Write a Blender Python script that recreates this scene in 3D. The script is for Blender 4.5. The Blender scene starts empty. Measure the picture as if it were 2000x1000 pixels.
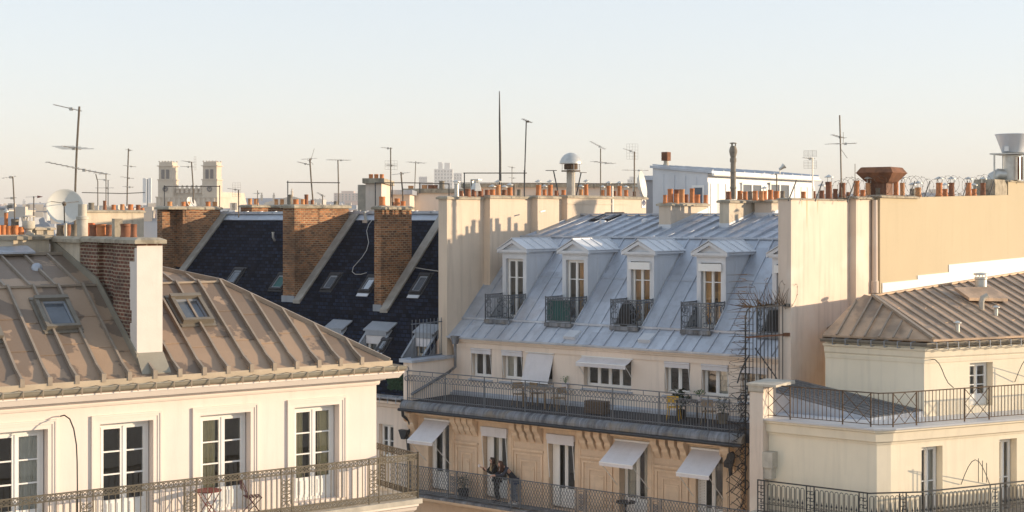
import bpy, math, random
from mathutils import Vector, Matrix
random.seed(7)
R = math.radians
F, CX, HY, HC = 2800.0, 1000.0, 425.0, 26.0      # focal length in photo pixels, centre column, eye-level row, eye height
S = bpy.context.scene
COL = S.collection

def ray(px, py): return Vector(((px-CX)/F, 1.0, -(py-HY)/F))
def at(px, py, Y):
    d = ray(px, py); return Vector((d.x*Y, Y, HC+d.z*Y))
EYE = Vector((0, 0, HC))

class Frame:                                      # a building's own axes: x along its facade, y inwards, z up
    def __init__(s, px, Y, ang):
        s.o = Vector(((px-CX)/F*Y, Y, 0)); s.a = R(ang)
        s.ux = Vector((math.cos(s.a), math.sin(s.a), 0)); s.uy = Vector((-math.sin(s.a), math.cos(s.a), 0))
    def loc(s, p):
        d = p-s.o; return Vector((d.dot(s.ux), d.dot(s.uy), p.z))
    def wor(s, p): return s.o+s.ux*p[0]+s.uy*p[1]+Vector((0, 0, p[2]))
    def _r(s, px, py):
        d = ray(px, py); return s.loc(EYE), Vector((d.dot(s.ux), d.dot(s.uy), d.z))
    def hy(s, px, py, v):                         # seen point on the plane y = v  -> (x, z)
        e, d = s._r(px, py); t = (v-e.y)/d.y; p = e+d*t; return p.x, p.z
    def hx(s, px, py, u):                         # on the plane x = u -> (y, z)
        e, d = s._r(px, py); t = (u-e.x)/d.x; p = e+d*t; return p.y, p.z
    def hz(s, px, py, z):
        e, d = s._r(px, py); t = (z-e.z)/d.z; p = e+d*t; return p.x, p.y
    def hs(s, px, py, v0, z0, t):                 # on the slope z = z0 + t (y - v0) -> point
        e, d = s._r(px, py); k = (z0+t*(e.y-v0)-e.z)/(d.z-t*d.y); return e+d*k
    def hsx(s, px, py, u0, z0, t):                # on the slope z = z0 + t (x - u0) -> point
        e, d = s._r(px, py); k = (z0+t*(e.x-u0)-e.z)/(d.z-t*d.x); return e+d*k

class MB:
    def __init__(s): s.v = []; s.f = []; s.m = []; s.mi = 0
    def add(s, vs, fs):
        b = len(s.v); s.v.extend([tuple(p) for p in vs])
        for f in fs: s.f.append([b+i for i in f]); s.m.append(s.mi)
        return s
    def hexa(s, p):                               # 4 bottom (ccw) + 4 top
        return s.add(p, [(3,2,1,0),(4,5,6,7),(0,1,5,4),(1,2,6,5),(2,3,7,6),(3,0,4,7)])
    def box(s, x0, x1, y0, y1, z0, z1):
        if x0 > x1: x0, x1 = x1, x0
        if y0 > y1: y0, y1 = y1, y0
        if z0 > z1: z0, z1 = z1, z0
        return s.hexa([(x0,y0,z0),(x1,y0,z0),(x1,y1,z0),(x0,y1,z0),(x0,y0,z1),(x1,y0,z1),(x1,y1,z1),(x0,y1,z1)])
    def ext(s, poly, ax, a, b):                   # 2-D outline pushed along an axis
        def p(q, k):
            return (k,q[0],q[1]) if ax == 'x' else (q[0],k,q[1]) if ax == 'y' else (q[0],q[1],k)
        n = len(poly)
        vs = [p(q, a) for q in poly]+[p(q, b) for q in poly]
        fs = [tuple(range(n-1, -1, -1)), tuple(range(n, 2*n))]+[(i, (i+1) % n, n+(i+1) % n, n+i) for i in range(n)]
        return s.add(vs, fs)
    def slab(s, pts, d):                          # polygon thickened along vector d
        n = len(pts); d = Vector(d); P = [Vector(p) for p in pts]
        return s.add(P+[p+d for p in P], [tuple(range(n-1, -1, -1)), tuple(range(n, 2*n))]+[(i, (i+1) % n, n+(i+1) % n, n+i) for i in range(n)])
    def bar(s, p, q, w, h=None, up=(0, 0, 1)):    # rectangular bar between two points
        h = h or w; p = Vector(p); q = Vector(q); d = (q-p).normalized(); u = Vector(up)
        if abs(d.dot(u)) > .98: u = Vector((1, 0, 0))
        a = d.cross(u).normalized()*w/2; b = a.cross(d).normalized()*h/2
        return s.hexa([p-a-b, p+a-b, p+a+b, p-a+b, q-a-b, q+a-b, q+a+b, q-a+b])
    def tube(s, pts, r, n=6, closed=False, cap=True):
        P = [Vector(p) for p in pts]; N = len(P); vs = []; fs = []; ref = None
        for i in range(N):
            a = P[(i-1) % N] if (closed or i) else P[i]; b = P[(i+1) % N] if (closed or i < N-1) else P[i]
            d = (b-a)
            if d.length < 1e-9: d = Vector((0, 0, 1))
            d.normalize()
            if ref is None or abs(ref.dot(d)) > .95:
                ref = Vector((0, 0, 1)) if abs(d.z) < .9 else Vector((1, 0, 0))
            x = d.cross(ref).normalized(); y = x.cross(d).normalized(); ref = y
            rr = r[i] if isinstance(r, (list, tuple)) else r
            for k in range(n):
                t = 2*math.pi*k/n; vs.append(P[i]+x*(rr*math.cos(t))+y*(rr*math.sin(t)))
        for i in range(N if closed else N-1):
            j = (i+1) % N
            for k in range(n): fs.append((i*n+k, i*n+(k+1) % n, j*n+(k+1) % n, j*n+k))
        if cap and not closed: fs += [tuple(range(n-1, -1, -1)), tuple(range((N-1)*n, N*n))]
        return s.add(vs, fs)
    def lathe(s, c, prof, n=16, axis=None):       # profile of (radius, height) turned about a vertical axis at c
        c = Vector(c); vs = []; fs = []
        for r, z in prof:
            for k in range(n):
                t = 2*math.pi*k/n; vs.append(c+Vector((r*math.cos(t), r*math.sin(t), z)))
        N = len(prof)
        for i in range(N-1):
            for k in range(n): fs.append((i*n+k, i*n+(k+1) % n, (i+1)*n+(k+1) % n, (i+1)*n+k))
        fs += [tuple(range(n-1, -1, -1)), tuple(range((N-1)*n, N*n))]
        return s.add(vs, fs)
    def ring(s, c, r, tr, u=(1,0,0), w=(0,0,1), n=10, t=4, a0=0, a1=360, rx=1.0):
        c = Vector(c); u = Vector(u); w = Vector(w); full = abs(a1-a0) >= 360
        k = n if full else n+1
        pts = [c+u*(r*rx*math.cos(R(a0+(a1-a0)*i/n)))+w*(r*math.sin(R(a0+(a1-a0)*i/n))) for i in range(k)]
        return s.tube(pts, tr, t, closed=full)
    def quad(s, *p): return s.add(p, [tuple(range(len(p)))])
    def xf(s, M):
        s.v = [tuple(M @ Vector(p)) for p in s.v]; return s
    def build(s, name, mats, parent=None, smooth=False, loc=None):
        me = bpy.data.meshes.new(name); me.from_pydata(s.v, [], s.f)
        if not isinstance(mats, (list, tuple)): mats = [mats]
        for m in mats: me.materials.append(m)
        if len(mats) > 1: me.polygons.foreach_set('material_index', s.m)
        if smooth:
            me.polygons.foreach_set('use_smooth', [True]*len(me.polygons))
            try: me.set_sharp_from_angle(angle=R(40))
            except Exception: pass
        me.update()
        o = bpy.data.objects.new(name, me); COL.objects.link(o)
        if parent: o.parent = parent
        if loc is not None: o.location = loc
        return o

def tag(o, label=None, cat=None, group=None, kind=None):
    if label: o['label'] = label
    if cat: o['category'] = cat
    if group: o['group'] = group
    if kind: o['kind'] = kind
    return o
def thing(name, label, cat, loc=(0, 0, 0), rz=0, group=None, fr=None):
    o = bpy.data.objects.new(name, None); COL.objects.link(o); o.empty_display_size = .3
    if fr: o.location = fr.o; o.rotation_euler = (0, 0, fr.a)
    else: o.location = loc; o.rotation_euler = (0, 0, rz)
    return tag(o, label, cat, group)
def dup(o, parent=None, loc=None):
    c = o.copy(); COL.objects.link(c)
    if parent: c.parent = parent
    if loc is not None: c.location = loc
    for ch in o.children: dup(ch, c)
    return c

# ---------------------------------------------------------------- materials
def _new(name):
    m = bpy.data.materials.new(name); m.use_nodes = True; nt = m.node_tree
    b = nt.nodes['Principled BSDF']
    return m, nt, b
def nd(nt, t, **k):
    n = nt.nodes.new(t)
    for a, v in k.items():
        if a.startswith('i_'):
            key = a[2:]; key = int(key) if key.isdigit() else key.replace('_', ' ')
            n.inputs[key].default_value = v
        else: setattr(n, a, v)
    return n
def c4(c, k=1.0): return (min(1, c[0]*k), min(1, c[1]*k), min(1, c[2]*k), 1)
def _noise(nt, vec, scale, detail=4, rough=.55):
    n = nd(nt, 'ShaderNodeTexNoise'); n.inputs['Scale'].default_value = scale; n.inputs['Detail'].default_value = detail
    n.inputs['Roughness'].default_value = rough; nt.links.new(vec, n.inputs['Vector']); return n.outputs['Fac']
def _ramp(nt, fac, a, b):
    r = nd(nt, 'ShaderNodeMapRange'); r.inputs[1].default_value = a; r.inputs[2].default_value = b
    nt.links.new(fac, r.inputs[0]); return r.outputs[0]
def _mix(nt, fac, a, b, typ='MIX'):
    m = nd(nt, 'ShaderNodeMix', data_type='RGBA', blend_type=typ)
    if isinstance(fac, (int, float)): m.inputs[0].default_value = fac
    else: nt.links.new(fac, m.inputs[0])
    for i, x in ((6, a), (7, b)):
        if isinstance(x, tuple): m.inputs[i].default_value = x
        else: nt.links.new(x, m.inputs[i])
    return m.outputs[2]
def _bump(nt, b, h, s, d=.02):
    n = nd(nt, 'ShaderNodeBump'); n.inputs['Strength'].default_value = s; n.inputs['Distance'].default_value = d
    nt.links.new(h, n.inputs['Height']); nt.links.new(n.outputs[0], b.inputs['Normal'])
def _map(nt, vec, sc):
    m = nd(nt, 'ShaderNodeMapping'); m.inputs['Scale'].default_value = sc; nt.links.new(vec, m.inputs[0]); return m.outputs[0]
def mat(name, col, rough=.75, metal=0., var=.12, scale=1.2, streak=.0, bump=.15, bscale=25, dirt=None, dirtcol=None, dscale=.8, dlo=.55, dhi=.6, spec=.4, panel=None):
    m, nt, b = _new(name)
    tc = nd(nt, 'ShaderNodeTexCoord').outputs['Object']
    f = _noise(nt, tc, scale, 6, .6)
    c = _mix(nt, _ramp(nt, f, .3, .7), c4(col, 1-var), c4(col, 1+var))
    if streak:
        s = _noise(nt, _map(nt, tc, (2.5, 2.5, .18)), 1.6, 5, .65)
        c = _mix(nt, _ramp(nt, s, .5, .78), c, c4(col, 1-streak))
    if dirt:
        d = _noise(nt, tc, dscale, 5, .55); dc = dirtcol or tuple(x*.6 for x in col)
        mm = nd(nt, 'ShaderNodeMath', operation='MULTIPLY'); mm.inputs[1].default_value = dirt
        nt.links.new(_ramp(nt, d, dlo, dhi), mm.inputs[0])
        c = _mix(nt, mm.outputs[0], c, c4(dc))
    if panel:                                     # every zinc sheet weathered a little differently
        sp = nd(nt, 'ShaderNodeSeparateXYZ'); nt.links.new(tc, sp.inputs[0])
        def fl(o, k, off):
            a = nd(nt, 'ShaderNodeMath', operation='MULTIPLY_ADD'); a.inputs[1].default_value = 1/k; a.inputs[2].default_value = off; nt.links.new(o, a.inputs[0])
            q = nd(nt, 'ShaderNodeMath', operation='FLOOR'); nt.links.new(a.outputs[0], q.inputs[0]); return q.outputs[0]
        cv = nd(nt, 'ShaderNodeCombineXYZ'); nt.links.new(fl(sp.outputs[0], panel[0], panel[1]), cv.inputs[0]); nt.links.new(fl(sp.outputs[2], 1.05, .3), cv.inputs[1])
        wn = nd(nt, 'ShaderNodeTexWhiteNoise', noise_dimensions='2D'); nt.links.new(cv.outputs[0], wn.inputs[0])
        c = _mix(nt, _ramp(nt, wn.outputs[0], 0, 1), _mix(nt, 1.0, c, (panel[2], panel[2], panel[2]*1.01, 1), 'MULTIPLY'), c)
    nt.links.new(c, b.inputs['Base Color'])
    b.inputs['Roughness'].default_value = rough; b.inputs['Metallic'].default_value = metal
    b.inputs['Specular IOR Level'].default_value = spec
    if bump: _bump(nt, b, _noise(nt, tc, bscale, 4, .6), bump, .06 if name.startswith('zinc') or name == 'leanto' else .02)
    return m
def leadmat(name):
    m, nt, b = _new(name); tc = nd(nt, 'ShaderNodeTexCoord').outputs['Object']
    f = _noise(nt, _map(nt, tc, (4.5, .5, .5)), 1.2, 6, .75); g = _noise(nt, tc, 2.0, 4)
    c = _mix(nt, _ramp(nt, f, .32, .68), c4((.03, .033, .04)), c4((.27, .285, .31)))
    c = _mix(nt, _ramp(nt, g, .5, .75), c, c4((.20, .17, .13))); nt.links.new(c, b.inputs['Base Color']); b.inputs['Roughness'].default_value = .65
    return m
def brickmat(name, c1, c2, mortar, w=.24, h=.085, ms=.012, var=.35, soot=.5, bump=.6, offset=.5, rough=.85, sootcol=(.03, .025, .02), sscale=.9, axis='xy'):
    m, nt, b = _new(name)
    tc = nd(nt, 'ShaderNodeTexCoord').outputs['Object']
    sp = nd(nt, 'ShaderNodeSeparateXYZ'); nt.links.new(tc, sp.inputs[0])
    ad = nd(nt, 'ShaderNodeMath', operation='ADD'); nt.links.new(sp.outputs[0], ad.inputs[0])
    if axis == 'xy': nt.links.new(sp.outputs[1], ad.inputs[1])
    cb = nd(nt, 'ShaderNodeCombineXYZ'); nt.links.new(ad.outputs[0], cb.inputs[0]); nt.links.new(sp.outputs[2], cb.inputs[1])
    wob = _noise(nt, tc, 9, 2)
    ws = nd(nt, 'ShaderNodeVectorMath', operation='MULTIPLY_ADD'); cw = nd(nt, 'ShaderNodeCombineXYZ'); nt.links.new(wob, cw.inputs[0]); nt.links.new(wob, cw.inputs[1])
    nt.links.new(cw.outputs[0], ws.inputs[0]); ws.inputs[1].default_value = (.02, .02, 0); nt.links.new(cb.outputs[0], ws.inputs[2])
    br = nd(nt, 'ShaderNodeTexBrick'); nt.links.new(ws.outputs[0], br.inputs['Vector'])
    br.inputs['Color1'].default_value = c4(c1); br.inputs['Color2'].default_value = c4(c2); br.inputs['Mortar'].default_value = c4(mortar)
    br.inputs['Scale'].default_value = 1; br.inputs['Mortar Size'].default_value = ms; br.inputs['Mortar Smooth'].default_value = .3
    br.inputs['Bias'].default_value = 0; br.inputs['Brick Width'].default_value = w; br.inputs['Row Height'].default_value = h; br.offset = offset
    f = _noise(nt, tc, 3.5, 6, .7)
    c = _mix(nt, _ramp(nt, f, .3, .7), br.outputs['Color'], _mix(nt, 1.0, br.outputs['Color'], (1-var, 1-var, 1-var, 1), 'MULTIPLY'))
    d = _noise(nt, tc, sscale, 5, .6)
    mm = nd(nt, 'ShaderNodeMath', operation='MULTIPLY'); mm.inputs[1].default_value = soot; nt.links.new(_ramp(nt, d, .42, .7), mm.inputs[0])
    c = _mix(nt, mm.outputs[0], c, c4(sootcol))
    nt.links.new(c, b.inputs['Base Color']); b.inputs['Roughness'].default_value = rough
    inv = nd(nt, 'ShaderNodeMath', operation='SUBTRACT'); inv.inputs[0].default_value = 1; nt.links.new(br.outputs['Fac'], inv.inputs[1])
    _bump(nt, b, inv.outputs[0], bump, .012)
    return m
def glassmat(name, tint=(.6, .66, .68), refl=.10):
    m = bpy.data.materials.new(name); m.use_nodes = True; nt = m.node_tree; nt.nodes.clear()
    out = nd(nt, 'ShaderNodeOutputMaterial'); tr = nd(nt, 'ShaderNodeBsdfTransparent'); tr.inputs[0].default_value = c4(tint)
    gl = nd(nt, 'ShaderNodeBsdfGlossy'); gl.inputs['Roughness'].default_value = .03; gl.inputs[0].default_value = (.95, .97, 1, 1)
    fr = nd(nt, 'ShaderNodeFresnel'); fr.inputs[0].default_value = 1.5
    ad = nd(nt, 'ShaderNodeMath', operation='ADD'); ad.use_clamp = True; ad.inputs[1].default_value = refl; nt.links.new(fr.outputs[0], ad.inputs[0])
    mx = nd(nt, 'ShaderNodeMixShader'); nt.links.new(ad.outputs[0], mx.inputs[0]); nt.links.new(tr.outputs[0], mx.inputs[1]); nt.links.new(gl.outputs[0], mx.inputs[2])
    nt.links.new(mx.outputs[0], out.inputs[0])
    tc = nd(nt, 'ShaderNodeTexCoord').outputs['Object']
    bp = nd(nt, 'ShaderNodeBump'); bp.inputs['Strength'].default_value = .06; bp.inputs['Distance'].default_value = .05
    nt.links.new(_noise(nt, tc, 2.2, 2), bp.inputs['Height']); nt.links.new(bp.outputs[0], gl.inputs['Normal'])
    return m

M = {}
M['plaster_white'] = mat('plaster_white', (.79, .695, .625), .85, var=.035, scale=.9, streak=.11, bump=.1, dirt=.25, dirtcol=(.72, .66, .60), dscale=.5, dlo=.55, dhi=.7)
M['trim_white'] = mat('trim_white', (.79, .705, .63), .75, var=.03, streak=.05, bump=.05)
M['paint_white'] = mat('paint_white', (.80, .79, .76), .45, var=.03, bump=.03)
M['plaster_cream'] = mat('plaster_cream', (.80, .68, .57), .88, var=.05, scale=.7, streak=.14, bump=.1)
M['plaster_pale'] = mat('plaster_pale', (.66, .55, .455), .88, var=.07, scale=.7, streak=.22, bump=.15, dirt=.35, dirtcol=(.74, .68, .60), dscale=.5, dlo=.52, dhi=.6)
M['plaster_corner'] = mat('plaster_corner', (.85, .75, .58), .88, var=.05, scale=.7, streak=.12, bump=.12)
M['plaster_party'] = mat('plaster_party', (.60, .50, .395), .88, var=.07, scale=.6, streak=.2, bump=.12)
M['plaster_ochre'] = mat('plaster_ochre', (.47, .395, .27), .88, var=.03, scale=.5, streak=.05, bump=.08)
M['plaster_chimney'] = mat('plaster_chimney', (.56, .48, .37), .9, var=.12, scale=1.5, streak=.35, bump=.25)
M['lime_white'] = mat('lime_white', (.70, .64, .58), .85, var=.05, scale=2, streak=.08, bump=.12)
M['stone'] = brickmat('stone', (.74, .565, .405), (.69, .525, .375), (.50, .37, .25), w=1.3, h=.42, ms=.004, var=.14, soot=.10, bump=.2, rough=.9, sootcol=(.22, .17, .12))
M['stone_carved'] = mat('stone_carved', (.72, .55, .39), .9, var=.12, scale=2, streak=.2, bump=.3)
M['brick_old'] = brickmat('brick_old', (.26, .085, .045), (.13, .045, .028), (.50, .40, .28), w=.25, h=.088, ms=.017, var=.5, soot=.55, bump=.8)
M['brick'] = brickmat('brick', (.52, .205, .075), (.14, .05, .024), (.44, .32, .19), w=.26, h=.095, ms=.017, var=.4, soot=.7, bump=.7, sootcol=(.05, .026, .014), sscale=.55)
M['slate'] = brickmat('slate', (.019, .030, .060), (.003, .006, .016), (.002, .003, .006), w=.26, h=.15, ms=.018, var=.55, soot=.35, bump=1.0, rough=.8, sootcol=(.02, .02, .026), sscale=1.2)
M['slate'].node_tree.nodes['Principled BSDF'].inputs['Specular IOR Level'].default_value = .06
M['zinc'] = mat('zinc', (.50, .54, .60), .42, .35, var=.12, scale=.7, streak=.22, bump=.22, bscale=2.2, dirt=.55, dirtcol=(.34, .33, .35), dscale=1.1, dlo=.5, dhi=.75, panel=(.615, .3, .82))
M['zinc_pale'] = mat('zinc_pale', (.60, .62, .65), .45, .2, var=.07, scale=.9, streak=.1, bump=.05, bscale=5)
M['zinc_brown'] = mat('zinc_brown', (.40, .278, .185), .5, .15, var=.08, scale=.7, bump=.2, bscale=2.2, dirt=.9, dirtcol=(.20, .148, .108), dscale=.62, dlo=.50, dhi=.515, panel=(.60, .967, .84))
M['zinc_tan'] = mat('zinc_tan', (.53, .37, .245), .55, .15, var=.16, scale=1.1, bump=.2, bscale=2.2, dirt=.7, dirtcol=(.235, .18, .135), dscale=.9, dlo=.5, dhi=.62, panel=(.47, .2, .84))
M['zinc_gutter'] = mat('zinc_gutter', (.31, .28, .22), .5, .25, var=.12, scale=1.5, bump=.05)
M['frame_dark'] = mat('frame_dark', (.20, .175, .14), .5, .2, var=.15, scale=4, bump=.05)
M['batten'] = mat('batten', (.31, .255, .20), .5, .2, var=.15, scale=3, bump=.04)
M['verge'] = mat('verge', (.30, .275, .24), .85, var=.2, scale=2, bump=.2)
M['verge_tan'] = mat('verge_tan', (.46, .38, .28), .6, .15, var=.15, scale=2, bump=.05)
M['zinc_dull'] = mat('zinc_dull', (.27, .29, .32), .55, .2, var=.15, scale=1.2, streak=.15, bump=.06)
M['leanto'] = mat('leanto', (.17, .17, .175), .6, .1, var=.2, scale=.8, bump=.05, bscale=5, dirt=.5, dirtcol=(.12,.115,.11), dscale=1.0)
M['skylight'] = mat('skylight', (.085, .10, .12), .06, var=.3, scale=1.5, bump=.02, bscale=2, spec=.7)
M['amber_reflection'] = mat('amber_reflection', (.80, .52, .22), .95, var=.15, scale=3, bump=.1)  # warm cloth colour standing in for a golden reflection in dormer panes
M['lead'] = leadmat('lead')
M['roof_dark'] = mat('roof_dark', (.035, .035, .04), .75, var=.3, scale=1.5, bump=.2)
M['concrete'] = mat('concrete', (.36, .315, .24), .92, var=.28, scale=3, bump=.4, bscale=18, dirt=.6, dirtcol=(.20, .17, .13), dscale=2.4)
M['concrete_pale'] = mat('concrete_pale', (.47, .43, .36), .9, var=.2, scale=3, bump=.3)
M['terracotta'] = mat('terracotta', (.52, .195, .072), .75, var=.18, scale=5, bump=.15, dirt=.5, dirtcol=(.25, .10, .045), dscale=4)
M['terracotta_pale'] = mat('terracotta_pale', (.55, .27, .12), .8, var=.2, scale=5, bump=.15, dirt=.5, dirtcol=(.33, .18, .09), dscale=4)
M['terracotta_dark'] = mat('terracotta_dark', (.25, .105, .055), .8, var=.3, scale=5, bump=.2, dirt=.7, dirtcol=(.09, .05, .035), dscale=4)
M['pot_grey'] = mat('pot_grey', (.22, .19, .15), .85, var=.3, scale=4, bump=.2)
M['soot'] = mat('soot', (.02, .018, .016), .95, var=.3)
M['iron'] = mat('iron', (.045, .047, .052), .5, .4, var=.25, scale=6, bump=.05)
M['iron_grey'] = mat('iron_grey', (.13, .145, .165), .5, .2, var=.2, scale=6, bump=.05)
M['iron_bronze'] = mat('iron_bronze', (.135, .118, .09), .5, .4, var=.2, scale=6, bump=.05)
M['iron_rust'] = mat('iron_rust', (.10, .065, .04), .8, .2, var=.4, scale=8, bump=.2)
M['rust'] = mat('rust', (.19, .085, .045), .85, .1, var=.35, scale=2.5, bump=.25, dirt=.5, dirtcol=(.30, .13, .06), dscale=2)
M['mast'] = mat('mast', (.14, .115, .09), .6, .4, var=.3, scale=6, bump=.05)
M['alu'] = mat('alu', (.50, .48, .44), .4, .6, var=.15, scale=5, bump=.02)
M['galva'] = mat('galva', (.55, .54, .50), .4, .55, var=.15, scale=3, bump=.06)
M['dish'] = mat('dish', (.66, .65, .60), .5, .0, var=.06, scale=2, streak=.1, bump=.03)
M['plastic_white'] = mat('plastic_white', (.78, .77, .74), .4, var=.03, bump=0)
M['cable'] = mat('cable', (.03, .03, .03), .6, var=.1, bump=0)
M['cable_pale'] = mat('cable_pale', (.45, .43, .40), .6, var=.1, bump=0)
M['awning'] = mat('awning', (.66, .635, .64), .9, var=.06, scale=1.5, streak=.12, bump=.06, bscale=60, dirt=.5, dirtcol=(.55,.51,.48), dscale=1.3, dlo=.45, dhi=.75)
M['curtain'] = mat('curtain', (.90, .78, .50), .95, var=.1, scale=3, bump=.1)
M['curtain_white'] = mat('curtain_white', (.85, .82, .76), .95, var=.06, scale=3, bump=.1)
M['glass'] = glassmat('glass', (.86, .88, .86), .09)
M['glass_bright'] = glassmat('glass_bright', (.45, .5, .52), .35)
M['room'] = mat('room', (.30, .26, .20), .95, var=.2, scale=1)
M['teal'] = mat('teal', (.02, .095, .09), .6, var=.1, scale=4, bump=.05)
M['hedge'] = mat('hedge', (.014, .045, .02), .8, var=.4, scale=9, bump=.4)
M['leaf'] = mat('leaf', (.06, .14, .03), .6, var=.4, scale=9, bump=.1)
M['leaf_dark'] = mat('leaf_dark', (.03, .05, .025), .6, var=.4, scale=9, bump=.1)
M['yellow'] = mat('yellow', (.62, .36, .02), .45, var=.08, bump=.02)
M['red_paint'] = mat('red_paint', (.20, .045, .035), .5, var=.12, bump=.02)
M['maroon'] = mat('maroon', (.10, .03, .035), .5, var=.12, bump=.02)
M['wood'] = mat('wood', (.24, .17, .10), .75, var=.25, scale=5, bump=.2)
M['wicker'] = mat('wicker', (.12, .085, .06), .8, var=.3, scale=10, bump=.4)
M['charcoal'] = mat('charcoal', (.02, .02, .022), .6, var=.2, bump=.05)
M['skin'] = mat('skin', (.55, .33, .24), .55, var=.06, bump=0)
M['hair'] = mat('hair', (.035, .02, .013), .55, var=.3, scale=20, bump=.3, bscale=60)
M['jacket_black'] = mat('jacket_black', (.014, .014, .016), .85, var=.2, bump=.1)
M['jacket_navy'] = mat('jacket_navy', (.035, .04, .055), .85, var=.2, bump=.1)
M['scarf'] = mat('scarf', (.40, .30, .18), .95, var=.12, bump=.3)
M['denim'] = mat('denim', (.05, .075, .13), .9, var=.15, bump=.1)
M['shirt'] = mat('shirt', (.62, .52, .34), .9, var=.1, bump=.1)
M['ceramic'] = mat('ceramic', (.75, .68, .66), .3, var=.03, bump=0)
M['paving'] = mat('paving', (.24, .21, .18), .9, var=.2, scale=.1, bump=.1)
M['asphalt'] = mat('asphalt', (.05, .05, .052), .9, var=.25, scale=.4, bump=.2)
M['city_pale'] = mat('city_pale', (.55, .49, .42), .9, var=.08, scale=.05, bump=0)
M['city_white'] = mat('city_white', (.62, .60, .57), .9, var=.08, scale=.05, bump=0)
M['city_grey'] = mat('city_grey', (.36, .37, .39), .8, var=.1, scale=.05, bump=0)
M['city_roof'] = mat('city_roof', (.20, .22, .26), .7, var=.15, scale=.05, bump=0)
M['city_pink'] = mat('city_pink', (.50, .37, .33), .9, var=.08, scale=.05, bump=0)
M['city_glass'] = mat('city_glass', (.10, .12, .15), .3, var=.1, scale=.05, bump=0)
M['limestone'] = mat('limestone', (.58, .49, .385), .9, var=.1, scale=.3, streak=.15, bump=0)
M['belfry'] = mat('belfry', (.10, .095, .10), .8, var=.1, scale=.3, bump=0)
M['sign_blue'] = mat('sign_blue', (.03, .05, .14), .5, var=.03, bump=0)
M['orange_box'] = mat('orange_box', (.55, .13, .04), .7, var=.1, bump=.05)
M['copper_box'] = mat('copper_box', (.16, .075, .045), .7, .2, var=.3, scale=4, bump=.1)
SKY_DUST, SKY_STR, SUN_STR, SUN_COL, EXPO, SKY_SAT, SKY_GAM, SKY_VAL, HAZE = .3, .13, 3.15, (1.0, .78, .535), 1.26, .95, .33, 2.0, .00025
# ---------------------------------------------------------------- building helpers (all in a building's own axes)
def wall(mb, x0, x1, z0, z1, y0, th, holes=(), room=True, depth=1.7):
    xs = sorted({x0, x1, *[h[0] for h in holes], *[h[1] for h in holes]}); zs = sorted({z0, z1, *[h[2] for h in holes], *[h[3] for h in holes]})
    xs = [x for x in xs if x0 <= x <= x1]; zs = [z for z in zs if z0 <= z <= z1]
    def inh(x, z): return any(h[0] < x < h[1] and h[2] < z < h[3] for h in holes)
    for i in range(len(xs)-1):
        for j in range(len(zs)-1):
            if not inh((xs[i]+xs[i+1])/2, (zs[j]+zs[j+1])/2):
                a, b, c, d = xs[i], xs[i+1], zs[j], zs[j+1]
                mb.quad((a,y0,c),(b,y0,c),(b,y0,d),(a,y0,d)); mb.quad((b,y0+th,c),(a,y0+th,c),(a,y0+th,d),(b,y0+th,d))
    y1 = y0+th
    for a, b, c, d in holes:
        mb.quad((a,y0,c),(a,y1,c),(a,y1,d),(a,y0,d)); mb.quad((b,y1,c),(b,y0,c),(b,y0,d),(b,y1,d))
        mb.quad((a,y1,d),(b,y1,d),(b,y0,d),(a,y0,d)); mb.quad((a,y0,c),(b,y0,c),(b,y1,c),(a,y1,c))
    mb.quad((x0,y0,z1),(x1,y0,z1),(x1,y1,z1),(x0,y1,z1)); mb.quad((x0,y0,z0),(x0,y1,z0),(x0,y1,z1),(x0,y0,z1)); mb.quad((x1,y1,z0),(x1,y0,z0),(x1,y0,z1),(x1,y1,z1))
    if room:
        k = mb.mi; mb.mi = 1
        for a, b, c, d in holes:
            a -= .25; b += .25; c -= .02; d += .15; e = y1+.004; f = y1+depth
            mb.quad((a,f,c),(b,f,c),(b,f,d),(a,f,d)); mb.quad((a,e,c),(a,f,c),(a,f,d),(a,e,d)); mb.quad((b,f,c),(b,e,c),(b,e,d),(b,f,d))
            mb.quad((a,e,d),(a,f,d),(b,f,d),(b,e,d)); mb.quad((a,f,c),(a,e,c),(b,e,c),(b,f,c))
        mb.mi = k
    return mb

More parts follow.
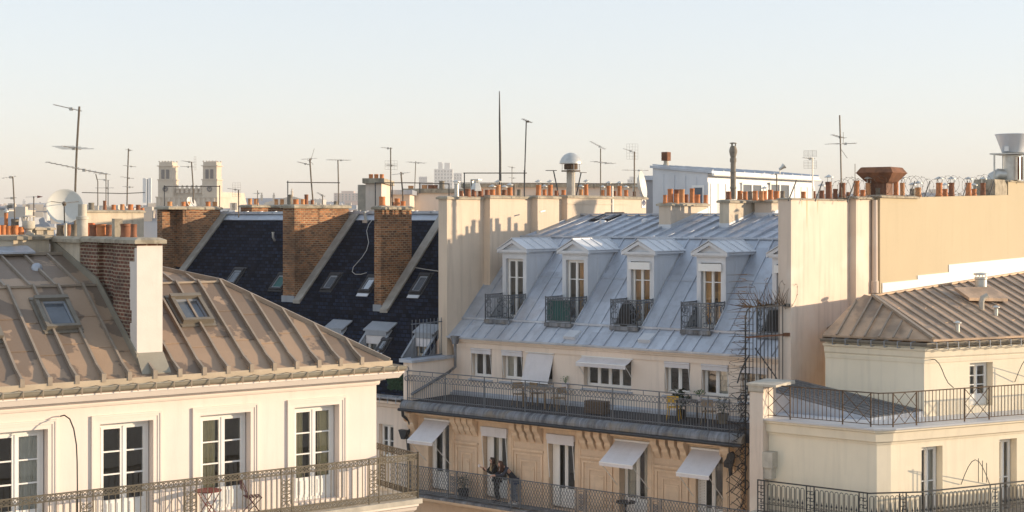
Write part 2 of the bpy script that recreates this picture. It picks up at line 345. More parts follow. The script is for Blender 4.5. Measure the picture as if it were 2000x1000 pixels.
def window(parent, x0, x1, z0, z1, y, cas=2, rows=(), fm='paint_white', glass='glass', fw=.06, mull=.11, foot=0., curt=None, curtside='both', th=.07):
    """casement window: frame, stiles, glazing bars; pane and curtain as its own pieces"""
    b = MB()
    b.box(x0, x0+fw, y, y+th, z0, z1); b.box(x1-fw, x1, y, y+th, z0, z1)
    b.box(x0+fw, x1-fw, y, y+th, z1-fw, z1); b.box(x0+fw, x1-fw, y, y+th, z0, z0+fw*.8)
    n = cas; w = (x1-x0-2*fw)/n; sw = .055
    g = MB()
    for i in range(n):
        a = x0+fw+i*w; c = a+w
        l = sw if i == 0 else mull/2; r = sw if i == n-1 else mull/2
        yy = y-.018
        b.box(a, a+l, yy, y+th-.01, z0+fw*.8, z1-fw); b.box(c-r, c, yy, y+th-.01, z0+fw*.8, z1-fw)
        zb = z0+fw*.8+.07+foot; zt = z1-fw-.055
        b.box(a+l, c-r, yy, y+th-.01, z0+fw*.8, zb); b.box(a+l, c-r, yy, y+th-.01, zt, z1-fw)
        if foot > .2: b.box(a+l+.05, c-r-.05, yy-.012, yy, z0+.14, zb-.07)
        for q in rows:
            zz = zb+(zt-zb)*q; b.box(a+l, c-r, yy+.006, y+th-.014, zz-.016, zz+.016)
        g.quad((a+l, y+.02, zb), (c-r, y+.02, zb), (c-r, y+.02, zt), (a+l, y+.02, zt))
    if n == 2: b.box((x0+x1)/2-.018, (x0+x1)/2+.018, y-.034, y-.018, z0+fw, z1-fw)
    o = b.build('window', M[fm], parent)
    g.build('pane', M[glass], o)
    if curt:
        c = MB(); yy = y+.12
        W = x1-x0
        spans = {'both': ((.04, .34), (.66, .96)), 'left': ((.04, .42),), 'right': ((.55, .96),), 'full': ((.04, .96),)}[curtside]
        for s0, s1 in spans:
            N = int(14*(s1-s0)/.3); top = []; bot = []
            for k in range(N+1):
                q = s0+(s1-s0)*k/N
                top.append((x0+W*q, yy+.035*math.sin(k*1.9), z1-.1)); bot.append((x0+W*(q+(.03 if s0 < .5 else -.03)*0), yy+.05*math.sin(k*1.9+.3), z0+.05))
            m = len(top); c.add(top+bot, [(i, i+1, m+i+1, m+i) for i in range(m-1)])
        c.build('curtain', M[curt], o, smooth=True)
    return o

def awning(parent, x0, x1, y0, zt, out, drop, val=.14, armz=.9, m='awning'):
    b = MB(); n = 6
    for i in range(n):
        q0, q1 = i/n, (i+1)/n
        def s(q): return (y0-out*q, zt-drop*q-.03*math.sin(math.pi*q))
        (ya, za), (yb, zb) = s(q0), s(q1)
        b.hexa([(x0,yb,zb-.012),(x1,yb,zb-.012),(x1,ya,za-.012),(x0,ya,za-.012),(x0,yb,zb),(x1,yb,zb),(x1,ya,za),(x0,ya,za)])
    if val: b.box(x0, x1, y0-out-.012, y0-out, zt-drop-val, zt-drop)
    o = b.build('awning', M[m], parent)
    r = MB(); r.tube([(x0,y0-out,zt-drop-.012),(x1,y0-out,zt-drop-.012)], .02, 6); r.build('front_bar', M['paint_white'], o)
    r = MB(); r.tube([(x0-.04,y0-.05,zt-.02),(x1+.04,y0-.05,zt-.02)], .04, 8); r.build('roller_tube', M['paint_white'], o)
    for x in (x0+.03, x1-.03):
        a = MB(); a.tube([(x,y0-out,zt-drop-.02),(x,y0-.02,zt-drop-armz)], .014, 5); a.build('arm', M['paint_white'], o)
    return o

def segx(p, q):
    p = Vector(p); q = Vector(q); d = q-p; L = d.length; dx = d/L; up = Vector((0,0,1)); side = up.cross(dx).normalized()
    return Matrix(((dx.x, side.x, 0, p.x), (dx.y, side.y, 0, p.y), (dx.z, side.z, 1, p.z), (0,0,0,1))), L

POTS = {}
def pot_mesh(r, h, kind):
    r = round(r, 3); h = round(h, 2); k = (r, h, kind)
    if k in POTS: return POTS[k]
    b = MB(); ms = {'t': 'terracotta', 'p': 'terracotta_pale', 'd': 'terracotta_dark', 'g': 'pot_grey', 'o': 'orange_box', 's': 'galva'}
    if kind == 'o':
        b.box(-r, r, -r, r, 0, h); b.mi = 1; b.box(-r*.8, r*.8, -r*.8, r*.8, h, h+.01)
    else:
        w = r*.10
        prof = [(r*1.12, -.03), (r*1.12, .03), (r, .06), (r*.97, h*.55), (r*.95, h-.07), (r*1.02, h-.06), (r*1.02, h), (r*.84, h)]
        b.lathe((0,0,0), prof, 14)
        b.mi = 1; b.lathe((0,0,0), [(r*.83, h-.02), (r*.83, h+.003)], 14)
    me = b.build('chimney_pot', [M[ms[kind]], M['soot']], None, smooth=True)
    POTS[k] = me.data; bpy.data.objects.remove(me); return POTS[k]
def pot(parent, x, y, z, r, h, kind='t', cap=0):
    o = bpy.data.objects.new('chimney_pot', pot_mesh(r, h, kind)); COL.objects.link(o); o.parent = parent; o.location = (x, y, z); o.rotation_euler = (random.uniform(-.02, .02), random.uniform(-.02, .02), random.random()*6)
    if cap:                                       # little zinc rain hat on three wires
        b = MB(); zt = z+h
        b.lathe((x,y,zt+cap), [(r*1.5,-.05),(r*1.5,-.035),(r*.1,.05),(.005,.055)], 12)
        for k in range(3):
            t = 2.1*k+.4; b.tube([(x+r*.8*math.cos(t),y+r*.8*math.sin(t),zt-.05),(x+r*.95*math.cos(t),y+r*.95*math.sin(t),zt+cap-.03)], .012, 4)
        b.build('rain_cap', M['galva'], parent)
    return o
def pots_x(parent, fr, u, z, specs):              # pots standing on a wall top that runs inwards (x = u); specs in photo pixels
    for s in specs:
        a, b, yt, kind = s[:4]; cap = s[4] if len(s) > 4 else 0; du = s[5] if len(s) > 5 else 0
        y, _ = fr.hx((a+b)/2, HY, u+du); Y = fr.wor((u+du, y, z)).y
        pot(parent, u+du, y, z, (b-a)/2*Y/F*1.03, max(.12, (HC-(yt-HY)/F*Y)-z), kind, cap)
def capslab(mb, x0, x1, y0, y1, z0, z1, o=.07):
    mb.ext([(x0-o, y0-o), (x1+o, y0-o), (x1+o, y1+o), (x0-o, y1+o)], 'z', z0, z0+(z1-z0)*.6)
    mb.hexa([(x0-o,y0-o,z0+(z1-z0)*.6),(x1+o,y0-o,z0+(z1-z0)*.6),(x1+o,y1+o,z0+(z1-z0)*.6),(x0-o,y1+o,z0+(z1-z0)*.6),(x0+.03,y0+.03,z1),(x1-.03,y0+.03,z1),(x1-.03,y1-.03,z1),(x0+.03,y1-.03,z1)])
def roofwin(parent, mbT, w, h, fm='frame_dark', th=.09, inner='skylight'):
    """roof window: frame, sash, pane; mbT places (across, up the slope, outwards) on the roof"""
    b = MB(); f = .09
    b.box(-w/2,w/2,0,f,0,th); b.box(-w/2,w/2,h-f*1.4,h,0,th+.03); b.box(-w/2,-w/2+f,f,h-f*1.4,0,th); b.box(w/2-f,w/2,f,h-f*1.4,0,th)
    b.box(-w/2-.05,w/2+.05,-.10,0,0,.02); b.box(-w/2-.07,-w/2,0,h+.06,0,.03); b.box(w/2,w/2+.07,0,h+.06,0,.03); b.box(-w/2-.07,w/2+.07,h,h+.1,0,.05)
    o = b.xf(mbT).build('roof_window', M[fm], parent)
    g = MB(); g.box(-w/2+f,w/2-f,f,h-f*1.4,-.05,.045); g.xf(mbT).build('pane', M[inner], o)
    s = MB(); e = .05
    s.box(-w/2+f,-w/2+f+e,f,h-f*1.4,.045,.07); s.box(w/2-f-e,w/2-f,f,h-f*1.4,.045,.07); s.box(-w/2+f+e,w/2-f-e,f,f+e,.045,.07); s.box(-w/2+f+e,w/2-f-e,h-f*1.4-e*1.5,h-f*1.4,.045,.075)
    s.xf(mbT).build('sash', M['zinc_dull'], o)
    return o
def slopeM(x, y, z, t, flip=1):                   # frame on a roof that rises with +y at gradient t
    c = 1/math.hypot(1, t); s = t*c
    return Matrix(((1,0,0,x),(0,c,-s,y),(0,s,c,z),(0,0,0,1)))

FB = Frame(980, 52.8, -36.75)
FA = Frame(735, 36.5, 35.3)
FC = Frame(1740, 42.0, 25.4)
# ================================================================ zinc-roofed building on the right of the middle (facade FB)
B = thing('apartment_building', 'cream apartment building with blue grey zinc mansard roof, pedimented dormers and stone lower storey', 'building', fr=FB)
zt = FB.hy(1160, 818, -.35)[1]                    # terrace floor
zl = FB.hy(980, 985, -.8)[1]-.08                  # lower balcony floor
VU = 2.2                                          # set-back wall of the terrace storey
ue0 = FB.hy(886, 680, VU)[0]; uW2 = FB.hy(1520, 600, 1.6)[0]
uL = FB.hy(797, 850, 0)[0]; uR = FB.hy(1447, 900, 0)[0]
# --- stone storey
LW = [(838, 879), (945, 993), (1073, 1124), (1211, 1266), (1360, 1413)]
holes = []; zh = FB.hy(1098, 850, 0)[1]
for a, b in LW:
    holes.append((FB.hy(a, 900, 0)[0], FB.hy(b, 900, 0)[0], zl, zh))
b = MB(); wall(b, uL, uR, zl-14, zt-.42, 0, .45, holes); b.build('stone_wall', [M['stone'], M['room']], B)
b = MB(); b.box(uL, uR+.4, 2.6, 14, 1.0, zt-.05); b.box(uL, uL+.3, .45, 2.6, 1, zt-.05); b.box(uR-.1, uR+.5, .45, 2.6, 1, zt-.05); b.build('rear_wall', M['plaster_party'], B)
for i, (a, c, z0, z1) in enumerate(holes):
    window(B, a+.02, c-.02, z0+.05, z1-.02, .28, 2, (), fw=.07, mull=.13, foot=.55, curt=('curtain_white' if i in (1, 3) else None), curtside='both')
    if i < 3:                                       # white inner shutter folded against the left reveal
        k = MB(); k.box(a+.03, a+(.22 if i == 0 else .33), .17, .21, z0+.1, z1-.12); k.box(a+.06, a+(.19 if i == 0 else .30), .155, .17, z0+.25, z1-1.2); k.build('shutter', M['paint_white'], B)
    t = MB(); e = .17                               # stone surround
    t.box(a-e, a, -.05, .0, z0, z1+e); t.box(c, c+e, -.05, 0, z0, z1+e); t.box(a, c, -.05, 0, z1, z1+e)
    t.box(a-e-.06, a-e, -.03, 0, z0, z1+e+.06); t.box(c+e, c+e+.06, -.03, 0, z0, z1+e+.06); t.box(a-e, c+e, -.03, 0, z1+e, z1+e+.06)
    t.build('window_surround', M['stone_carved'], B)
    if i in (1, 2):                                 # rolled-up blinds
        k = MB(); k.box(a-.03, c+.03, -.17, -.052, z1-.17, z1+.03); k.box(a-.01, c+.01, -.15, -.12, z1-.32, z1-.17)
        o = k.build('roller_blind', M['awning'], B)
        for x in (a+.02, c-.02):
            r = MB(); r.tube([(x, -.16, z1-.3), (x, -.02, z1-1.55)], .013, 5); r.build('arm', M['paint_white'], o)
    else:
        px = {0: (792, 858), 3: (1160, 900), 4: (1304, 920)}[i]
        xx, zz = FB.hy(px[0], px[1], -1.15)
        awning(B, a-.1, c+.1, -.06, z1+.1, 1.1, (z1+.1)-zz, .13, .95)
k = MB()                                            # slatted shutter folded in the last reveal
a, c, z0, z1 = holes[4]
for q in range(44): k.box(a+.03, a+.30, .10, .13, z0+.1+q*.052, z0+.135+q*.052)
k.box(a+.02, a+.05, .09, .14, z0+.05, z1-.1); k.box(a+.29, a+.32, .09, .14, z0+.05, z1-.1)
k.build('shutter', M['paint_white'], B)
# --- carved panels and corbels between the windows
mids = [((holes[i][1]+holes[i+1][0])/2, holes[i+1][0]-holes[i][1]) for i in range(4)]
for m_, w_ in mids:
    h = w_/2-.30; pn = MB()
    def fr_(p, y, t):
        pn.box(m_-h+p, m_-h+p+t, y, 0, zl+.3, zt-1.55-p); pn.box(m_+h-p-t, m_+h-p, y, 0, zl+.3, zt-1.55-p); pn.box(m_-h+p+t, m_+h-p-t, y, 0, zt-1.55-p-t, zt-1.55-p)
    fr_(0, -.045, .07); fr_(.26, -.035, .05); pn.box(m_-h+.36, m_+h-.36, -.028, 0, zl+.3, zt-2.02)
    pn.box(m_-h+.42, m_+h-.42, -.05, -.028, zt-2.16, zt-2.09)
    pn.box(m_-h-.05, m_+h+.05, -.06, 0, zt-1.48, zt-1.40)
    pn.build('wall_panel', M['stone_carved'], B)
    for q in range(4):
        x = m_+(q-1.5)*(2*h)/3.6; zz = zt-.47; cb = MB()
        prof = [(0,zz),(-.36,zz),(-.38,zz-.10),(-.34,zz-.21),(-.25,zz-.30),(-.20,zz-.37),(-.19,zz-.44),(-.14,zz-.52),(-.07,zz-.61),(-.02,zz-.68),(0,zz-.70)]
        cb.ext(prof, 'x', x-.115, x+.115); cb.ring((x-.12, -.25, zz-.14), .09, .02, (0,1,0), (0,0,1), 10, 4); cb.ring((x-.12, -.12, zz-.46), .06, .016, (0,1,0), (0,0,1), 10, 4)
        cb.box(x-.14, x+.14, -.40, 0, zz, zz+.05); cb.build('corbel', M['stone_carved'], B)
x = uL+.42
for xx in (uL+.35, uR-.35):
    zz = zt-.47; cb = MB()
    cb.ext([(0,zz),(-.50,zz),(-.52,zz-.12),(-.42,zz-.26),(-.30,zz-.4),(-.26,zz-.55),(-.12,zz-.78),(0,zz-.92)], 'x', xx-.16, xx+.16); cb.ring((xx-.17, -.33, zz-.2), .14, .03, (0,1,0), (0,0,1), 10, 4); cb.build('corbel', M['stone_carved'], B)
# --- cornice, rounded lead edge, terrace floor
uc0 = FB.hy(785, 800, -.6)[0]; uc1 = FB.hy(1452, 862, -.6)[0]
b = MB(); b.ext([(0,zt-.42),(-.08,zt-.42),(-.12,zt-.55),(-.2,zt-.55),(-.2,zt-.44),(-.5,zt-.40),(-.56,zt-.31),(0,zt-.27)], 'x', uL, uR); b.build('cornice', M['stone_carved'], B)
b = MB(); b.ext([(-.05,zt-.26),(-.62,zt-.28),(-.70,zt-.30),(-.74,zt-.26),(-.735,zt-.17),(-.69,zt-.09),(-.60,zt-.025),(-.50,zt+.01),(-.44,zt+.01),(-.44,zt-.3)], 'x', uc0, uc1)
n = int((uc1-uc0)/.62)
for i in range(1, n):
    x = uc0+(uc1-uc0)*i/n
    b.ext([(-.75,zt-.26),(-.747,zt-.17),(-.70,zt-.08),(-.605,zt-.015),(-.48,zt+.02),(-.47,zt-.02),(-.6,zt-.05),(-.68,zt-.12),(-.71,zt-.26)], 'x', x-.012, x+.012)
b.build('lead_edge', M['lead'], B)
b = MB(); b.tube([(uc0-.05,-.75,zt-.325),(uc1,-.75,zt-.345)], .06, 8); b.build('gutter', M['iron'], B)
b = MB(); b.box(uL, uW2, -.435, VU+.3, zt-.28, zt); b.build('terrace_floor', M['roof_dark'], B)
# --- terrace storey
ze = FB.hy(1200, 677, VU-.25)[1]
UW = [(920, 960, 681, 742), (980, 1021, 686, 746), (1031, 1079, 688, 752), (1140, 1233, 695, 762), (1298, 1348, 704, 770), (1370, 1423, 710, 776), (1446, 1500, 714, 782)]
hu = []
zut = FB.hy(1150, 692, VU)[1]
for a, c, y0, y1 in UW:
    x0 = FB.hy(a, y0, VU)[0]; x1 = FB.hy(c, y1, VU)[0]; hu.append((x0, x1, zt+.72, zut-.04))
b = MB(); wall(b, ue0, uW2+.3, zt-.05, ze-.02, VU, .35, hu); b.build('terrace_wall', [M['plaster_cream'], M['room']], B)
b = MB(); b.box(ue0-.02, uW2+.3, VU-.03, VU, zt, zt+.16); b.box(ue0-.02, uW2+.3, VU-.20, VU-.03, zt, zt+.1); b.build('skirting', M['zinc'], B)
b = MB(); b.ext([(VU,ze-.42),(VU-.05,ze-.42),(VU-.05,ze-.24),(VU-.12,ze-.22),(VU-.14,ze-.16),(VU-.2,ze-.14),(VU-.22,ze-.04),(VU,ze-.03)], 'x', ue0, uW2+.3); b.build('cornice', M['plaster_cream'], B)
for i, (x0, x1, z0, z1) in enumerate(hu):
    window(B, x0+.02, x1-.02, z0+.03, z1-.02, VU+.22, 4 if i == 3 else 2, (), fw=.06, mull=.13, curt=(None, 'curtain_white', None, None, None, 'curtain_white', None)[i], curtside='left' if i == 1 else 'right')
    s = MB(); s.ext([(VU-.12,z0-.05),(VU+.2,z0),(VU+.2,z0-.08),(VU-.02,z0-.14),(VU-.12,z0-.1)], 'x', x0-.06, x1+.06); s.build('window_sill', M['zinc'], B)
    if i == 2: awning(B, x0-.05, x1+.05, VU+.04, z1, .42, 1.12, 0, .25)
    elif i == 3: awning(B, x0-.04, x1+.04, VU+.04, z1, .5, .22, .15, .5)
    else:
        k = MB(); k.box(x0+.02, x1-.02, VU-.05, VU+.12, z1-.23, z1-.06); k.tube([(x0+.01,VU-.02,z1-.06),(x1-.01,VU-.02,z1-.06)], .05, 8)
        o = k.build('roller_blind', M['awning'], B)
        for x in (x0+.04, x1-.04):
            r = MB(); r.tube([(x, VU-.05, z1-.2), (x, VU+.06, z1-1.0)], .012, 5); r.build('arm', M['paint_white'], o)
# --- roof: low zinc skirt, steep mansard, nearly flat top
T1, T2, T3 = .70, .92, .225
V0, Z0 = VU-.25, ze
p = FB.hs(1180, 637, V0, Z0, T1); V1, Z1 = p.y, p.z
p = FB.hs(1340, 466, V1, Z1, T2); V2, Z2 = p.y, p.z
p = FB.hs(1240, 421, V2, Z2, T3); V3, Z3 = p.y, p.z
print('B', 'zt', zt-HC, 'zl', zl-HC, 'prof', V0, Z0-HC, V1, Z1-HC, V2, Z2-HC, V3, Z3-HC, 'u', uL, uR, ue0, uW2)
ur0 = ue0-.15; ur1 = uW2+.25
b = MB()
b.slab([(ur0,V0-.03,Z0-.02),(ur1,V0-.03,Z0-.02),(ur1,V1,Z1),(ur0,V1,Z1)], (0,0,-.06))
n = int((ur1-ur0)/.615)
for i in range(n+1):
    x = ur0+.03+i*.615
    b.bar((x,V0-.02,Z0+.015),(x,V1,Z1+.03), .035, .045)
b.bar((ur0,V1+.02,Z1+.03),(ur1,V1+.02,Z1+.03), .14, .08)
b.bar((ur0,V0-.03,Z0-.02),(ur1,V0-.03,Z0-.02), .05, .05)
DP = [(981, 1028.5), (1098.5, 1147.5), (1224.5, 1277.5), (1361, 1417), (1509, 1568)]
VD = V1+.95
zr = lambda v: Z1+T2*(v-V1)
D = []
for a, c in DP:
    x0 = FB.hy(a, 560, VD)[0]; x1 = FB.hy(c, 560, VD)[0]; D.append(((x0+x1)/2, 0))
w_ = (FB.hy(1277.5, 560, VD)[0]-FB.hy(1224.5, 560, VD)[0])/2
D = [(m_-w_, m_+w_) for m_, _ in D]
print('dormers', D, w_*2, [FB.hy(q, 600, V1)[0] for q in (951.5, 1067.7, 1192.3, 1328.8)])
zdt = FB.hy(1000, 492, VD)[1]                       # top of the dormer walls
edges = [ur0]+[q for d in D for q in d]+[ur1]
for i in range(0, len(edges), 2):
    a, c = edges[i], edges[i+1]
    if a >= ur1: continue
    c = min(c, ur1)
    b.slab([(a,V1,Z1),(c,V1,Z1),(c,V2,Z2),(a,V2,Z2)], (0,.05,-.05))
    k = max(2, round((c-a)/.6))
    for q in range(k+1):
        x = a+.05+(c-a-.1)*q/k; b.bar((x,V1+.02,Z1+.03),(x,V2,Z2+.03), .035, .05)
    for q in (.52,):
        vv = V1+(V2-V1)*q; b.bar((a,vv,zr(vv)+.008),(c,vv,zr(vv)+.008), .03, .016)
for x0, x1 in D:
    if x0 > ur1: continue
    vv = V1+(zdt-Z1)/T2; b.slab([(x0,vv,zdt),(min(x1,ur1),vv,zdt),(min(x1,ur1),V2,Z2),(x0,V2,Z2)], (0,.05,-.05))
b.slab([(ur0-.2,V2,Z2),(ur1+.3,V2,Z2),(ur1+.3,V3,Z3),(ur0-.2,V3,Z3)], (0,0,-.08))
b.bar((ur0,V2-.02,Z2+.03),(ur1,V2-.02,Z2+.03), .1, .07)
n = int((ur1-ur0)/.62)
for i in range(n+1):
    x = ur0+.03+i*.62; b.bar((x,V2,Z2+.045),(x,V3,Z3+.045), .045, .09)
for q in (.35, .72):
    vv = V2+(V3-V2)*q; b.bar((ur0,vv,Z2+T3*(vv-V2)+.006),(ur1,vv,Z2+T3*(vv-V2)+.006), .03, .014)
b.bar((ur0,V3,Z3+.05),(ur1,V3,Z3+.05), .22, .08)
b.slab([(ur0-.2,V3,Z3),(ur1+.3,V3,Z3),(ur1+.3,V3+7,Z3-1.8),(ur0-.2,V3+7,Z3-1.8)], (0,0,-.08))
b.build('zinc_roof', M['zinc'], B)
for px, py in ((1117, 657), (1263, 663)):           # two little glazed vents on the skirt
    q = FB.hs(px, py, V0, Z0, T1); T = slopeM(q.x, q.y-.15, q.z-.1, T1)
    k = MB(); k.hexa([(-.27,-.02,0),(.27,-.02,0),(.27,.5,0),(-.27,.5,0),(-.25,0,.13),(.25,0,.13),(.25,.48,.05),(-.25,.48,.05)]); k.xf(T)
    o = k.build('roof_vent', M['zinc_pale'], B); k = MB(); k.box(-.2,.2,.06,.42,.10,.115).xf(T@Matrix.Rotation(R(-9),4,'X')).build('pane', M['plastic_white'], o)
q = FB.hs(1172, 432, V2, Z2, T3); roofwin(B, slopeM(q.x, q.y, q.z, T3), .95, 1.25, 'roof_dark')
for px, py in ((1178, 437), (1260, 434)):
    q = FB.hs(px, py, V2, Z2, T3); k = MB(); k.lathe((q.x,q.y,q.z), [(.16,-.05),(.16,.06),(.13,.13),(.03,.17)], 12); k.build('roof_vent', M['zinc_pale'], B, smooth=True)
# --- dormers with their iron balconies
def dormer(x0, x1, blind, gl, cover, cur=None, cs='both'):
    d = MB(); m_ = (x0+x1)/2; w = x1-x0; j = .17
    zb = Z1+.05; zh_ = zdt-.27
    d.box(x0, x0+j, VD, VD+.14, zb, zdt); d.box(x1-j, x1, VD, VD+.14, zb, zdt); d.box(x0+j, x1-j, VD, VD+.14, zh_, zdt)
    vt = V1+(zdt-Z1)/T2+.15
    for x in (x0, x1-.06):
        d.ext([(VD+.14, zr(VD+.14)-.3), (VD+.14, zdt), (vt, zdt), (vt, zdt-.12)], 'x', x, x+.06)
    for x, s in ((x0-.012, 1), (x1, 1)):               # raised zinc bands on the cheeks
        d.box(x, x+.012, VD+.14, vt-.1, zdt-.19, zdt-.16)
        d.box(x, x+.012, VD+.70, VD+.72, zr(VD+.72), zdt-.2)
    for x in (x0-.05, x1):                             # sides of the cut in front of the window
        d.ext([(V1, Z1+.0), (VD+.02, Z1+.0), (VD+.02, zr(VD)+.03), (V1, Z1+.03)], 'x', x, x+.05)
    # cornice all round, pediment, little gabled roof
    o_ = .12; ap = FB.hy(1256, 471, VD)[1]
    d.box(x0-o_, x1+o_, VD-.16, VD, zdt, zdt+.09); d.box(x0-o_+.04, x1+o_-.04, VD-.11, VD, zdt-.05, zdt)
    for x in (x0-o_, x1): d.box(x, x+o_, VD, vt+.05, zdt+.01, zdt+.09)
    zc = zdt+.09
    d.ext([(x0-.02, zc), (x1+.02, zc), (m_, ap-.1)], 'y', VD-.02, VD+.06)
    for sx in (-1, 1):
        e = m_+sx*(w/2+o_+.03)
        d.slab([(e,VD-.17,zc),(m_,VD-.17,ap),(m_,VD-.02,ap),(e,VD-.02,zc)] if sx < 0 else [(m_,VD-.17,ap),(e,VD-.17,zc),(e,VD-.02,zc),(m_,VD-.02,ap)], (0,0,-.13))
        d.slab([(e,VD-.2,zc+.01),(m_,VD-.2,ap+.03),(m_,V2+.5,ap+.03),(e,V2+.35,zc+.01)] if sx < 0 else [(m_,VD-.2,ap+.03),(e,VD-.2,zc+.01),(e,V2+.35,zc+.01),(m_,V2+.5,ap+.03)], (0,0,.03))
        for q in range(1, 5):
            vv = VD-.2+q*.62; 
            if vv < V2+.2: d.bar((e,vv,zc+.05),(m_,vv,ap+.07), .04, .05)
    d.bar((m_,VD-.2,ap+.06),(m_,V2+.5,ap+.06), .07, .06)
    o = d.build('dormer', M['zinc_pale'], B)
    k = MB(); k.box(x0-.02, x1+.02, V1-.24, VD+.1, Z1-.10, Z1+.04); k.build('balcony_floor', M['lead'], o)
    win = window(o, x0+j, x1-j, zb, zh_-(.0 if not blind else .0), VD+.16, 2, (.36, .72) if blind else (.70,), glass=gl, fw=.05, mull=.10, curt=cur, curtside=cs)
    if blind:
        k = MB(); k.box(x0+j-.05, x1-j+.03, VD-.10, VD+.12, zh_-.30, zh_-.03); k.build('shutter_box', M['paint_white'], o)
    k = MB(); a, c, e, f = x0+j, x1-j, VD+.24, VD+1.5
    k.quad((a,f,zb),(c,f,zb),(c,f,zh_),(a,f,zh_)); k.quad((a,e,zb),(a,f,zb),(a,f,zh_),(a,e,zh_)); k.quad((c,f,zb),(c,e,zb),(c,e,zh_),(c,f,zh_)); k.quad((a,f,zb),(a,e,zb),(c,e,zb),(c,f,zb))
    k.build('room_wall', M['room'] if not gl == 'glass_lit' else M['curtain'], o)
    # balcony
    r = MB(); H = .98; zf = Z1+.05; yf = V1-.2; t = .012
    def panel(p, q, solid):
        T, L = segx(p, q); s = MB()
        s.box(0, L, -.02, .02, H-.03, H); s.box(0, L, -.015, .015, H-.14, H-.12); s.box(0, L, -.015, .015, .06, .085)
        n = max(3, int(L/.11))
        for i in range(n+1):
            x = L*i/n; s.box(x-.007, x+.007, -.007, .007, .06, H-.03)
        for i in range(n):
            s.ring((L*(i+.5)/n, 0, H-.075), .042, .008, n=8, t=3)
        for cx in (.18, L-.18):
            s.ring((cx, 0, .70), .12, .013, n=12, t=4); s.ring((cx, 0, .70), .065, .012, n=10, t=4, a0=0, a1=270)
            s.ring((cx, 0, .38), .14, .012, n=12, t=4, a0=-120, a1=150); s.ring((cx+.02, 0, .20), .08, .012, n=10, t=4)
        for x in (0, L): s.box(x-.016, x+.016, -.016, .016, .0, H+.02)
        s.xf(T); r.add(s.v, s.f)
    panel((x0+.02,yf,zf), (x1-.02,yf,zf), 1); panel((x1-.02,yf,zf), (x1-.02,VD-.05,zf), 0); panel((x0+.02,VD-.05,zf), (x0+.02,yf,zf), 0)
    rl = r.build('balcony_railing', M['iron_grey'] if cover is None else M['iron_grey'], o)
    if cover == 'teal':
        k = MB(); N = 40
        top = [(x0+.06+(x1-x0-.12)*i/N, yf+.04+.012*math.sin(i*1.3), zf+H-.1) for i in range(N+1)]; bot = [(p[0], p[1]+.006, zf+.08) for p in top]
        k.add(top+bot, [(i, i+1, N+2+i, N+1+i) for i in range(N)]); k.build('privacy_screen', M['teal'], o)
    return o
for i, (x0, x1) in enumerate(D):
    dormer(x0, x1, i >= 2, 'glass', 'teal' if i == 1 else None, (None, 'amber_reflection', 'amber_reflection', 'amber_reflection', None)[i], (None, 'right', 'full', 'both', None)[i])  # amber curtains are added to give these panes a reflected golden tone
# ================================================================ white plastered building on the left (facade FA)
A = thing('apartment_building', 'white plastered building with a tan standing seam zinc roof and a filigree iron balcony', 'building', fr=FA)
XL = -12.5
z0 = FA.hy(722, 709, -.25)[1]
lo, hi = 1., 6.
for _ in range(40):                                 # hip corner seen at column 432
    d = (lo+hi)/2; q = FA.wor((.25-d, -.25+d, 0)); px = q.x/q.y*F+CX
    if px > 432: lo = d
    else: hi = d
zb = HC-(551-HY)/F*q.y; TA = (zb-z0)/d; xb, vb = .25-d, -.25+d
TU = .27; p = FA.hs(60, 498, vb, zb, TU); vr, zrA = p.y, p.z; xr = xb-(vr-vb)
zfA = FA.hy(816, 970, -.95)[1]
print('A roof d', d, 'T', TA, 'zb', zb-HC, 'vr', vr, 'zr', zrA-HC, 'floor', zfA-HC)
AW = [(-30, 93), (195, 299), (391, 489), (575, 662)]
zwA = FA.hy(392, 812, 0)[1]
hA = [(FA.hy(a, 900, 0)[0], FA.hy(c, 900, 0)[0], zfA+.02, zwA) for a, c in AW]
wA = hA[2][1]-hA[2][0]; hA[0] = (hA[0][1]-wA, hA[0][1], hA[0][2], hA[0][3])
zcA = FA.hy(735, 751, 0)[1]; zctA = FA.hy(757, 727, -.52)[1]
b = MB(); wall(b, XL, 0, 3, zctA-.02, 0, .4, hA, depth=2.2)
b.box(-.4, 0, .402, 11, 3, zctA-.02); b.box(XL, 0, 11, 11.3, 3, zctA-.02); b.box(XL, -.4, 2.8, 2.9, 3, zctA-.1)
b.build('plaster_wall', [M['plaster_white'], M['room']], A)
b = MB(); zc, zq = zcA, zctA
prof = [(.0,zc),(-.05,zc),(-.07,zc+.05),(-.07,zc+.10),(-.17,zc+.13),(-.19,zc+.2),(-.19,zc+.26),(-.34,zc+.3),(-.42,zq-.17),(-.50,zq-.05),(-.52,zq-.04),(-.52,zq),(.0,zq+.06)]
n = len(prof)                                       # cornice mitred round the corner
vs = [(XL, y, z) for y, z in prof]+[(-y, y, z) for y, z in prof]+[(-y, 11, z) for y, z in prof]; fs = []
for k in (0, n): fs += [(k+i, k+(i+1) % n, k+n+(i+1) % n, k+n+i) for i in range(n)]
b.add(vs, fs+[tuple(range(n)), tuple(range(2*n, 3*n))]); b.build('cornice', M['trim_white'], A)
b = MB(); b.slab([(XL,-.535,zq+.004),(.535,-.535,zq+.004),(.05,-.02,zq+.062),(XL,-.02,zq+.062)], (0,0,.012)); b.slab([(.535,-.535,zq+.004),(.535,11,zq+.004),(.05,11,zq+.062),(.05,-.02,zq+.062)], (0,0,.012)); b.build('cornice_cover', M['zinc_brown'], A)
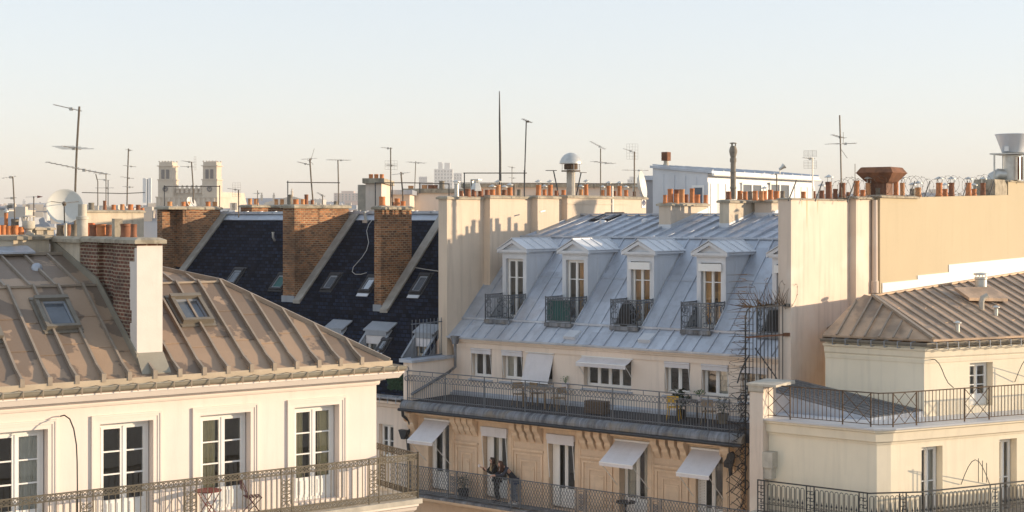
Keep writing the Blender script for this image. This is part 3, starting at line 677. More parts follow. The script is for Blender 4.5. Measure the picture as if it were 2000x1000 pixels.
# roof shell with battens
b = MB(); e = -.25
b.slab([(XL,e,z0),(.25,e,z0),(xb,vb,zb),(XL,vb,zb)], (0,.03,-.08)); b.slab([(.25,e,z0),(.25,11,z0),(xb,11,zb),(xb,vb,zb)], (-.03,0,-.08))
b.slab([(XL,vb,zb),(xb,vb,zb),(xr,vr,zrA),(XL,vr,zrA)], (0,0,-.08)); b.slab([(xb,vb,zb),(xb,11,zb),(xr,11,zrA),(xr,vr,zrA)], (0,0,-.08))
b.slab([(XL,vr,zrA),(xr,vr,zrA),(xr,11,zrA-.8),(XL,11,zrA-.8)], (0,0,-.08))
xs = [.02-.60*k for k in range(1, 21)]
fd = .38                                            # flatter foot of each batten
bt = MB()
for x in xs:
    ve = vb if x <= xb else e+(.25-x)
    bt.bar((x,e+fd,z0+TA*fd+.03),(x,ve,z0+TA*(ve-e)+.04), .05, .12)
    bt.bar((x,e-.02,z0+.10),(x,e+fd,z0+TA*fd+.04), .05, .12); bt.box(x-.05,x+.05,e-.07,e+.02,z0-.02,z0+.17)
for x in [xb-.1-.60*k for k in range(16)]:
    ve = vr if x <= xr else vb+(xb-x)
    if ve-vb > .1: bt.bar((x,vb,zb+.03),(x,ve,zb+TU*(ve-vb)+.03), .05, .08)
bt.bar((XL,vb,zb+.02),(xb,vb,zb+.02), .09, .05); bt.bar((.25,e,z0+.04),(xb,vb,zb+.04), .08, .10); bt.bar((xb,vb,zb+.04),(xr,vr,zrA+.04), .08, .10); bt.bar((XL,vr,zrA+.03),(xr,vr,zrA+.03), .16, .08)
for q in (.33, .66):                                # cross joints of the sheets
    for i in range(len(xs)-1):
        vv = e+(vb-e)*(q+.05*((i*7) % 3-1)); x1_, x0_ = xs[i], xs[i+1]
        if x1_ <= .25-(vv-e): b.bar((x0_,vv,z0+TA*(vv-e)+.005),(x1_,vv,z0+TA*(vv-e)+.005), .03, .012)
ra_ = b.build('zinc_roof', M['zinc_brown'], A); bt.build('battens', M['batten'], ra_)
b = MB(); b.box(XL, .30, e-.05, e-.01, z0-.10, z0+.03); b.box(.26, .30, e-.01, 11, z0-.10, z0+.03); b.box(XL, .2, e+.12, e+.16, zctA-.02, z0-.05); b.build('fascia', M['verge_tan'], A)
b = MB(); gy, gz, gr = e-.19, z0-.10, .135          # half-round gutter, mitred round the corner
prof = [(gy+gr*math.cos(R(t)), gz+gr*math.sin(R(t))) for t in range(180, 361, 20)]+[(gy+(gr-.012)*math.cos(R(t)), gz+(gr-.012)*math.sin(R(t))) for t in range(360, 179, -20)]
n = len(prof); vs = [(XL, y, z) for y, z in prof]+[(-y, y, z) for y, z in prof]+[(-y, 11, z) for y, z in prof]; fs = []
for k in (0, n): fs += [(k+i, k+(i+1) % n, k+n+(i+1) % n, k+n+i) for i in range(n)]
b.add(vs, fs); b.tube([(XL,gy-gr,gz),(-(gy-gr),gy-gr,gz)], .014, 5)
gut = b.build('gutter', M['zinc_gutter'], A, smooth=True)
for k in range(29):
    x = .30-.425*k; r = MB(); r.box(x-.011, x+.011, gy-gr-.03, gy-gr-.018, zctA-.01, gz+.02); r.box(x-.016, x+.016, gy-gr-.018, e-.05, gz+.01, gz+.02); r.build('bracket', M['batten'], gut)
# windows, their surrounds
for i, (a, c, zz0, zz1) in enumerate(hA):
    window(A, a+.02, c-.02, zz0, zz1-.02, .24, 2, (.36, .68) if i != 1 else (.36, .68), fw=.085, mull=.15, foot=.42, curt=('curtain_white', None, 'curtain', 'curtain')[i], curtside=('right', 'both', 'left', 'both')[i], th=.08)
    t = MB(); s = .17
    for o_, y in ((0, -.02), (.10, -.035), (.155, -.05)):
        u = {0: .10, .10: .055, .155: .045}[o_]
        t.box(a-o_-u, a-o_, y, 0, zz0, zz1+o_+u); t.box(c+o_, c+o_+u, y, 0, zz0, zz1+o_+u); t.box(a-o_, c+o_, y, 0, zz1+o_, zz1+o_+u)
    t.build('window_surround', M['trim_white'], A)
# balcony slab and filigree railing
XR, _ = FA.hy(816, 930, -.95)
print('A rail corner x', XR)
b = MB(); b.box(XL, XR+.08, -1.05, -.005, zfA-.16, zfA-.04); b.box(.005, XR+.08, -.005, 6, zfA-.16, zfA-.04)
b.build('balcony_floor', M['concrete_pale'], A)
b = MB()
b.ext([(0,zfA-.165),(-1.0,zfA-.165),(-1.0,zfA-.22),(-.93,zfA-.26),(-.88,zfA-.34),(-.74,zfA-.42),(-.72,zfA-.5),(-.6,zfA-.55),(0,zfA-.6)], 'x', XL, XR); b.build('slab_cornice', M['trim_white'], A)
H = FA.hy(816, 888, -.95)[1]-(zfA-.04)
r = MB()
def filigree(s, x0, x1, za, zb_, step=.115):
    s.box(x0, x1, -.018, .018, zb_-.022, zb_); s.box(x0, x1, -.012, .012, za, za+.018)
    n = max(1, round((x1-x0)/step)); h = (zb_-za-.04)/2; zc = (za+zb_)/2-.002
    for i in range(n):
        x = x0+(x1-x0)*(i+.5)/n
        s.ring((x,0,zc), h*.98, .0105, n=8, t=3)
        for k in (-1, 1): s.bar((x-step*.5,0,zc-k*h*.9),(x+step*.5,0,zc+k*h*.9), .014)
def arail(p, q, ornaments):
    T, L = segx(p, q); s = MB()
    filigree(s, 0, L, H-.17, H); filigree(s, 0, L, .0, .15)
    n = round(L/.145)
    for i in range(n+1):
        x = L*i/n
        if not any(o_-.02 < x < o_+.30 for o_ in ornaments): s.box(x-.008, x+.008, -.008, .008, .14, H-.16)
    for o_ in ornaments:
        for x in (o_, o_+.28): s.box(x-.014, x+.014, -.014, .014, -.12, H)
        for k, zc in enumerate((.25, .42, .58, .74)):
            for sx in (-1, 1): s.ring((o_+.14+sx*.062,0,zc), .058, .012, n=9, t=3, a0=20*k, a1=300+20*k); 
            s.bar((o_+.03,0,zc+.08),(o_+.25,0,zc-.06), .016); s.bar((o_+.03,0,zc-.06),(o_+.25,0,zc+.08), .016)
        s.box(o_+.13, o_+.15, -.01, .01, .14, H-.16)
    for x in (0, L): s.box(x-.02, x+.02, -.02, .02, -.05, H+.03)
    s.xf(T); r.add(s.v, s.f)
orn = [FA.hy(q, 940, -.95)[0] for q in (-40, 157, 361, 549, 721)]
arail((XL,-.95,zfA), (XR,-.95,zfA), [o_-XL for o_ in orn]); arail((XR,-.95,zfA), (XR,6,zfA), [1.6, 4.2])
r.build('balcony_railing', M['iron_bronze'], A)
# roof windows
for (bx, by), w_, h_, cur in (((124, 647), .80, 1.22, 1), ((387, 634), .80, 1.10, 1), ((-30, 668), .8, 1.22, 1)):
    q = FA.hs(bx, by, e, z0, TA); roofwin(A, slopeM(q.x, q.y, q.z+.01, TA), w_, h_, 'frame_dark', .15)
q = FA.hs(72, 526, vb, zb, TU); k = MB(); k.lathe((q.x,q.y,q.z), [(.14,-.05),(.14,.05),(.11,.12),(.04,.16)], 12); k.build('roof_vent', M['zinc'], A, smooth=True)
q = FA.hs(20, 497, vb, zb, TU); k = MB(); k.slab([(q.x-.6,q.y-.3,q.z+.02),(q.x+.55,q.y-.3,q.z+.02),(q.x+.55,q.y+.4,q.z+.17),(q.x-.6,q.y+.4,q.z+.17)], (0,0,.05)); k.build('roof_hatch', M['zinc'], A)
# the long brick and plaster chimney
p = FA.hs(294, 703, e, z0, TA); cv0 = p.y
cu0 = FA.hy(268, 600, cv0)[0]; cu1 = FA.hy(316, 600, cv0)[0]; czt = FA.hy(292, 476, cv0)[1]
va = FA.hx(221, 560, cu0)[0]; vbk = FA.hx(190, 560, cu0)[0]; v1 = FA.hx(157, 560, cu0)[0]; v2 = FA.hx(100, 480, cu0)[0]
print('A chimney', cv0, va, vbk, v1, v2, 'u', cu0, cu1, 'z', czt-HC)
zbot = z0+.1
ch = MB(); ch.box(cu0, cu1, cv0, va, zbot, czt); ch.box(cu0+.14, cu1-.02, va, vbk, zbot, czt); ch.box(cu0, cu1, vbk, v1, zbot, czt)
CH = ch.build('chimney', M['brick_old'], A)
k = MB(); k.box(cu0-.02, cu1, v1+.001, v2, zb-.5, czt-.02); k.build('rear_block', M['plaster_chimney'], CH)
k = MB(); zz = [z0+.25, z0+.55, z0+.9, z0+1.2, z0+1.5, z0+1.75, z0+2.0, czt-.55, czt-.42, czt-.1]
k.box(cu0-.012, cu1+.012, cv0-.014, cv0, zbot, czt-.05)
wid = [.02+.02*((i*5) % 3)+(.30, .34, .38, .30, .36, .42, .40, .40, .10)[i] for i in range(9)]
for i in range(9): k.box(cu0-.012, cu0, cv0, cv0+wid[i], zz[i]-(.4 if i == 0 else 0), zz[i+1])
k.build('plaster_patch', M['lime_white'], CH)
k = MB(); zr_ = lambda v: z0+TA*(v-e)
for v_, w_ in ((cv0+.3, .0), (cv0+1.2, 0)): pass
k.hexa([(cu0-.05,cv0-.45,zr_(cv0-.45)),(cu1+.05,cv0-.45,zr_(cv0-.45)),(cu1+.03,cv0-.016,zr_(cv0)-.1),(cu0-.03,cv0-.016,zr_(cv0)-.1),(cu0-.05,cv0-.45,zr_(cv0-.45)+.02),(cu1+.05,cv0-.45,zr_(cv0-.45)+.02),(cu1+.03,cv0-.016,zr_(cv0)+.18),(cu0-.03,cv0-.016,zr_(cv0)+.18)])
k.build('zinc_apron', M['zinc_gutter'], CH)
k = MB(); k.ext([(cv0-.1,zr_(cv0-.1)),(cv0-.1,zr_(cv0)+.16),(vb,zb+.2),(vb,zb)], 'x', cu0-.05, cu0-.013); k.ext([(vb,zb),(vb,zb+.2),(v2,zb+TU*(v2-vb)+.15),(v2,zb+TU*(v2-vb))], 'x', cu0-.06, cu0-.022); k.build('flashing', M['zinc_gutter'], CH)
k = MB(); capslab(k, cu0, cu1, cv0, v1-.35, czt, czt+.14, .09); capslab(k, cu0-.05, cu1+.05, v1-.21, v2+.2, czt-.03, czt+.12, .08); k.build('coping', M['concrete'], CH)
pz = czt+.13; um = (cu0+cu1)/2
pots_x(CH, FA, um, pz, [(255,267,438,'d'),(236,256,437,'d'),(207,220,439,'d',0,.1),(190,208,438,'t'),(175,192,439,'d',0,-.1),(166,183,436,'o',0,.12),(139,153,438,'g'),(127,139,439,'d',0,.12),(111,126,439,'g')])
y_, _ = FA.hx(161, HY, um-.1); Y = FA.wor((um-.1, y_, 0)).y
k = MB(); k.lathe((um-.1,y_,pz), [(.14,0),(.14,.42),(.155,.43),(.155,.50),(.11,.52),(.11,HC-(399-HY)/F*Y-pz)], 14); k.build('flue_pipe', M['concrete_pale'], CH, smooth=True)
y_, _ = FA.hx(229, HY, um); Y = FA.wor((um, y_, 0)).y
k = MB(); k.box(um-.10,um+.10,y_-.10,y_+.10,pz,HC-(427-HY)/F*Y); k.build('flue_box', M['concrete'], CH)
# second, farther chimney at the left edge
q = FA.loc(at(45, 468, 37.5)); k = MB(); ux0 = FA.hy(-60, 470, q.y)[0]; ux1 = FA.hy(96, 470, q.y)[0]
k.box(ux0, ux1, q.y, q.y+.62, zrA-1, q.z); k.box(ux0-.2, ux1-1.0, q.y-.25, q.y, zrA-1, q.z); CH2 = k.build('chimney', M['plaster_chimney'], A)
k = MB(); capslab(k, ux0, ux1, q.y, q.y+.62, q.z, q.z+.13, .08); k.box(ux0-.2, ux1-.93, q.y-.33, q.y-.085, q.z-.004, q.z+.10); k.build('coping', M['concrete'], CH2)
for a, c, yt, kd in ((-8,2,440,'t'),(1,12,440,'t'),(10,24,441,'t'),(22,36,440,'t'),(35,47,443,'t')):
    x_, _ = FA.hy((a+c)/2, 440, q.y+.2); Y = FA.wor((x_, q.y+.2, 0)).y; pot(CH2, x_, q.y+.2, q.z+.11, (c-a)/2*Y/F, HC-(yt-HY)/F*Y-q.z-.11, kd)
x_, _ = FA.hy(29, 440, q.y+.45); Y = FA.wor((x_, q.y+.45, 0)).y; pot(CH2, x_, q.y+.45, q.z+.11, .10, HC-(428-HY)/F*Y-q.z-.11, 'g')
x_, _ = FA.hy(12, 440, q.y+.5); pot(CH2, x_, q.y+.5, q.z+.11, .05, HC-(416-HY)/F*Y-q.z-.11, 't', .08)
x_, _ = FA.hy(56, 440, q.y+.2); k = MB(); k.lathe((x_,q.y+.2,q.z+.11), [(.16,0),(.16,.05),(.08,.08),(.09,.14),(.15,.18),(.165,.24),(.165,.36),(.15,.38)], 14)
for t in range(4): k.box(x_+.13*math.cos(t*1.57)-.012, x_+.13*math.cos(t*1.57)+.012, q.y+.2+.13*math.sin(t*1.57)-.012, q.y+.2+.13*math.sin(t*1.57)+.012, q.z+.48, q.z+.6)
k.lathe((x_,q.y+.2,q.z+.11), [(.17,.48),(.17,.50),(.1,.52),(.02,.53)], 14); k.build('vent_cowl', M['concrete_pale'], CH2, smooth=True)
x_, _ = FA.hy(82, 450, q.y+.35); k = MB(); k.box(x_-.2, x_+.25, q.y+.15, q.y+.6, q.z+.11, q.z+.25); capslab(k, x_-.2, x_+.25, q.y+.15, q.y+.6, q.z+.25, q.z+.33, .05); k.build('chimney_block', M['plaster_chimney'], CH2)
# ---- things on the balcony and facade
x_, _ = FA.hy(407, 950, -.45); 
tb = thing('folding_table', 'round red folding bistro table on the white balcony left of the slatted chair', 'table', FA.wor((x_, -.45, zfA-.04)), FA.a)
k = MB(); k.lathe((0,0,0), [(.30,.70),(.31,.705),(.31,.72),(.30,.725)], 20); k.build('tabletop', M['red_paint'], tb)
for s_ in (-1, 1):
    for y_ in (-.17, .17):
        k = MB(); k.tube([(s_*.26,y_,0),(0,y_,.36),(-s_*.22,y_,.70)], .011, 5); k.build('leg', M['red_paint'], tb)
k = MB(); k.tube([(0,-.17,.36),(0,.17,.36)], .011, 5); k.build('stretcher', M['red_paint'], tb)
x_, _ = FA.hy(493, 950, -.42)
tc = thing('folding_chair', 'dark maroon slatted folding chair on the white balcony beside the round table', 'chair', FA.wor((x_, -.42, zfA-.04)), FA.a+R(75))
k = MB()
for i in range(5): k.box(-.2,.2,-.19+i*.08,-.135+i*.08,.44,.455)
k.build('seat', M['maroon'], tc)
k = MB()
for i in range(3): k.box(-.2,.2,.25+i*.012,.265+i*.012,.62+i*.09,.68+i*.09)
k.build('backrest', M['maroon'], tc)
for s_ in (-.19, .19):
    k = MB(); k.tube([(s_,-.22,0),(s_,.10,.44),(s_,.29,.90)], .011, 5); k.build('leg', M['maroon'], tc)
    k = MB(); k.tube([(s_*.9,.26,0),(s_*.9,-.2,.44)], .011, 5); k.build('leg', M['maroon'], tc)
pts = [(151,1010,-.9),(151,950,-.9),(150.5,900,-.86),(149,868,-.78),(144,838,-.6),(136,818,-.4),(126,811,-.15),(118,813,-.02)]
k = MB(); P = []
for px, py, v in pts:
    x_, z_ = FA.hy(px, py, v); P.append(FA.wor((x_, v, z_)))
k.tube(P, .016, 5); tag(k.build('cable', M['cable']), 'thin dark cable bowing from the balcony rail to the white wall', 'cable')
# ================================================================ party walls with chimney stacks either side of the mansard (parts of B)
def at_frame(o, ang):
    f = Frame(0, 1, ang); f.o = Vector((o.x, o.y, 0)); return f
vW = 1.9
ua0 = FB.hy(856.5, 500, vW)[0]; ua1 = FB.hy(873, 500, vW)[0]; zw1 = FB.hy(865, 389, vW)[1]
vb1 = FB.hx(945, 400, ua1)[0]; ub = FB.hy(957, 400, vb1)[0]; vb2 = FB.hx(1037, 400, ub)[0]; uc = FB.hy(1050, 400, vb2)[0]; vb3 = FB.hx(1092, 400, uc)[0]
vb4 = vb3+.55; ud = FB.hy(1108, 400, vb4)[0]; vb5 = FB.hx(1262, 400, ud)[0]
print('W1', ua0, ua1, ub, uc, ud, 'v', vW, vb1, vb2, vb3, vb4, vb5, 'z', zw1-HC)
def zat(fr, px, py, u): return fr.hx(px, py, u)[1]
zw2 = zat(FB, 1000, 388, ub); zw3 = zat(FB, 1070, 388, uc); zw4 = zat(FB, 1180, 388, ud)
b = MB()
b.box(ua0, ua1, vW, vb1, 4, zw1); b.box(ua0, ub, vb1, vb2, 4, zw2); b.box(ua0, uc, vb2, vb3, 4, zw3); b.box(ua0, ud-.3, vb3, vb4, 4, zw4-.12); b.box(ua0, ud, vb4, vb5, 4, zw4)
PW = b.build('party_wall', M['plaster_party'], B)
k = MB()
for x1, y0, y1, z in ((ua1, vW, vb1-.09, zw1), (ub, vb1, vb2-.09, zw2), (uc, vb2, vb3, zw3), (ud, vb4, vb5, zw4)): capslab(k, ua0, x1, y0, y1, z, z+.13, .08)
k.build('coping', M['concrete'], PW)
k = MB(); k.box(ud-.005+.005, ud+.03, vb4-.03, vb5-1.6, zw4-.26, zw4-.21); k.build('string_course', M['plaster_party'], PW)
um = ua0+.35
pots_x(PW, FB, um, zw1+.12, [(898,905,373,'d'),(908,919,369,'d'),(921,930,370,'d'),(934,944,369,'d')])
pots_x(PW, FB, ub-.35, zw2+.12, [(947,956,371,'d'),(956.5,967,370,'t',.16),(968,978,361,'p',.16),(980,990,371,'d',.16),(991,1001,366,'t',.14),(1002,1006.5,360,'g'),(1010,1018.5,370,'g')])
pots_x(PW, FB, uc-.35, zw3+.12, [(1046.5,1056,361,'t',.17),(1060,1067.5,370,'t',.17),(1070,1079,361,'t',.17),(1083,1090.5,372,'d')])
pots_x(PW, FB, ud-.35, zw4+.12, [(1096.5,1105,371,'t'),(1131,1139,370,'p',.17),(1141,1149,360,'t',.17),(1173,1181,371,'t',.17),(1185,1193,363,'t',.17),(1198,1204,373,'d'),(1206,1214,363,'t',.17),(1219,1227,371,'t',.17),(1236,1242,374,'d')])
y_, z_ = FB.hx(930, 385, um); k = MB(); k.lathe((um,y_,z_), [(.24,.25),(.23,.32),(.15,.58),(.10,.62),(.10,.68)], 6); k.box(um-.2,um+.2,y_-.12,y_+.12,z_+.69,z_+.73); k.box(um-.22,um-.19,y_-.1,y_+.1,z_+.3,z_+.7); k.build('vent_cowl', M['galva'], PW)
y_, z_ = FB.hx(892, 385, um); k = MB(); k.lathe((um,y_,z_), [(.09,0),(.09,.50),(.11,.51),(.11,.54)], 10); k.lathe((um,y_,z_), [(.16,.60),(.16,.63),(.02,.68)], 10); k.tube([(um-.08,y_,z_+.5),(um-.1,y_,z_+.62)],.012,4); k.tube([(um+.08,y_,z_+.5),(um+.1,y_,z_+.62)],.012,4); k.build('flue_pipe', M['galva'], PW, smooth=True)
# right-hand party wall: three stepped stacks then the long blank wall
v0W = .9
w0 = FB.hy(1520, 600, v0W)[0]; wA = FB.hy(1545, 600, v0W)[0]; va_ = FB.hx(1659, 450, wA)[0]; wB = FB.hy(1672, 450, va_)[0]; vbb = FB.hx(1705, 450, wB)[0]; wC = FB.hy(1719, 450, vbb)[0]; vE = FB.hx(2040, 450, wC)[0]
zA_ = zat(FB, 1545, 390, wA); zB_ = zat(FB, 1680, 389, wB); zC0 = zat(FB, 1722, 387, wC); zC1 = zat(FB, 1972, 381, wC); vS = FB.hx(1969, 381, wC)[0]; zC2 = zat(FB, 1985, 356, wC)
print('W2', w0, wA, wB, wC, 'v', v0W, va_, vbb, vS, vE, 'z', zA_-HC, zC0-HC, zC1-HC, zC2-HC, FB.wor((wC, vE, 0)))
b = MB(); b.box(w0, wA, v0W, va_, zt-.6, zA_); b.box(w0, wB, va_, vbb, 4, zB_)
PW2 = b.build('party_wall', M['plaster_pale'], B)
b = MB(); b.hexa([(w0,vbb,4),(wC,vbb,4),(wC,vS,4),(w0,vS,4),(w0,vbb,zC0),(wC,vbb,zC0),(wC,vS,zC1),(w0,vS,zC1)]); b.box(w0, wC, vS, vE+6, 4, zC2)
BW = b.build('blank_wall', M['plaster_ochre'], B)
k = MB(); capslab(k, w0, wA, v0W, va_-.2, zA_, zA_+.06, .05); capslab(k, w0, wB, va_, vbb-.1, zB_, zB_+.1, .10); capslab(k, w0, wC, vbb, FB.hx(1790,390,wC)[0], zC0+.02, zC0+.12, .10); k.build('coping', M['concrete'], PW2)
k = MB(); capslab(k, w0, wC, vS-.1, vE+6, zC2, zC2+.09, .05); capslab(k, w0, wC-.04, FB.hx(1945,390,wC)[0], vS-.11, zC1-.02, zC2+.08, .02); k.build('coping', M['concrete'], BW)
k = MB(); r0 = FB.wor((wB+.14, vbb-.16, 0)); zz = zat(FB, 1700, 572, wB); k.lathe((wB+.12, vbb-.14, zz), [(.11,0),(.14,.0),(.14,.42),(.11,.44),(.10,zB_-.02-zz)], 12); k.build('flue_pipe', M['plaster_pale'], PW2, smooth=True)
pots_x(PW2, FB, wA-.3, zA_+.05, [(1565,1574,374,'t'),(1587,1593,373,'d'),(1600,1610,372,'d',.2),(1613,1625,355,'d',.2),(1627,1636,369,'d')])
pots_x(PW2, FB, wB-.35, zB_+.08, [(1639,1651,357,'d'),(1653,1660,375,'d'),(1667,1678,353,'t'),(1680,1690,371,'t'),(1691,1701,357,'p',.2),(1702,1709,369,'d')])
specsC = [(1710,1721,367,'g'),(1722,1732,353,'d'),(1732,1743,366,'t'),(1745,1755,353,'t'),(1758,1767,357,'p',.2),(1777,1787,369,'g',.2),(1788,1799,366,'p',.2),(1828,1840,357,'t',.2),(1841,1851,369,'t',.2),(1853,1864,357,'d',.2),(1886,1897,357,'t',.2),(1898,1907,369,'t',.2),(1915,1925,357,'d',.2)]
for s in specsC:
    y_, _ = FB.hx((s[0]+s[1])/2, HY, wC-.35); f = (y_-vbb)/(vS-vbb); pots_x(BW, FB, wC-.35, zC0+(zC1-zC0)*f+.03, [s])
k = MB()
for px, y0_, y1_, w_ in ((1576,391,452,.05),(1597,391,420,.03),(1566,392,408,.03)):
    ya, za2 = FB.hx(px, y0_, wA); yb, zb2_ = FB.hx(px, y1_, wA); k.add([(wA+.003,ya-w_,za2),(wA+.003,ya+w_,za2),(wA+.003,ya+w_*.5,(za2+zb2_)/2),(wA+.003,ya+w_*.15,zb2_),(wA+.003,ya-w_*.5,(za2+zb2_)/2)], [(0,1,2,3,4)])
M['rust_stain'] = mat('rust_stain', (.60, .42, .22), .9, var=.1); k.build('rust_stain', M['rust_stain'], PW2)
# chimney stacks on the flat part of the roof
def stack(px0, px1, px2, ytop, vfr, name_mat, specs, ybot):
    u0 = FB.hy(px0, ytop, vfr)[0]; u1 = FB.hy(px1, ytop, vfr)[0]; v1 = FB.hx(px2, ytop, u1)[0]; z = zat(FB, px1, ytop, u1)
    print('stack', u0, u1, vfr, v1, z-HC); b = MB(); zr2 = Z2+T3*(vfr-V2)-.3; b.box(u0, u1, vfr, v1, zr2, z); c = b.build('chimney', M[name_mat], B)
    k = MB(); capslab(k, u0, u1, vfr, v1, z, z+.13, .09); k.build('coping', M['concrete'], c)
    k = MB(); zr0 = Z2+T3*(vfr-V2); zr1 = Z2+T3*(v1-V2)
    k.box(u0-.02, u1+.02, vfr-.02, vfr-.001, zr0-.1, zr0+.16); k.ext([(vfr-.02,zr0-.05),(vfr-.02,zr0+.16),(v1,zr1+.16),(v1,zr1-.05)], 'x', u1+.001, u1+.02); k.build('flashing', M['zinc_pale'], c)
    pots_x(c, FB, (u0+u1)/2, z+.12, specs); return c
q = FB.hs(1300, 446, V2, Z2, T3); stack(1287, 1310, 1382, 402, q.y, 'plaster_party', [(1295,1303,381,'t'),(1304,1314.5,369,'t'),(1316,1326,370,'d'),(1316,1326,378,'t',0,.22),(1326,1337,370,'p'),(1337,1345,380,'d',0,.1),(1346.5,1356,368,'t'),(1357,1367,380,'t'),(1374,1382,381,'t')], 446)
q = FB.hs(1412, 444, V2, Z2, T3); stack(1405, 1424, 1474, 396, q.y, 'plaster_chimney', [(1418,1428,374,'d'),(1440,1450,373,'t'),(1451,1460,374,'t'),(1461,1470,374,'g')], 440)
stack(1474, 1507, 1560, 396, q.y+1.9, 'plaster_party', [(1470.5,1480,373,'t'),(1482,1492,373,'p'),(1488,1498,373,'t',.14),(1500,1510,371,'t'),(1511,1522,373,'t'),(1524,1533,373,'g')], 430)
# ================================================================ slate-roofed building between (same street line as B)
E = thing('slate_house', 'old building with a steep dark slate roof between tall brown brick chimneys', 'building', fr=FB)
vE0 = -.15; zE0 = FB.hy(762, 771, vE0)[1]; TE = 1.02
p = FB.hs(640, 417, vE0, zE0, TE); vER, zER = p.y, p.z
eu0 = -26.; eu1 = ua0-.005
print('E', zE0-HC, vER, zER-HC)
ze_ = lambda v: zE0+TE*(v-vE0)
cuts = []                                           # openings cut in the roof (inset dormers)
def cut(pxl, pyt, pxr, pxb, pyb):
    a = FB.hs(pxl, pyt, vE0, zE0, TE); c = FB.hs(pxr, pyt, vE0, zE0, TE); d = FB.hs(pxb, pyb, vE0, zE0, TE)
    cuts.append((a.x, c.x, d.y, a.y))
cut(722, 645, 764, 692, 694); cut(645, 641, 676, 612, 690); cut(818, 650, 853, 790, 702)
b = MB()
us = sorted({eu0, eu1, *[c[0] for c in cuts], *[c[1] for c in cuts]}); vs_ = sorted({vE0, vER, *[c[2] for c in cuts], *[c[3] for c in cuts]})
for i in range(len(us)-1):
    for j in range(len(vs_)-1):
        mu, mv = (us[i]+us[i+1])/2, (vs_[j]+vs_[j+1])/2
        if any(c[0] < mu < c[1] and c[2] < mv < c[3] for c in cuts): continue
        b.quad((us[i],vs_[j],ze_(vs_[j])),(us[i+1],vs_[j],ze_(vs_[j])),(us[i+1],vs_[j+1],ze_(vs_[j+1])),(us[i],vs_[j+1],ze_(vs_[j+1])))
b.quad((eu0,vER,zER),(eu1,vER,zER),(eu1,vER+7,zER-6),(eu0,vER+7,zER-6))
b.build('slate_roof', M['slate'], E)
b = MB(); b.bar((eu0,vER,zER+.04),(eu1,vER,zER+.04), .3, .12); b.slab([(eu0,vER-.32,ze_(vER-.32)+.012),(eu1,vER-.32,ze_(vER-.32)+.012),(eu1,vER,zER+.012),(eu0,vER,zER+.012)], (0,0,.02))
for i in range(24): b.bar((eu0+i*1.0,vER-.2,zER+.05),(eu0+i*1.0,vER+.15,zER+.1), .05, .05)
b.build('ridge_flashing', M['zinc'], E)
for k_, (a, c, d, e) in enumerate(cuts):
    zf = ze_(d); zl_ = ze_(e)
    k = MB()
    for x in (a-.05, c): k.ext([(d-.05,zf-.1),(e,zf-.1),(e,zl_+.06),(d-.05,zf+.06)], 'x', x, x+.05)
    k.box(a, c, d, e, zf-.1, zf-.04)
    for x in (a-.1, c-.0): k.bar((x+.05,d,zf+.07),(x+.05,e,zl_+.07), .1, .05)
    k.hexa([(a-.12,e-.28,zl_+.0),(c+.12,e-.28,zl_+.0),(c+.12,e+.3,zl_+.30),(a-.12,e+.3,zl_+.30),(a-.12,e-.28,zl_+.05),(c+.12,e-.28,zl_+.05),(c+.12,e+.3,zl_+.36),(a-.12,e+.3,zl_+.36)])
    k.box(a, c, e-.27, e-.2, zl_-.18, zl_); k.box(a, c, e, e+.05, zf, zl_)
    o = k.build('inset_dormer', M['zinc_dull'], E)
    window(o, a+.04, c-.04, zf+.06, zl_-.2, e-.12, 2, (), fm='paint_white' if k_ != 2 else 'plaster_chimney', fw=.07)
    k = MB(); k.box(a+.02, c-.02, e-.24, e-.14, zl_-.52, zl_-.19); k.build('roller_blind', M['awning'], o)
for (bx, by), w_, h_, g_ in (((449,556), .68, .95, 'glass'), ((538,567), .78, .95, 'teal'), ((637,568), .62, .95, 'glass'), ((712,571), .64, .9, 'glass_bright'), ((811,574), .62, 1.05, 'glass'), ((742,687), .4, .62, 'glass_bright')):
    q = FB.hs(bx, by, vE0, zE0, TE); T = slopeM(q.x, q.y, q.z+.012, TE); roofwin(E, T, w_, h_, 'roof_dark', .10, {'glass': 'skylight', 'glass_bright': 'glass_bright', 'teal': 'teal'}[g_])
    if bx > 700:
        k = MB(); k.box(-w_/2,w_/2,-.26,-.10,0,.03); k.xf(T).build('apron_flashing', M['zinc_pale'], E)
q = FB.hs(537, 470, vE0, zE0, TE); k = MB(); k.tube([(q.x,q.y,q.z),(q.x,q.y-.12,q.z+.16),(q.x,q.y-.12,q.z+.36)], .055, 8); k.lathe((q.x,q.y-.12,q.z+.36), [(.07,0),(.07,.05)], 8); k.build('roof_vent', M['galva'], E, smooth=True)
q = FB.hs(715, 432, vE0, zE0, TE); k = MB(); k.tube([(q.x,q.y,q.z),(q.x,q.y-.1,q.z+.45)], .07, 8); k.box(q.x-.14,q.x+.14,q.y-.1,q.y+.1,q.z-.08,q.z+.06); k.build('roof_vent', M['galva'], E)
pts = []
for px, py in ((727,431),(720,440),(716,452),(718,464),(720,475),(716,490),(707,504),(698,514),(690,523),(688,532),(694,537),(705,537),(716,534)):
    q = FB.hs(px, py, vE0, zE0, TE); pts.append((q.x, q.y, q.z+.03))
k = MB(); k.tube(pts, .015, 5); k.build('roof_cable', M['cable_pale'], E)
q0 = FB.hs(806, 523, vE0, zE0, TE); q1 = FB.hs(856, 531, vE0, zE0, TE); k = MB(); k.tube([q0+Vector((0,0,.03)), (q0+q1)/2+Vector((0,0,.02)), q1+Vector((0,0,.03))], .02, 5); k.build('roof_cable', M['cable_pale'], E)
k = MB(); q = FB.hs(766, 765, vE0, zE0, TE); hz0, hz1 = q.z, FB.hs(770, 724, vE0, zE0, TE).z
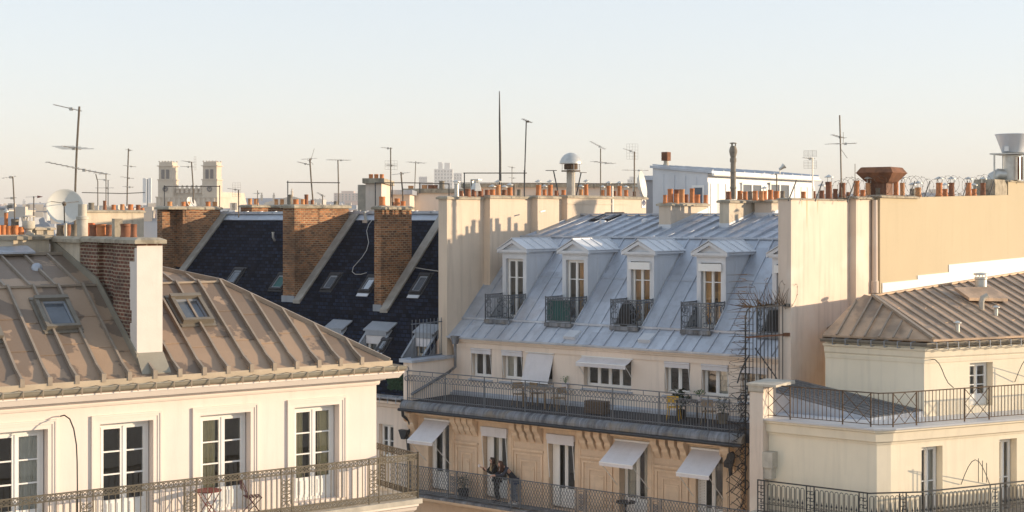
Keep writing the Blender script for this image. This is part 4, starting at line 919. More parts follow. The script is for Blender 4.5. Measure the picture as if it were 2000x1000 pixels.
def brickch(front, y_top, pxs, steps=(), pots=(), verge=None, ycap=6):
    q = FB.hs(front[0], front[1], vE0, zE0, TE); v0 = q.y-.02
    c = MB(); u_l = FB.hy(pxs[0], y_top, v0)[0]; u_r = FB.hy(pxs[1], y_top, v0)[0]; z = zat(FB, pxs[1], y_top, u_r); vv = v0; parts = []
    seq = [(u_r, FB.hx(pxs[2], y_top, u_r)[0])]
    for s0, s1 in steps:
        u2 = FB.hy(s0, y_top, seq[-1][1])[0]; seq.append((u2, FB.hx(s1, y_top, u2)[0]))
    va = v0
    for ur_, ve in seq: c.box(u_l, ur_, va, ve, ze_(va)-.6, z); va = ve
    ch = c.build('chimney', M['brick'], E)
    k = MB(); ur_, ve = seq[-1]; capslab(k, u_l, max(s[0] for s in seq), v0, ve, z, z+.16, .1); k.build('coping', M['concrete'], ch)
    k = MB(); k.box(u_l-.03, seq[0][0]+.03, v0-.06, v0-.002, ze_(v0)-.15, ze_(v0)+.22); k.build('flashing', M['zinc_dull'], ch)
    pots_x(ch, FB, (u_l+seq[-1][0])/2, z+.14, pots)
    ur_ = seq[-1][0]; g = MB(); vend = vER if verge is None else verge
    g.ext([(v0-.1,ze_(v0-.1)-.05),(v0-.1,ze_(v0-.1)+.14),(vend,ze_(vend)+.14),(vend,ze_(vend)-.05)], 'x', ur_+.002, ur_+.42)
    g.bar((ur_+.44,v0-.1,ze_(v0-.1)+.15),(ur_+.44,vend,ze_(vend)+.15), .07, .06)
    g.build('verge', M['verge'], E)
    return ch, u_l, ur_, v0, ve, z
E3 = brickch((563,586), 406, (552.5,575,681), (), [(563,571,380,'g'),(572.5,583,389,'t'),(587.5,595,389,'p'),(594.5,602,380,'d'),(607,613,391,'d'),(652,659.5,393,'g')])
E4 = brickch((737,604), 409, (731,744.5,804), (), [(740.5,752.5,384,'t'),(765,771,395,'d'),(770.5,781,388,'t'),(782.5,792,393,'t')], verge=None)
E1 = brickch((311,556), 409, (307,317,344), ((357,430),), [(327,336,394,'p'),(354.5,362.5,394,'t'),(363.5,371.5,394,'p'),(402,411,394,'t'),(415.5,424,394,'p')])
v0 = vER+.3; u_l = FB.hy(470, 405, v0)[0]; u_r = FB.hy(492, 405, v0)[0]; z = zat(FB, 492, 405, u_r); v1_ = FB.hx(560, 405, u_r)[0]
k = MB(); k.box(u_l, u_r, v0, v1_, zER-2, z); ch = k.build('chimney', M['brick'], E); k = MB(); capslab(k, u_l, u_r, v0, v1_, z, z+.14, .1); k.build('coping', M['concrete'], ch)
pots_x(ch, FB, (u_l+u_r)/2, z+.12, [(484.5,492,388,'p'),(496,505,388,'p'),(536,543,389,'p'),(547,554.5,389,'p')])
# plastered chimney wall at the far left, behind the dish
v0 = vER-2.6; u_r = FB.hy(160, 420, v0)[0]; z = zat(FB, 170, 415, u_r); v1_ = FB.hx(281, 415, u_r)[0]
k = MB(); k.box(u_r-.6, u_r, v0, v1_, zER-5, z); uD = u_r-.3; ch = k.build('chimney', M['plaster_chimney'], E); k = MB(); capslab(k, u_r-.6, u_r, v0, v1_, z, z+.14, .08); k.build('coping', M['concrete'], ch)
pots_x(ch, FB, u_r-.3, z+.13, [(173,184,396,'g'),(201.5,208,392,'d'),(218,226,400,'t'),(235,243,399,'p'),(250,260,399,'t'),(265.5,274.5,400,'d'),(275,281.5,406,'t')])
# facade below the slates
k = MB(); hx0 = FB.hy(740, 830, .12)[0]; hx1 = FB.hy(768.5, 830, .12)[0]; zh1 = FB.hy(755, 829, .12)[1]; zh0 = FB.hy(755, 895, .12)[1]
wall(k, eu0, uL-.01, 4, zE0-.35, .12, .35, [(hx0, hx1, zh0, zh1)]); k.box(eu0, eu1, 12.8, 13, 4, zE0-.3); k.build('plaster_wall', [M['plaster_cream'], M['room']], E)
window(E, hx0+.02, hx1-.02, zh0, zh1, .3, 2, (.5,), fw=.06, mull=.12)
k = MB(); k.ext([(.12,zE0-.55),(.02,zE0-.5),(0,zE0-.4),(-.14,zE0-.35),(-.14,zE0-.26),(.12,zE0-.26)], 'x', eu0, uL-.01); k.build('cornice', M['plaster_cream'], E)
k = MB(); prof = [(-.28+.1*math.cos(R(t)), zE0-.06+.1*math.sin(R(t))) for t in range(180, 361, 30)]+[(-.28+.088*math.cos(R(t)), zE0-.06+.088*math.sin(R(t))) for t in range(360, 179, -30)]
k.ext(prof, 'x', eu0, uL-.05); 
for i in range(40): k.box(uL-.3-i*.42, uL-.275-i*.42, -.40, -.385, zE0-.3, zE0-.04)
k.build('gutter', M['zinc'], E)
k = MB(); k.slab([(eu0,vE0-.1,zE0-.1),(uL-.02,vE0-.1,zE0-.1),(uL-.02,vE0,zE0-.01),(eu0,vE0,zE0-.01)], (0,.05,-.05)); k.build('eave_flashing', M['lead'], E)
# ================================================================ corner building on the right (left face parallel to B's street, right face FC)
C_ = thing('corner_building', 'cream corner building on the right with a tan zinc hip roof and black iron railings', 'building', fr=FC)
FL2 = at_frame(FC.o+FC.ux*(-.40)+Vector((-.08, .06, 0)), -36.75)
FU = Frame(1805, 44.3, 25.4); FUL = Frame(1805, 44.3, -36.75)
def into(mb, fr, root=FC):                          # bring a mesh made in one face's axes into the building's axes
    A4 = Matrix.Translation(root.o) @ Matrix.Rotation(root.a, 4, 'Z'); B4 = Matrix.Translation(fr.o) @ Matrix.Rotation(fr.a, 4, 'Z')
    return mb.xf(A4.inverted() @ B4)
EMP = {}
def sub(fr, nm):                                    # parts of C made in another face's axes hang on the same root through a rotated copy of those axes
    return fr
zf2 = FC.hy(1740, 834, 0)[1]                        # upper terrace floor
xl2 = FL2.hy(1484, 850, 0)[0]
zc2 = FC.hy(1760, 862, 0)[1]
def addpart(mb, fr, name, mats, parent=None, smooth=False):
    return into(mb, fr).build(name, mats, parent or C_, smooth)
# lower walls
CW = [(1800, 1841, 873, 985), (1952, 1986, 858, 975)]
hc = []
for a, c, y0, y1 in CW:
    hc.append((FC.hy(a, y0, 0)[0], FC.hy(c, y0, 0)[0], FC.hy(a, 990, 0)[1]-.35, FC.hy((a+c)/2, y0-1, 0)[1]))
b = MB(); wall(b, 0, 14, 2, zf2-.1, 0, .4, hc)
k = MB(); k.box(xl2, 0, 0, .4, 2, zf2-.1); into(k, FL2); b.add(k.v, k.f)
b.m[-len(k.f):] = [0]*len(k.f)
q = FC.loc(FL2.o); b.hexa([(q.x,q.y,2),(0,0,2),(.1,.5,2),(q.x+.1,q.y+.5,2),(q.x,q.y,zf2-.1),(0,0,zf2-.1),(.1,.5,zf2-.1),(q.x+.1,q.y+.5,zf2-.1)])
b.build('plaster_wall', [M['plaster_corner'], M['room']], C_)
def cwindow(x0, x1, z0, z1, y, **kw):
    return window(C_, x0, x1, z0, z1, y, **kw)
for i, (a, c, z0, z1) in enumerate(hc):
    cwindow(a+.02, c-.02, z0, z1-.02, .26, cas=2, rows=(.5,), fw=.06, mull=.12, curt='curtain_white' if i == 0 else None, glass='glass')
# cornice under the terrace: mitred through the chamfer
def loft(profile, fr_pts):                          # profile (out, z) swept along a plan polyline (points, outward normals)
    vs = []; fs = []; n = len(profile)
    for p, nn in fr_pts:
        for o_, z in profile: vs.append((p[0]+nn[0]*o_, p[1]+nn[1]*o_, z))
    for k in range(len(fr_pts)-1):
        for i in range(n): fs.append((k*n+i, k*n+(i+1) % n, (k+1)*n+(i+1) % n, (k+1)*n+i))
    return vs, fs+[tuple(range(n)), tuple(range((len(fr_pts)-1)*n, len(fr_pts)*n))]
def L2C(x, y): p = FC.loc(FL2.wor((x, y, 0))); return (p.x, p.y)
nL = FC.loc(FC.o-FL2.uy); nL = (nL.x, nL.y); nR = (0, -1); nM = ((nL[0]+nR[0])*.56, (nL[1]+nR[1])*.56)
ch0 = L2C(0, 0); path = [(L2C(xl2, 0), nL), (ch0, ((nL[0]*1.6+nM[0])/2.3, (nL[1]*1.6+nM[1])/2.3)), ((0, 0), (nM[0]*.45+nR[0]*.62, nM[1]*.45+nR[1]*.62)), ((14, 0), nR)]
pf = [(-.3,zc2-.06),(.03,zc2-.06),(.05,zc2+.0),(.12,zc2+.04),(.16,zf2-.16),(.24,zf2-.12),(.24,zf2-.03),(-.3,zf2-.03)]
vs, fs = loft(pf, path); b = MB(); b.add(vs, fs); b.build('cornice', M['plaster_corner'], C_)
vs, fs = loft([(-1.2,zf2-.025),(.30,zf2-.025),(.31,zf2-.05),(.32,zf2+.0),(-1.2,zf2+.01)], path); b = MB(); b.add(vs, fs); b.build('terrace_edge', M['zinc_pale'], C_)
b = MB(); b.box(-.4, 14, .5, 3.2, zf2-.2, zf2-.02); k = MB(); k.box(xl2, .2, .6, 4.2, zf2-.2, zf2-.024); into(k, FL2); b.add(k.v, k.f); b.build('terrace_floor', M['zinc_pale'], C_)
# upper terrace railing: bars and crossed panels
r = MB(); Hc = FC.hy(1740, 766, .02)[1]-zf2
def crail(p, q, crosses):
    T, L = segx(p, q); s = MB()
    s.box(0, L, -.02, .02, Hc-.03, Hc); s.box(0, L, -.012, .012, .07, .09)
    inx = lambda x: any(a < x < c for a, c in crosses)
    n = round(L/.135)
    for i in range(n+1):
        if not inx(L*i/n): s.box(L*i/n-.008, L*i/n+.008, -.008, .008, .07, Hc-.02)
    for a, c in crosses:
        c = min(c, L)
        for x in (a, c): s.box(x-.016, x+.016, -.016, .016, -.02, Hc)
        m_ = (a+c)/2; zz = (Hc+.08)/2
        s.bar((a,0,.09),(c,0,Hc-.03), .018); s.bar((a,0,Hc-.03),(c,0,.09), .018)
        s.bar((m_,0,.09),(c,0,zz), .014); s.bar((m_,0,.09),(a,0,zz), .014); s.bar((m_,0,Hc-.03),(a,0,zz), .014); s.bar((m_,0,Hc-.03),(c,0,zz), .014)
    s.xf(T); return s
def P2(x, y, z): p = FC.loc(FL2.wor((x, y, z))); return Vector((p.x, p.y, z))
pts_ = [P2(xl2+.05, -.02, zf2), Vector((L2C(0,-.02)[0]+.05, L2C(0,-.02)[1]-.02, zf2)), Vector((.03, -.06, zf2)), Vector((13, -.06, zf2))]
Ll = (pts_[1]-pts_[0]).length
def sL(px): x = FL2.hy(px, 790, -.02)[0]; return x-xl2-.05
def sR(px): return FC.hy(px, 790, -.06)[0]-.03
for s in (crail(pts_[0], pts_[1], [(.0, sL(1543)), (sL(1645), sL(1700))]), crail(pts_[1], pts_[2], []), crail(pts_[2], pts_[3], [(0, sR(1790)), (sR(1884), sR(1932)), (sR(2010), sR(2050))])):
    r.add(s.v, s.f)
r.build('terrace_railing', M['iron_rust'], C_)
# upper storey
ze2 = FU.hy(1805, 683, 0)[1]
x0u, z0u = FUL.hy(1612, 740, 0)
wu = (FU.hy(1894, 760, 0)[0], FU.hy(1939, 760, 0)[0], zf2+.18, FU.hy(1912, 708, 0)[1])
b = MB(); wall(b, 0, 12, zf2-.1, ze2+.2, 0, .4, [wu]); into(b, FU)
k = MB(); k.box(x0u, -.001, 0, .4, zf2-.1, ze2+.2); into(k, FUL); b.add(k.v, k.f)
for i in range(len(k.f)): b.m[-1-i] = 0
b.build('upper_wall', [M['plaster_corner'], M['room']], C_)
k = MB(); k.box(x0u, x0u+.3, .401, 4.0, zf2-.1, ze2+.25); k.box(x0u+.3, -.5, 3.0, 3.3, zf2-.1, ze2+.25); k.box(x0u+.31, -.6, .5, 2.9, ze2+.05, ze2+.2); into(k, FUL); k.build('rear_wall', M['plaster_corner'], C_)
UO = bpy.data.objects.new('upper_storey', None)     # axes of the upper right face
COL.objects.link(UO); UO.parent = C_; p = FC.loc(FU.o); UO.location = (p.x, p.y, 0)
o = window(UO, wu[0]+.02, wu[1]-.02, wu[2], wu[3]-.02, .26, 2, (.33, .66), fw=.06, mull=.11, foot=.25, curt='curtain_white', curtside='left')
pf = [(-.2,ze2-.42),(.03,ze2-.42),(.05,ze2-.30),(.04,ze2-.28),(.10,ze2-.22),(.12,ze2-.06),(.20,ze2-.02),(.22,ze2+.05),(-.2,ze2+.05)]
def UL(x, y): p = FC.loc(FUL.wor((x, y, 0))); return (p.x, p.y)
def UR(x, y): p = FC.loc(FU.wor((x, y, 0))); return (p.x, p.y)
nUR = (0, -1); nMM = (nL[0]*.62+nUR[0]*.62, nL[1]*.62+nUR[1]*.62)
path = [(UL(x0u, 0), nL), (UR(0, 0), nMM), (UR(12, 0), nUR)]
vs, fs = loft(pf, path); b = MB(); b.add(vs, fs); b.build('cornice', M['plaster_corner'], C_)
gr = .11; oy, oz = .33, ze2+.22
prof = [(oy-gr*math.cos(R(t)), oz+gr*math.sin(R(t))) for t in range(180, 361, 20)]+[(oy-(gr-.012)*math.cos(R(t)), oz+(gr-.012)*math.sin(R(t))) for t in range(360, 179, -20)]
vs, fs = loft(prof, path); b = MB(); b.add(vs, fs); gu = b.build('gutter', M['frame_dark'], C_, smooth=True)
def brk(fr, x):
    k = MB(); k.box(x-.013, x+.013, -oy-gr-.02, -oy-gr-.006, ze2+.05, oz+.03); k.box(x-.013, x+.013, -oy-gr-.006, -.18, ze2+.04, ze2+.06); k.box(x-.013, x+.013, -oy-gr-.006, -.1, oz+.02, oz+.035); into(k, fr).build('bracket', M['zinc_dull'], gu)
for i in range(20): brk(FU, .1+i*.43)
for i in range(int(-x0u/.43)): brk(FUL, -.25-i*.43)
# hip roof: right slope against the blank wall, left slope against the stepped stacks
zr0 = oz+.10; ye = -.28
def onwall(px, py):
    y, z = FB.hx(px, py, wC); return FU.loc(FB.wor((wC, y, z)))
qa = onwall(1900, 556); qb = onwall(1990, 535); qc = onwall(1745, 578)
TC = .39; print('C roof T', TC, [(q.z-zr0)/(q.y-ye) for q in (qb, qc)], qa-Vector((0,0,HC)), 'x0u', x0u, 'zf2', zf2-HC, 'ze2', ze2-HC, FUL.wor((x0u,0,0)), FB.wor((wA, va_, 0)))
hip = FU.hs(1704, 579, ye, zr0, TC); hw = FU.wor(hip); hl = FUL.loc(hw); TL_ = (hl.z-zr0)/(hl.y-ye); print('hip', hl, TL_, FB.loc(hw), wC, vbb)
cor = FU.wor((.12, ye, zr0))
def CL(p): return FC.loc(p)
b = MB()
far = FU.wor((9.5, ye, zr0)); wl = [FU.wor(FU.hs(x, y, ye, zr0, TC)) for x, y in ((1720, 577),)]
# right slope runs up to where it meets the plane of the blank wall
def slope_at_wall(xf):                              # point of the right slope on the wall plane, for FU x
    # solve along +y from eave until FB x == wC
    lo, hi = -1., 14.
    f = lambda y: FB.loc(FU.wor((xf, y, 0))).x-(wC+.0)
    for _ in range(50):
        m_ = (lo+hi)/2
        if f(lo)*f(m_) <= 0: hi = m_
        else: lo = m_
    return lo
yw = slope_at_wall(9.5); y3 = slope_at_wall(3.0)
print('yw', yw, y3)
rt = FU.hs(2000, 533, ye, zr0, TC)                 # upper edge of the right slope
def ytop(x): return hip.y+(rt.y-hip.y)*(x-hip.x)/(rt.x-hip.x)
q9 = FU.wor((9.5, ytop(9.5), zr0+TC*(ytop(9.5)-ye)))
b.slab([CL(cor), CL(far), CL(q9), CL(hw)], (0,0,-.06))
b.slab([CL(hw), CL(q9), CL(q9+FU.uy*3-Vector((0,0,1.5))), CL(hw+FU.uy*3-Vector((0,0,1.5)))], (0,0,-.06))
b.bar(CL(hw)+Vector((0,0,.03)), CL(q9)+Vector((0,0,.03)), .12, .06)
print('roof top', hip, rt)
lp = [FUL.wor((x0u+.02, ye, zr0)), cor, hw]+[FUL.wor(FUL.hs(x, y, ye, zr0, TL_)) for x, y in ((1688, 575), (1655, 602))]
b.slab([CL(p) for p in lp], (0,0,-.06))
lq = [lp[0], lp[4], lp[3], lp[2]]
for i in range(3): b.slab([CL(lq[i]), CL(lq[i+1]), CL(lq[i+1]+FUL.uy*2-Vector((0,0,1.2))), CL(lq[i]+FUL.uy*2-Vector((0,0,1.2)))], (0,0,-.06))
def yleft(x):                                       # upper-left boundary of the left slope
    P = [FUL.loc(q) for q in lq]
    for i in range(3):
        if min(P[i].x, P[i+1].x) <= x <= max(P[i].x, P[i+1].x): return P[i].y+(P[i+1].y-P[i].y)*(x-P[i].x)/(P[i+1].x-P[i].x)
    return ye
bt = MB()
for i in range(40):                                 # battens
    x = .42+i*.47
    if x < 9.4:
        # start on hip or eave, end at wall
        y0 = ye; y1 = slope_at_wall(x) if x > hip.x else ye+(hip.y-ye)*(x-.12)/(hip.x-.12)
        if x > hip.x or True:
            y1 = ytop(x)-.02
            if x < hip.x: y1 = min(y1, ye+(hip.y-ye)*max(0, (x-.12))/(hip.x-.12))
        a = FU.wor((x, y0, zr0+.03)); c = FU.wor((x, y1, zr0+TC*(y1-ye)+.03)); bt.bar(CL(a), CL(c), .05, .055)
for i in range(1, 12):
    x = .05-i*.47
    hy_ = ye+(hl.y-ye)*(x-.1)/(hl.x-.1)
    if x < x0u+.1: break
    if x < hl.x: hy_ = yleft(x)
    if hy_ < ye+.1: continue
    a = FUL.wor((x, ye, zr0+.03)); c = FUL.wor((x, hy_, zr0+TL_*(hy_-ye)+.03)); bt.bar(CL(a), CL(c), .05, .055)
bt.bar(CL(cor)+Vector((0,0,.05)), CL(hw)+Vector((0,0,.05)), .12, .09)
for f_ in (.34, .68):
    y0 = ye+(hip.y-ye)*f_; x = hip.x*f_
    while x < 9.3:
        a = FU.wor((x, y0, zr0+TC*(y0-ye)+.006)); c = FU.wor((x+.47, y0+.1, zr0+TC*(y0+.1-ye)+.006)); b.bar(CL(a), CL(c), .03, .014); x += .47*3
rc_ = b.build('zinc_roof', M['zinc_tan'], C_); bt.build('battens', M['batten'], rc_)
# white flashing painted up the blank wall in three steps
k = MB(); W0 = wC+.004
def strip(pxs):
    ps = []
    for px, py in pxs: y, z = FB.hx(px, py, wC); ps.append((W0, y, z))
    k.slab(ps, (.03, 0, 0))
strip([(1722,580),(1791,566),(1791,546),(1722,553)]); strip([(1791,572),(1852,556),(1852,532),(1791,538)]); strip([(1852,558),(2038,529),(2038,499),(1852,517)])
o = k.build('flashing', M['paint_white'], B)
# vents on the hip roof
def vent_at(px, py, fn, nm, m_):
    q = FU.hs(px, py, ye, zr0, TC); k = MB(); fn(k, q); into(k, FU).build(nm, M[m_], C_, smooth=True)
def cowl(k, q):
    c = (q.x, q.y, q.z); k.lathe(c, [(.2,.15),(.2,.42),(.22,.44),(.22,.50)], 12)
    for t in range(4): k.box(q.x+.17*math.cos(t*1.57+.5)-.012, q.x+.17*math.cos(t*1.57+.5)+.012, q.y+.17*math.sin(t*1.57+.5)-.012, q.y+.17*math.sin(t*1.57+.5)+.012, q.z+.5, q.z+.6)
    k.lathe(c, [(.25,.58),(.25,.63),(.05,.66)], 12)
vent_at(1916, 570, cowl, 'vent_cowl', 'galva')
vent_at(1912, 584, lambda k, q: (k.slab([(q.x-.75,q.y-.35,q.z-.02),(q.x+.85,q.y-.45,q.z-.08),(q.x+.85,q.y+.3,q.z+.28),(q.x-.75,q.y+.35,q.z+.3)], (0,0,.10))), 'vent_plinth', 'zinc_tan')
vent_at(1917, 603, lambda k, q: (k.tube([(q.x,q.y,q.z-.05),(q.x,q.y,q.z+.22),(q.x+.05,q.y,q.z+.36),(q.x+.2,q.y-.05,q.z+.44)], .09, 10)), 'vent_elbow', 'concrete_pale')
mush = lambda k, q: (k.lathe((q.x,q.y,q.z), [(.07,-.05),(.07,.22),(.06,.23)], 10), k.lathe((q.x,q.y,q.z), [(.13,.26),(.13,.28),(.02,.33)], 10), k.tube([(q.x,q.y,q.z+.2),(q.x,q.y,q.z+.3)], .02, 5))
vent_at(1945, 616, mush, 'vent_cap', 'galva'); vent_at(1870, 647, mush, 'vent_cap', 'galva')
# lean-to of dark zinc beside the upper storey
k = MB(); yq = -1.75
a = FUL.hy(1503, 764, yq); c = FUL.hy(1700, 818, yq); d = FUL.hy(1610, 747, -.02); e = FUL.hy(1803, 805, -.02)
TLp, TRp, BLp, BRp = (a[0],yq,a[1]), (c[0],yq,zf2+.05), (d[0]-1.0,-.02,d[1]+.0), (e[0],-.02,zf2+.16)
k.add([TLp, TRp, BRp, BLp, (TLp[0],yq,zf2-.02), (TRp[0],yq,zf2-.02), (BRp[0],-.02,zf2-.02), (BLp[0],-.02,zf2-.02)], [(0,1,2,3),(4,5,1,0),(5,6,2,1),(7,4,0,3)])
into(k, FUL).build('lean_to_roof', M['zinc'], C_)
k = MB()
for i in range(1, 8):
    f_ = i/8; A_ = Vector(TLp).lerp(Vector(BLp), f_); B_ = Vector(TRp).lerp(Vector(BRp), f_); k.bar(A_+Vector((0,0,.03)), B_+Vector((0,0,.03)), .05, .07)
k.slab([Vector(TLp)+Vector((0,0,.012)), Vector(TRp)+Vector((0,0,.012)), Vector(BRp)+Vector((0,0,.012)), Vector(BLp)+Vector((0,0,.012))], (0,0,.02))
into(k, FUL).build('lean_to_battens', M['leanto'], C_)
# lower balcony with arched bars
xr0 = FL2.hy(1480, 945, -.8)[0]; HB = 1.02; zrt = FC.hy(1900, 949, -.85)[1]; zb2 = zrt-HB
jp = L2C(.10, -.8); pts_ = [P2(xr0, -.8, zb2), Vector((jp[0], jp[1], zb2)), Vector((.35, -.85, zb2)), Vector((13, -.85, zb2))]
def brail(p, q, panels):
    T, L = segx(p, q); s = MB(); w = .155; n = max(1, round(L/w)); w = L/n
    s.box(0, L, -.022, .022, HB-.035, HB); s.box(0, L, -.015, .015, .06, .09); s.box(0, L, -.01, .01, .30, .315)
    for i in range(n):
        xm = (i+.5)*w
        if any(a-w*.3 < xm < c+w*.3 for a, c in panels): continue
        for x in (xm-.055, xm+.055): s.box(x-.009, x+.009, -.009, .009, .06, HB-.16)
        s.ring((xm,0,HB-.16), .055, .010, n=7, t=4, a0=0, a1=180)
        s.bar((xm,0,.09),(xm,0,.42), .014); s.lathe((xm,0,.42), [(.006,0),(.03,.05),(.012,.1),(.002,.16)], 5); s.ring((xm,0,.36), .03, .009, n=6, t=3)
    for a, c in panels:
        for x in (a, c): s.box(x-.015, x+.015, -.015, .015, -.02, HB)
        m_ = (a+c)/2
        for j in range(4):
            zz = .2+j*.2
            for sx in (-1, 1): s.ring((m_+sx*.055,0,zz), .052, .013, n=9, t=4, a0=sx*60, a1=sx*60+290)
        s.box(m_-.008, m_+.008, -.008, .008, .06, HB)
    return s.xf(T)
def q2(px): return FL2.hy(px, 960, -.8)[0]-xr0
def q3(px): return FC.hy(px, 960, -.85)[0]-.35
r = MB()
for s in (brail(pts_[0], pts_[1], [(.0, .22), (q2(1575), q2(1590)), (q2(1678), q2(1694))]), brail(pts_[1], pts_[2], []), brail(pts_[2], pts_[3], [(q3(1757), q3(1770)), (q3(1934), q3(1954))])): r.add(s.v, s.f)
r.build('balcony_railing', M['iron'], C_)
k = MB()
vs, fs = loft([(-.1,zb2-.12),(.95,zb2-.12),(.95,zb2-.02),(-.1,zb2-.02)], [(L2C(xl2,0),nL),(ch0,((nL[0]*1.6+nM[0])/2.3,(nL[1]*1.6+nM[1])/2.3)),((0,0),(nM[0]*.45+nR[0]*.62,nM[1]*.45+nR[1]*.62)),((14,0),nR)]); k.add(vs, fs); k.build('balcony_floor', M['concrete_pale'], C_)
# pier between the two buildings
k = MB(); xp0 = FL2.hy(1464, 800, -.35)[0]; xp1 = FL2.hy(1490, 800, -.35)[0]; zp = FL2.hy(1470, 753, -.35)[1]
k.box(xp0, xp1, -.35, .0, 2, zp); k.box(xp0, xl2+.3, .0, .5, 2, zp-.02); PI_ = addpart(k, FL2, 'pier', M['plaster_pale'])
k = MB(); k.ext([(-.42,zp),(.9,zp),(.9,zp+.10),(-.42,zp+.07)], 'x', xp0-.08, xl2+.75); k.ext([(-.39,zp-.16),(-.352,zp-.2),(-.352,zp-.003),(-.39,zp-.003)], 'x', xp0-.03, xp1+.03); addpart(k, FL2, 'coping', M['concrete_pale'], PI_)
z_ = FL2.hy(1490, 895, -.2)[1]; k = MB(); k.ext([(-.36,z_-.25),(.0,z_-.25),(.0,z_+.22),(-.36,z_+.22)], 'x', xp1-.02, xp1+.32); k.ext([(-.3,z_-.6),(.0,z_-.6),(.0,z_-.255),(-.3,z_-.255)], 'x', xp1-.02, xp1+.26); addpart(k, FL2, 'rainwater_box', M['concrete_pale'])
# spiked wire brackets and cables on C's sunny walls
def wallwire(pts, fr, nm, lab, r_=.012, cat='cable'):
    P = []
    for px, py, v in pts: x, z = fr.hy(px, py, v); P.append(fr.wor((x, v, z)))
    k = MB(); k.tube(P, r_, 5); return tag(k.build(nm, M['cable']), lab, cat)
wallwire([(1819,702,-.04),(1826,702,-.25),(1834,710,-.45),(1840,722,-.5),(1845,735,-.55),(1852,748,-.7),(1862,757,-1.0)], FU, 'cable', 'dark cable bowing off the sunny upper wall left of its window', .014)
def guard(fr, px, py0, py1, v, lab):                # bent hoop with upright spikes
    k = MB(); hoop = []
    for i in range(9):
        t = i/8; a_ = (px-26*0+ -28+56*t, py1+ (py0-py1)*math.sin(math.pi*min(1, t*1.0))*1.0); x, z = fr.hy(a_[0], a_[1], -.02-(v)*math.sin(math.pi*t)); hoop.append(fr.wor((x, -.02-v*math.sin(math.pi*t), z)))
    k.tube(hoop, .012, 5)
    for dx in (6, 14, 22):
        x, z0_ = fr.hy(px+dx, py1-4, -v); _, z1_ = fr.hy(px+dx, py0-6+dx*.55, -v); k.tube([fr.wor((x,-v,z0_)), fr.wor((x,-v,z1_))], .011, 5)
    return tag(k.build('spiked_guard', M['iron']), lab, 'guard')
guard(FC, 1905, 898, 946, .8, 'bent wire guard with upright spikes on the wall between lower windows')
guard(FU, 2010, 698, 746, .6, 'bent wire guard at the picture edge right of the upper window')
# ================================================================ balconies of B, the barrier between buildings, people and furniture
def addto(r, s): r.add(s.v, s.f)
# upper terrace railing: handrail, row of rings, close bars
ra, rb = FB.hy(796, 760, -.35)[0], FB.hy(1449, 840, -.35)[0]
T, L = segx((ra,-.35,zt+.03), (rb,-.35,zt+.03)); s = MB(); H = 1.12
s.box(0, L, -.02, .02, H-.03, H); s.box(0, L, -.012, .012, .93, .95); s.box(0, L, -.012, .012, .72, .74); s.box(0, L, -.012, .012, .05, .075)
n = round(L/.105)
for i in range(n+1): s.box(L*i/n-.0065, L*i/n+.0065, -.0065, .0065, .0, .73)
n = round(L/.155)
for i in range(n): s.ring((L*(i+.5)/n, 0, .835), .082, .014, n=9, t=3, rx=.72)
n = round(L/.62)
for i in range(n+1):
    x = L*i/n; s.box(x-.009, x+.009, -.009, .009, .93, H)
    if i % 3 == 0: s.box(x-.015, x+.015, -.015, .015, -.03, H-.02)
s.ring((-.05,0,H+.04), .10, .018, n=12, t=5, a0=-90, a1=220); s.ring((-.05,0,.80), .09, .016, n=12, t=5)
s.ring((L+.06,0,H+.06), .12, .02, n=12, t=5, a0=-60, a1=240); s.ring((L+.06,0,H-.28), .10, .02, n=12, t=5, a0=-60, a1=240)
s.xf(T).build('terrace_railing', M['iron_grey'], B)
# side wall at the left end of the terrace, its coping, barred guard and rainwater pipe
up0 = FB.hy(788, 740, -.3)[0]; up1 = FB.hy(805, 740, -.3)[0]; zp_ = zat(FB, 850, 703, up1)
k = MB(); k.box(up0, up1, -.3, VU+.25, zt-.9, zp_); SW = k.build('side_wall', M['plaster_cream'], B)
k = MB(); k.ext([(up0-.12,zp_),(up1+.10,zp_),(up1+.10,zp_+.10),(up0-.12,zp_+.14)], 'y', -.42, VU+.2); k.build('coping', M['zinc'], SW)
k = MB(); pp = []
for px, py, v in ((889,662,1.85),(889,700,1.85),(889,716,1.9)):
    x, z = FB.hy(px, py, v); pp.append((x, v, z))
for px, py in ((878,726),(804,770)):
    v, z = FB.hx(px, py, up1+.07); pp.append((up1+.07, v, z))
k.tube(pp, .055, 8); x, y, z = pp[0]; k.ext([(x-.17,z+.12),(x+.17,z+.12),(x+.07,z-.2),(x-.07,z-.2)], 'y', y-.1, y+.1); k.build('downpipe', M['lead'], B)
k = MB(); pp = [FB.hy(px, py, v)+(v,) for px, py, v in ((786,800,-.72),(787,812,-.66),(799,822,-.3),(802,836,-.14),(795,850,-.12),(798,880,-.12),(798,960,-.12))]
k.tube([(x, v, z) for x, z, v in pp], .06, 8); x, z = FB.hy(790, 842, -.15); k.ext([(x-.22,z+.05),(x+.22,z+.05),(x+.08,z-.3),(x-.08,z-.3)], 'y', -.27, -.08); k.build('downpipe', M['iron'], B)
fg = thing('bar_fence', 'grey upright bars standing on the coping at the left end of the terrace', 'fence', FB.wor((up0, 0, zp_+.12)), FB.a)
y0, _ = FB.hx(805, 690, up0+.1); y1, _ = FB.hx(866, 690, up0+.1); hb_ = zat(FB, 806, 625, up0+.1)-zp_-.12
k = MB()
for i in range(9): yy = y0+(y1-y0)*i/8*.93; k.tube([(.1,yy,0),(.1,yy,hb_)], .014, 5)
k.build('bars', M['iron_grey'], fg); k = MB(); k.bar((.1,y0-.05,hb_-.16),(.1,y1+.08,hb_-.16), .04); k.bar((.1,y0-.05,.03),(.1,y1,.03), .04); k.build('rail', M['iron_grey'], fg)
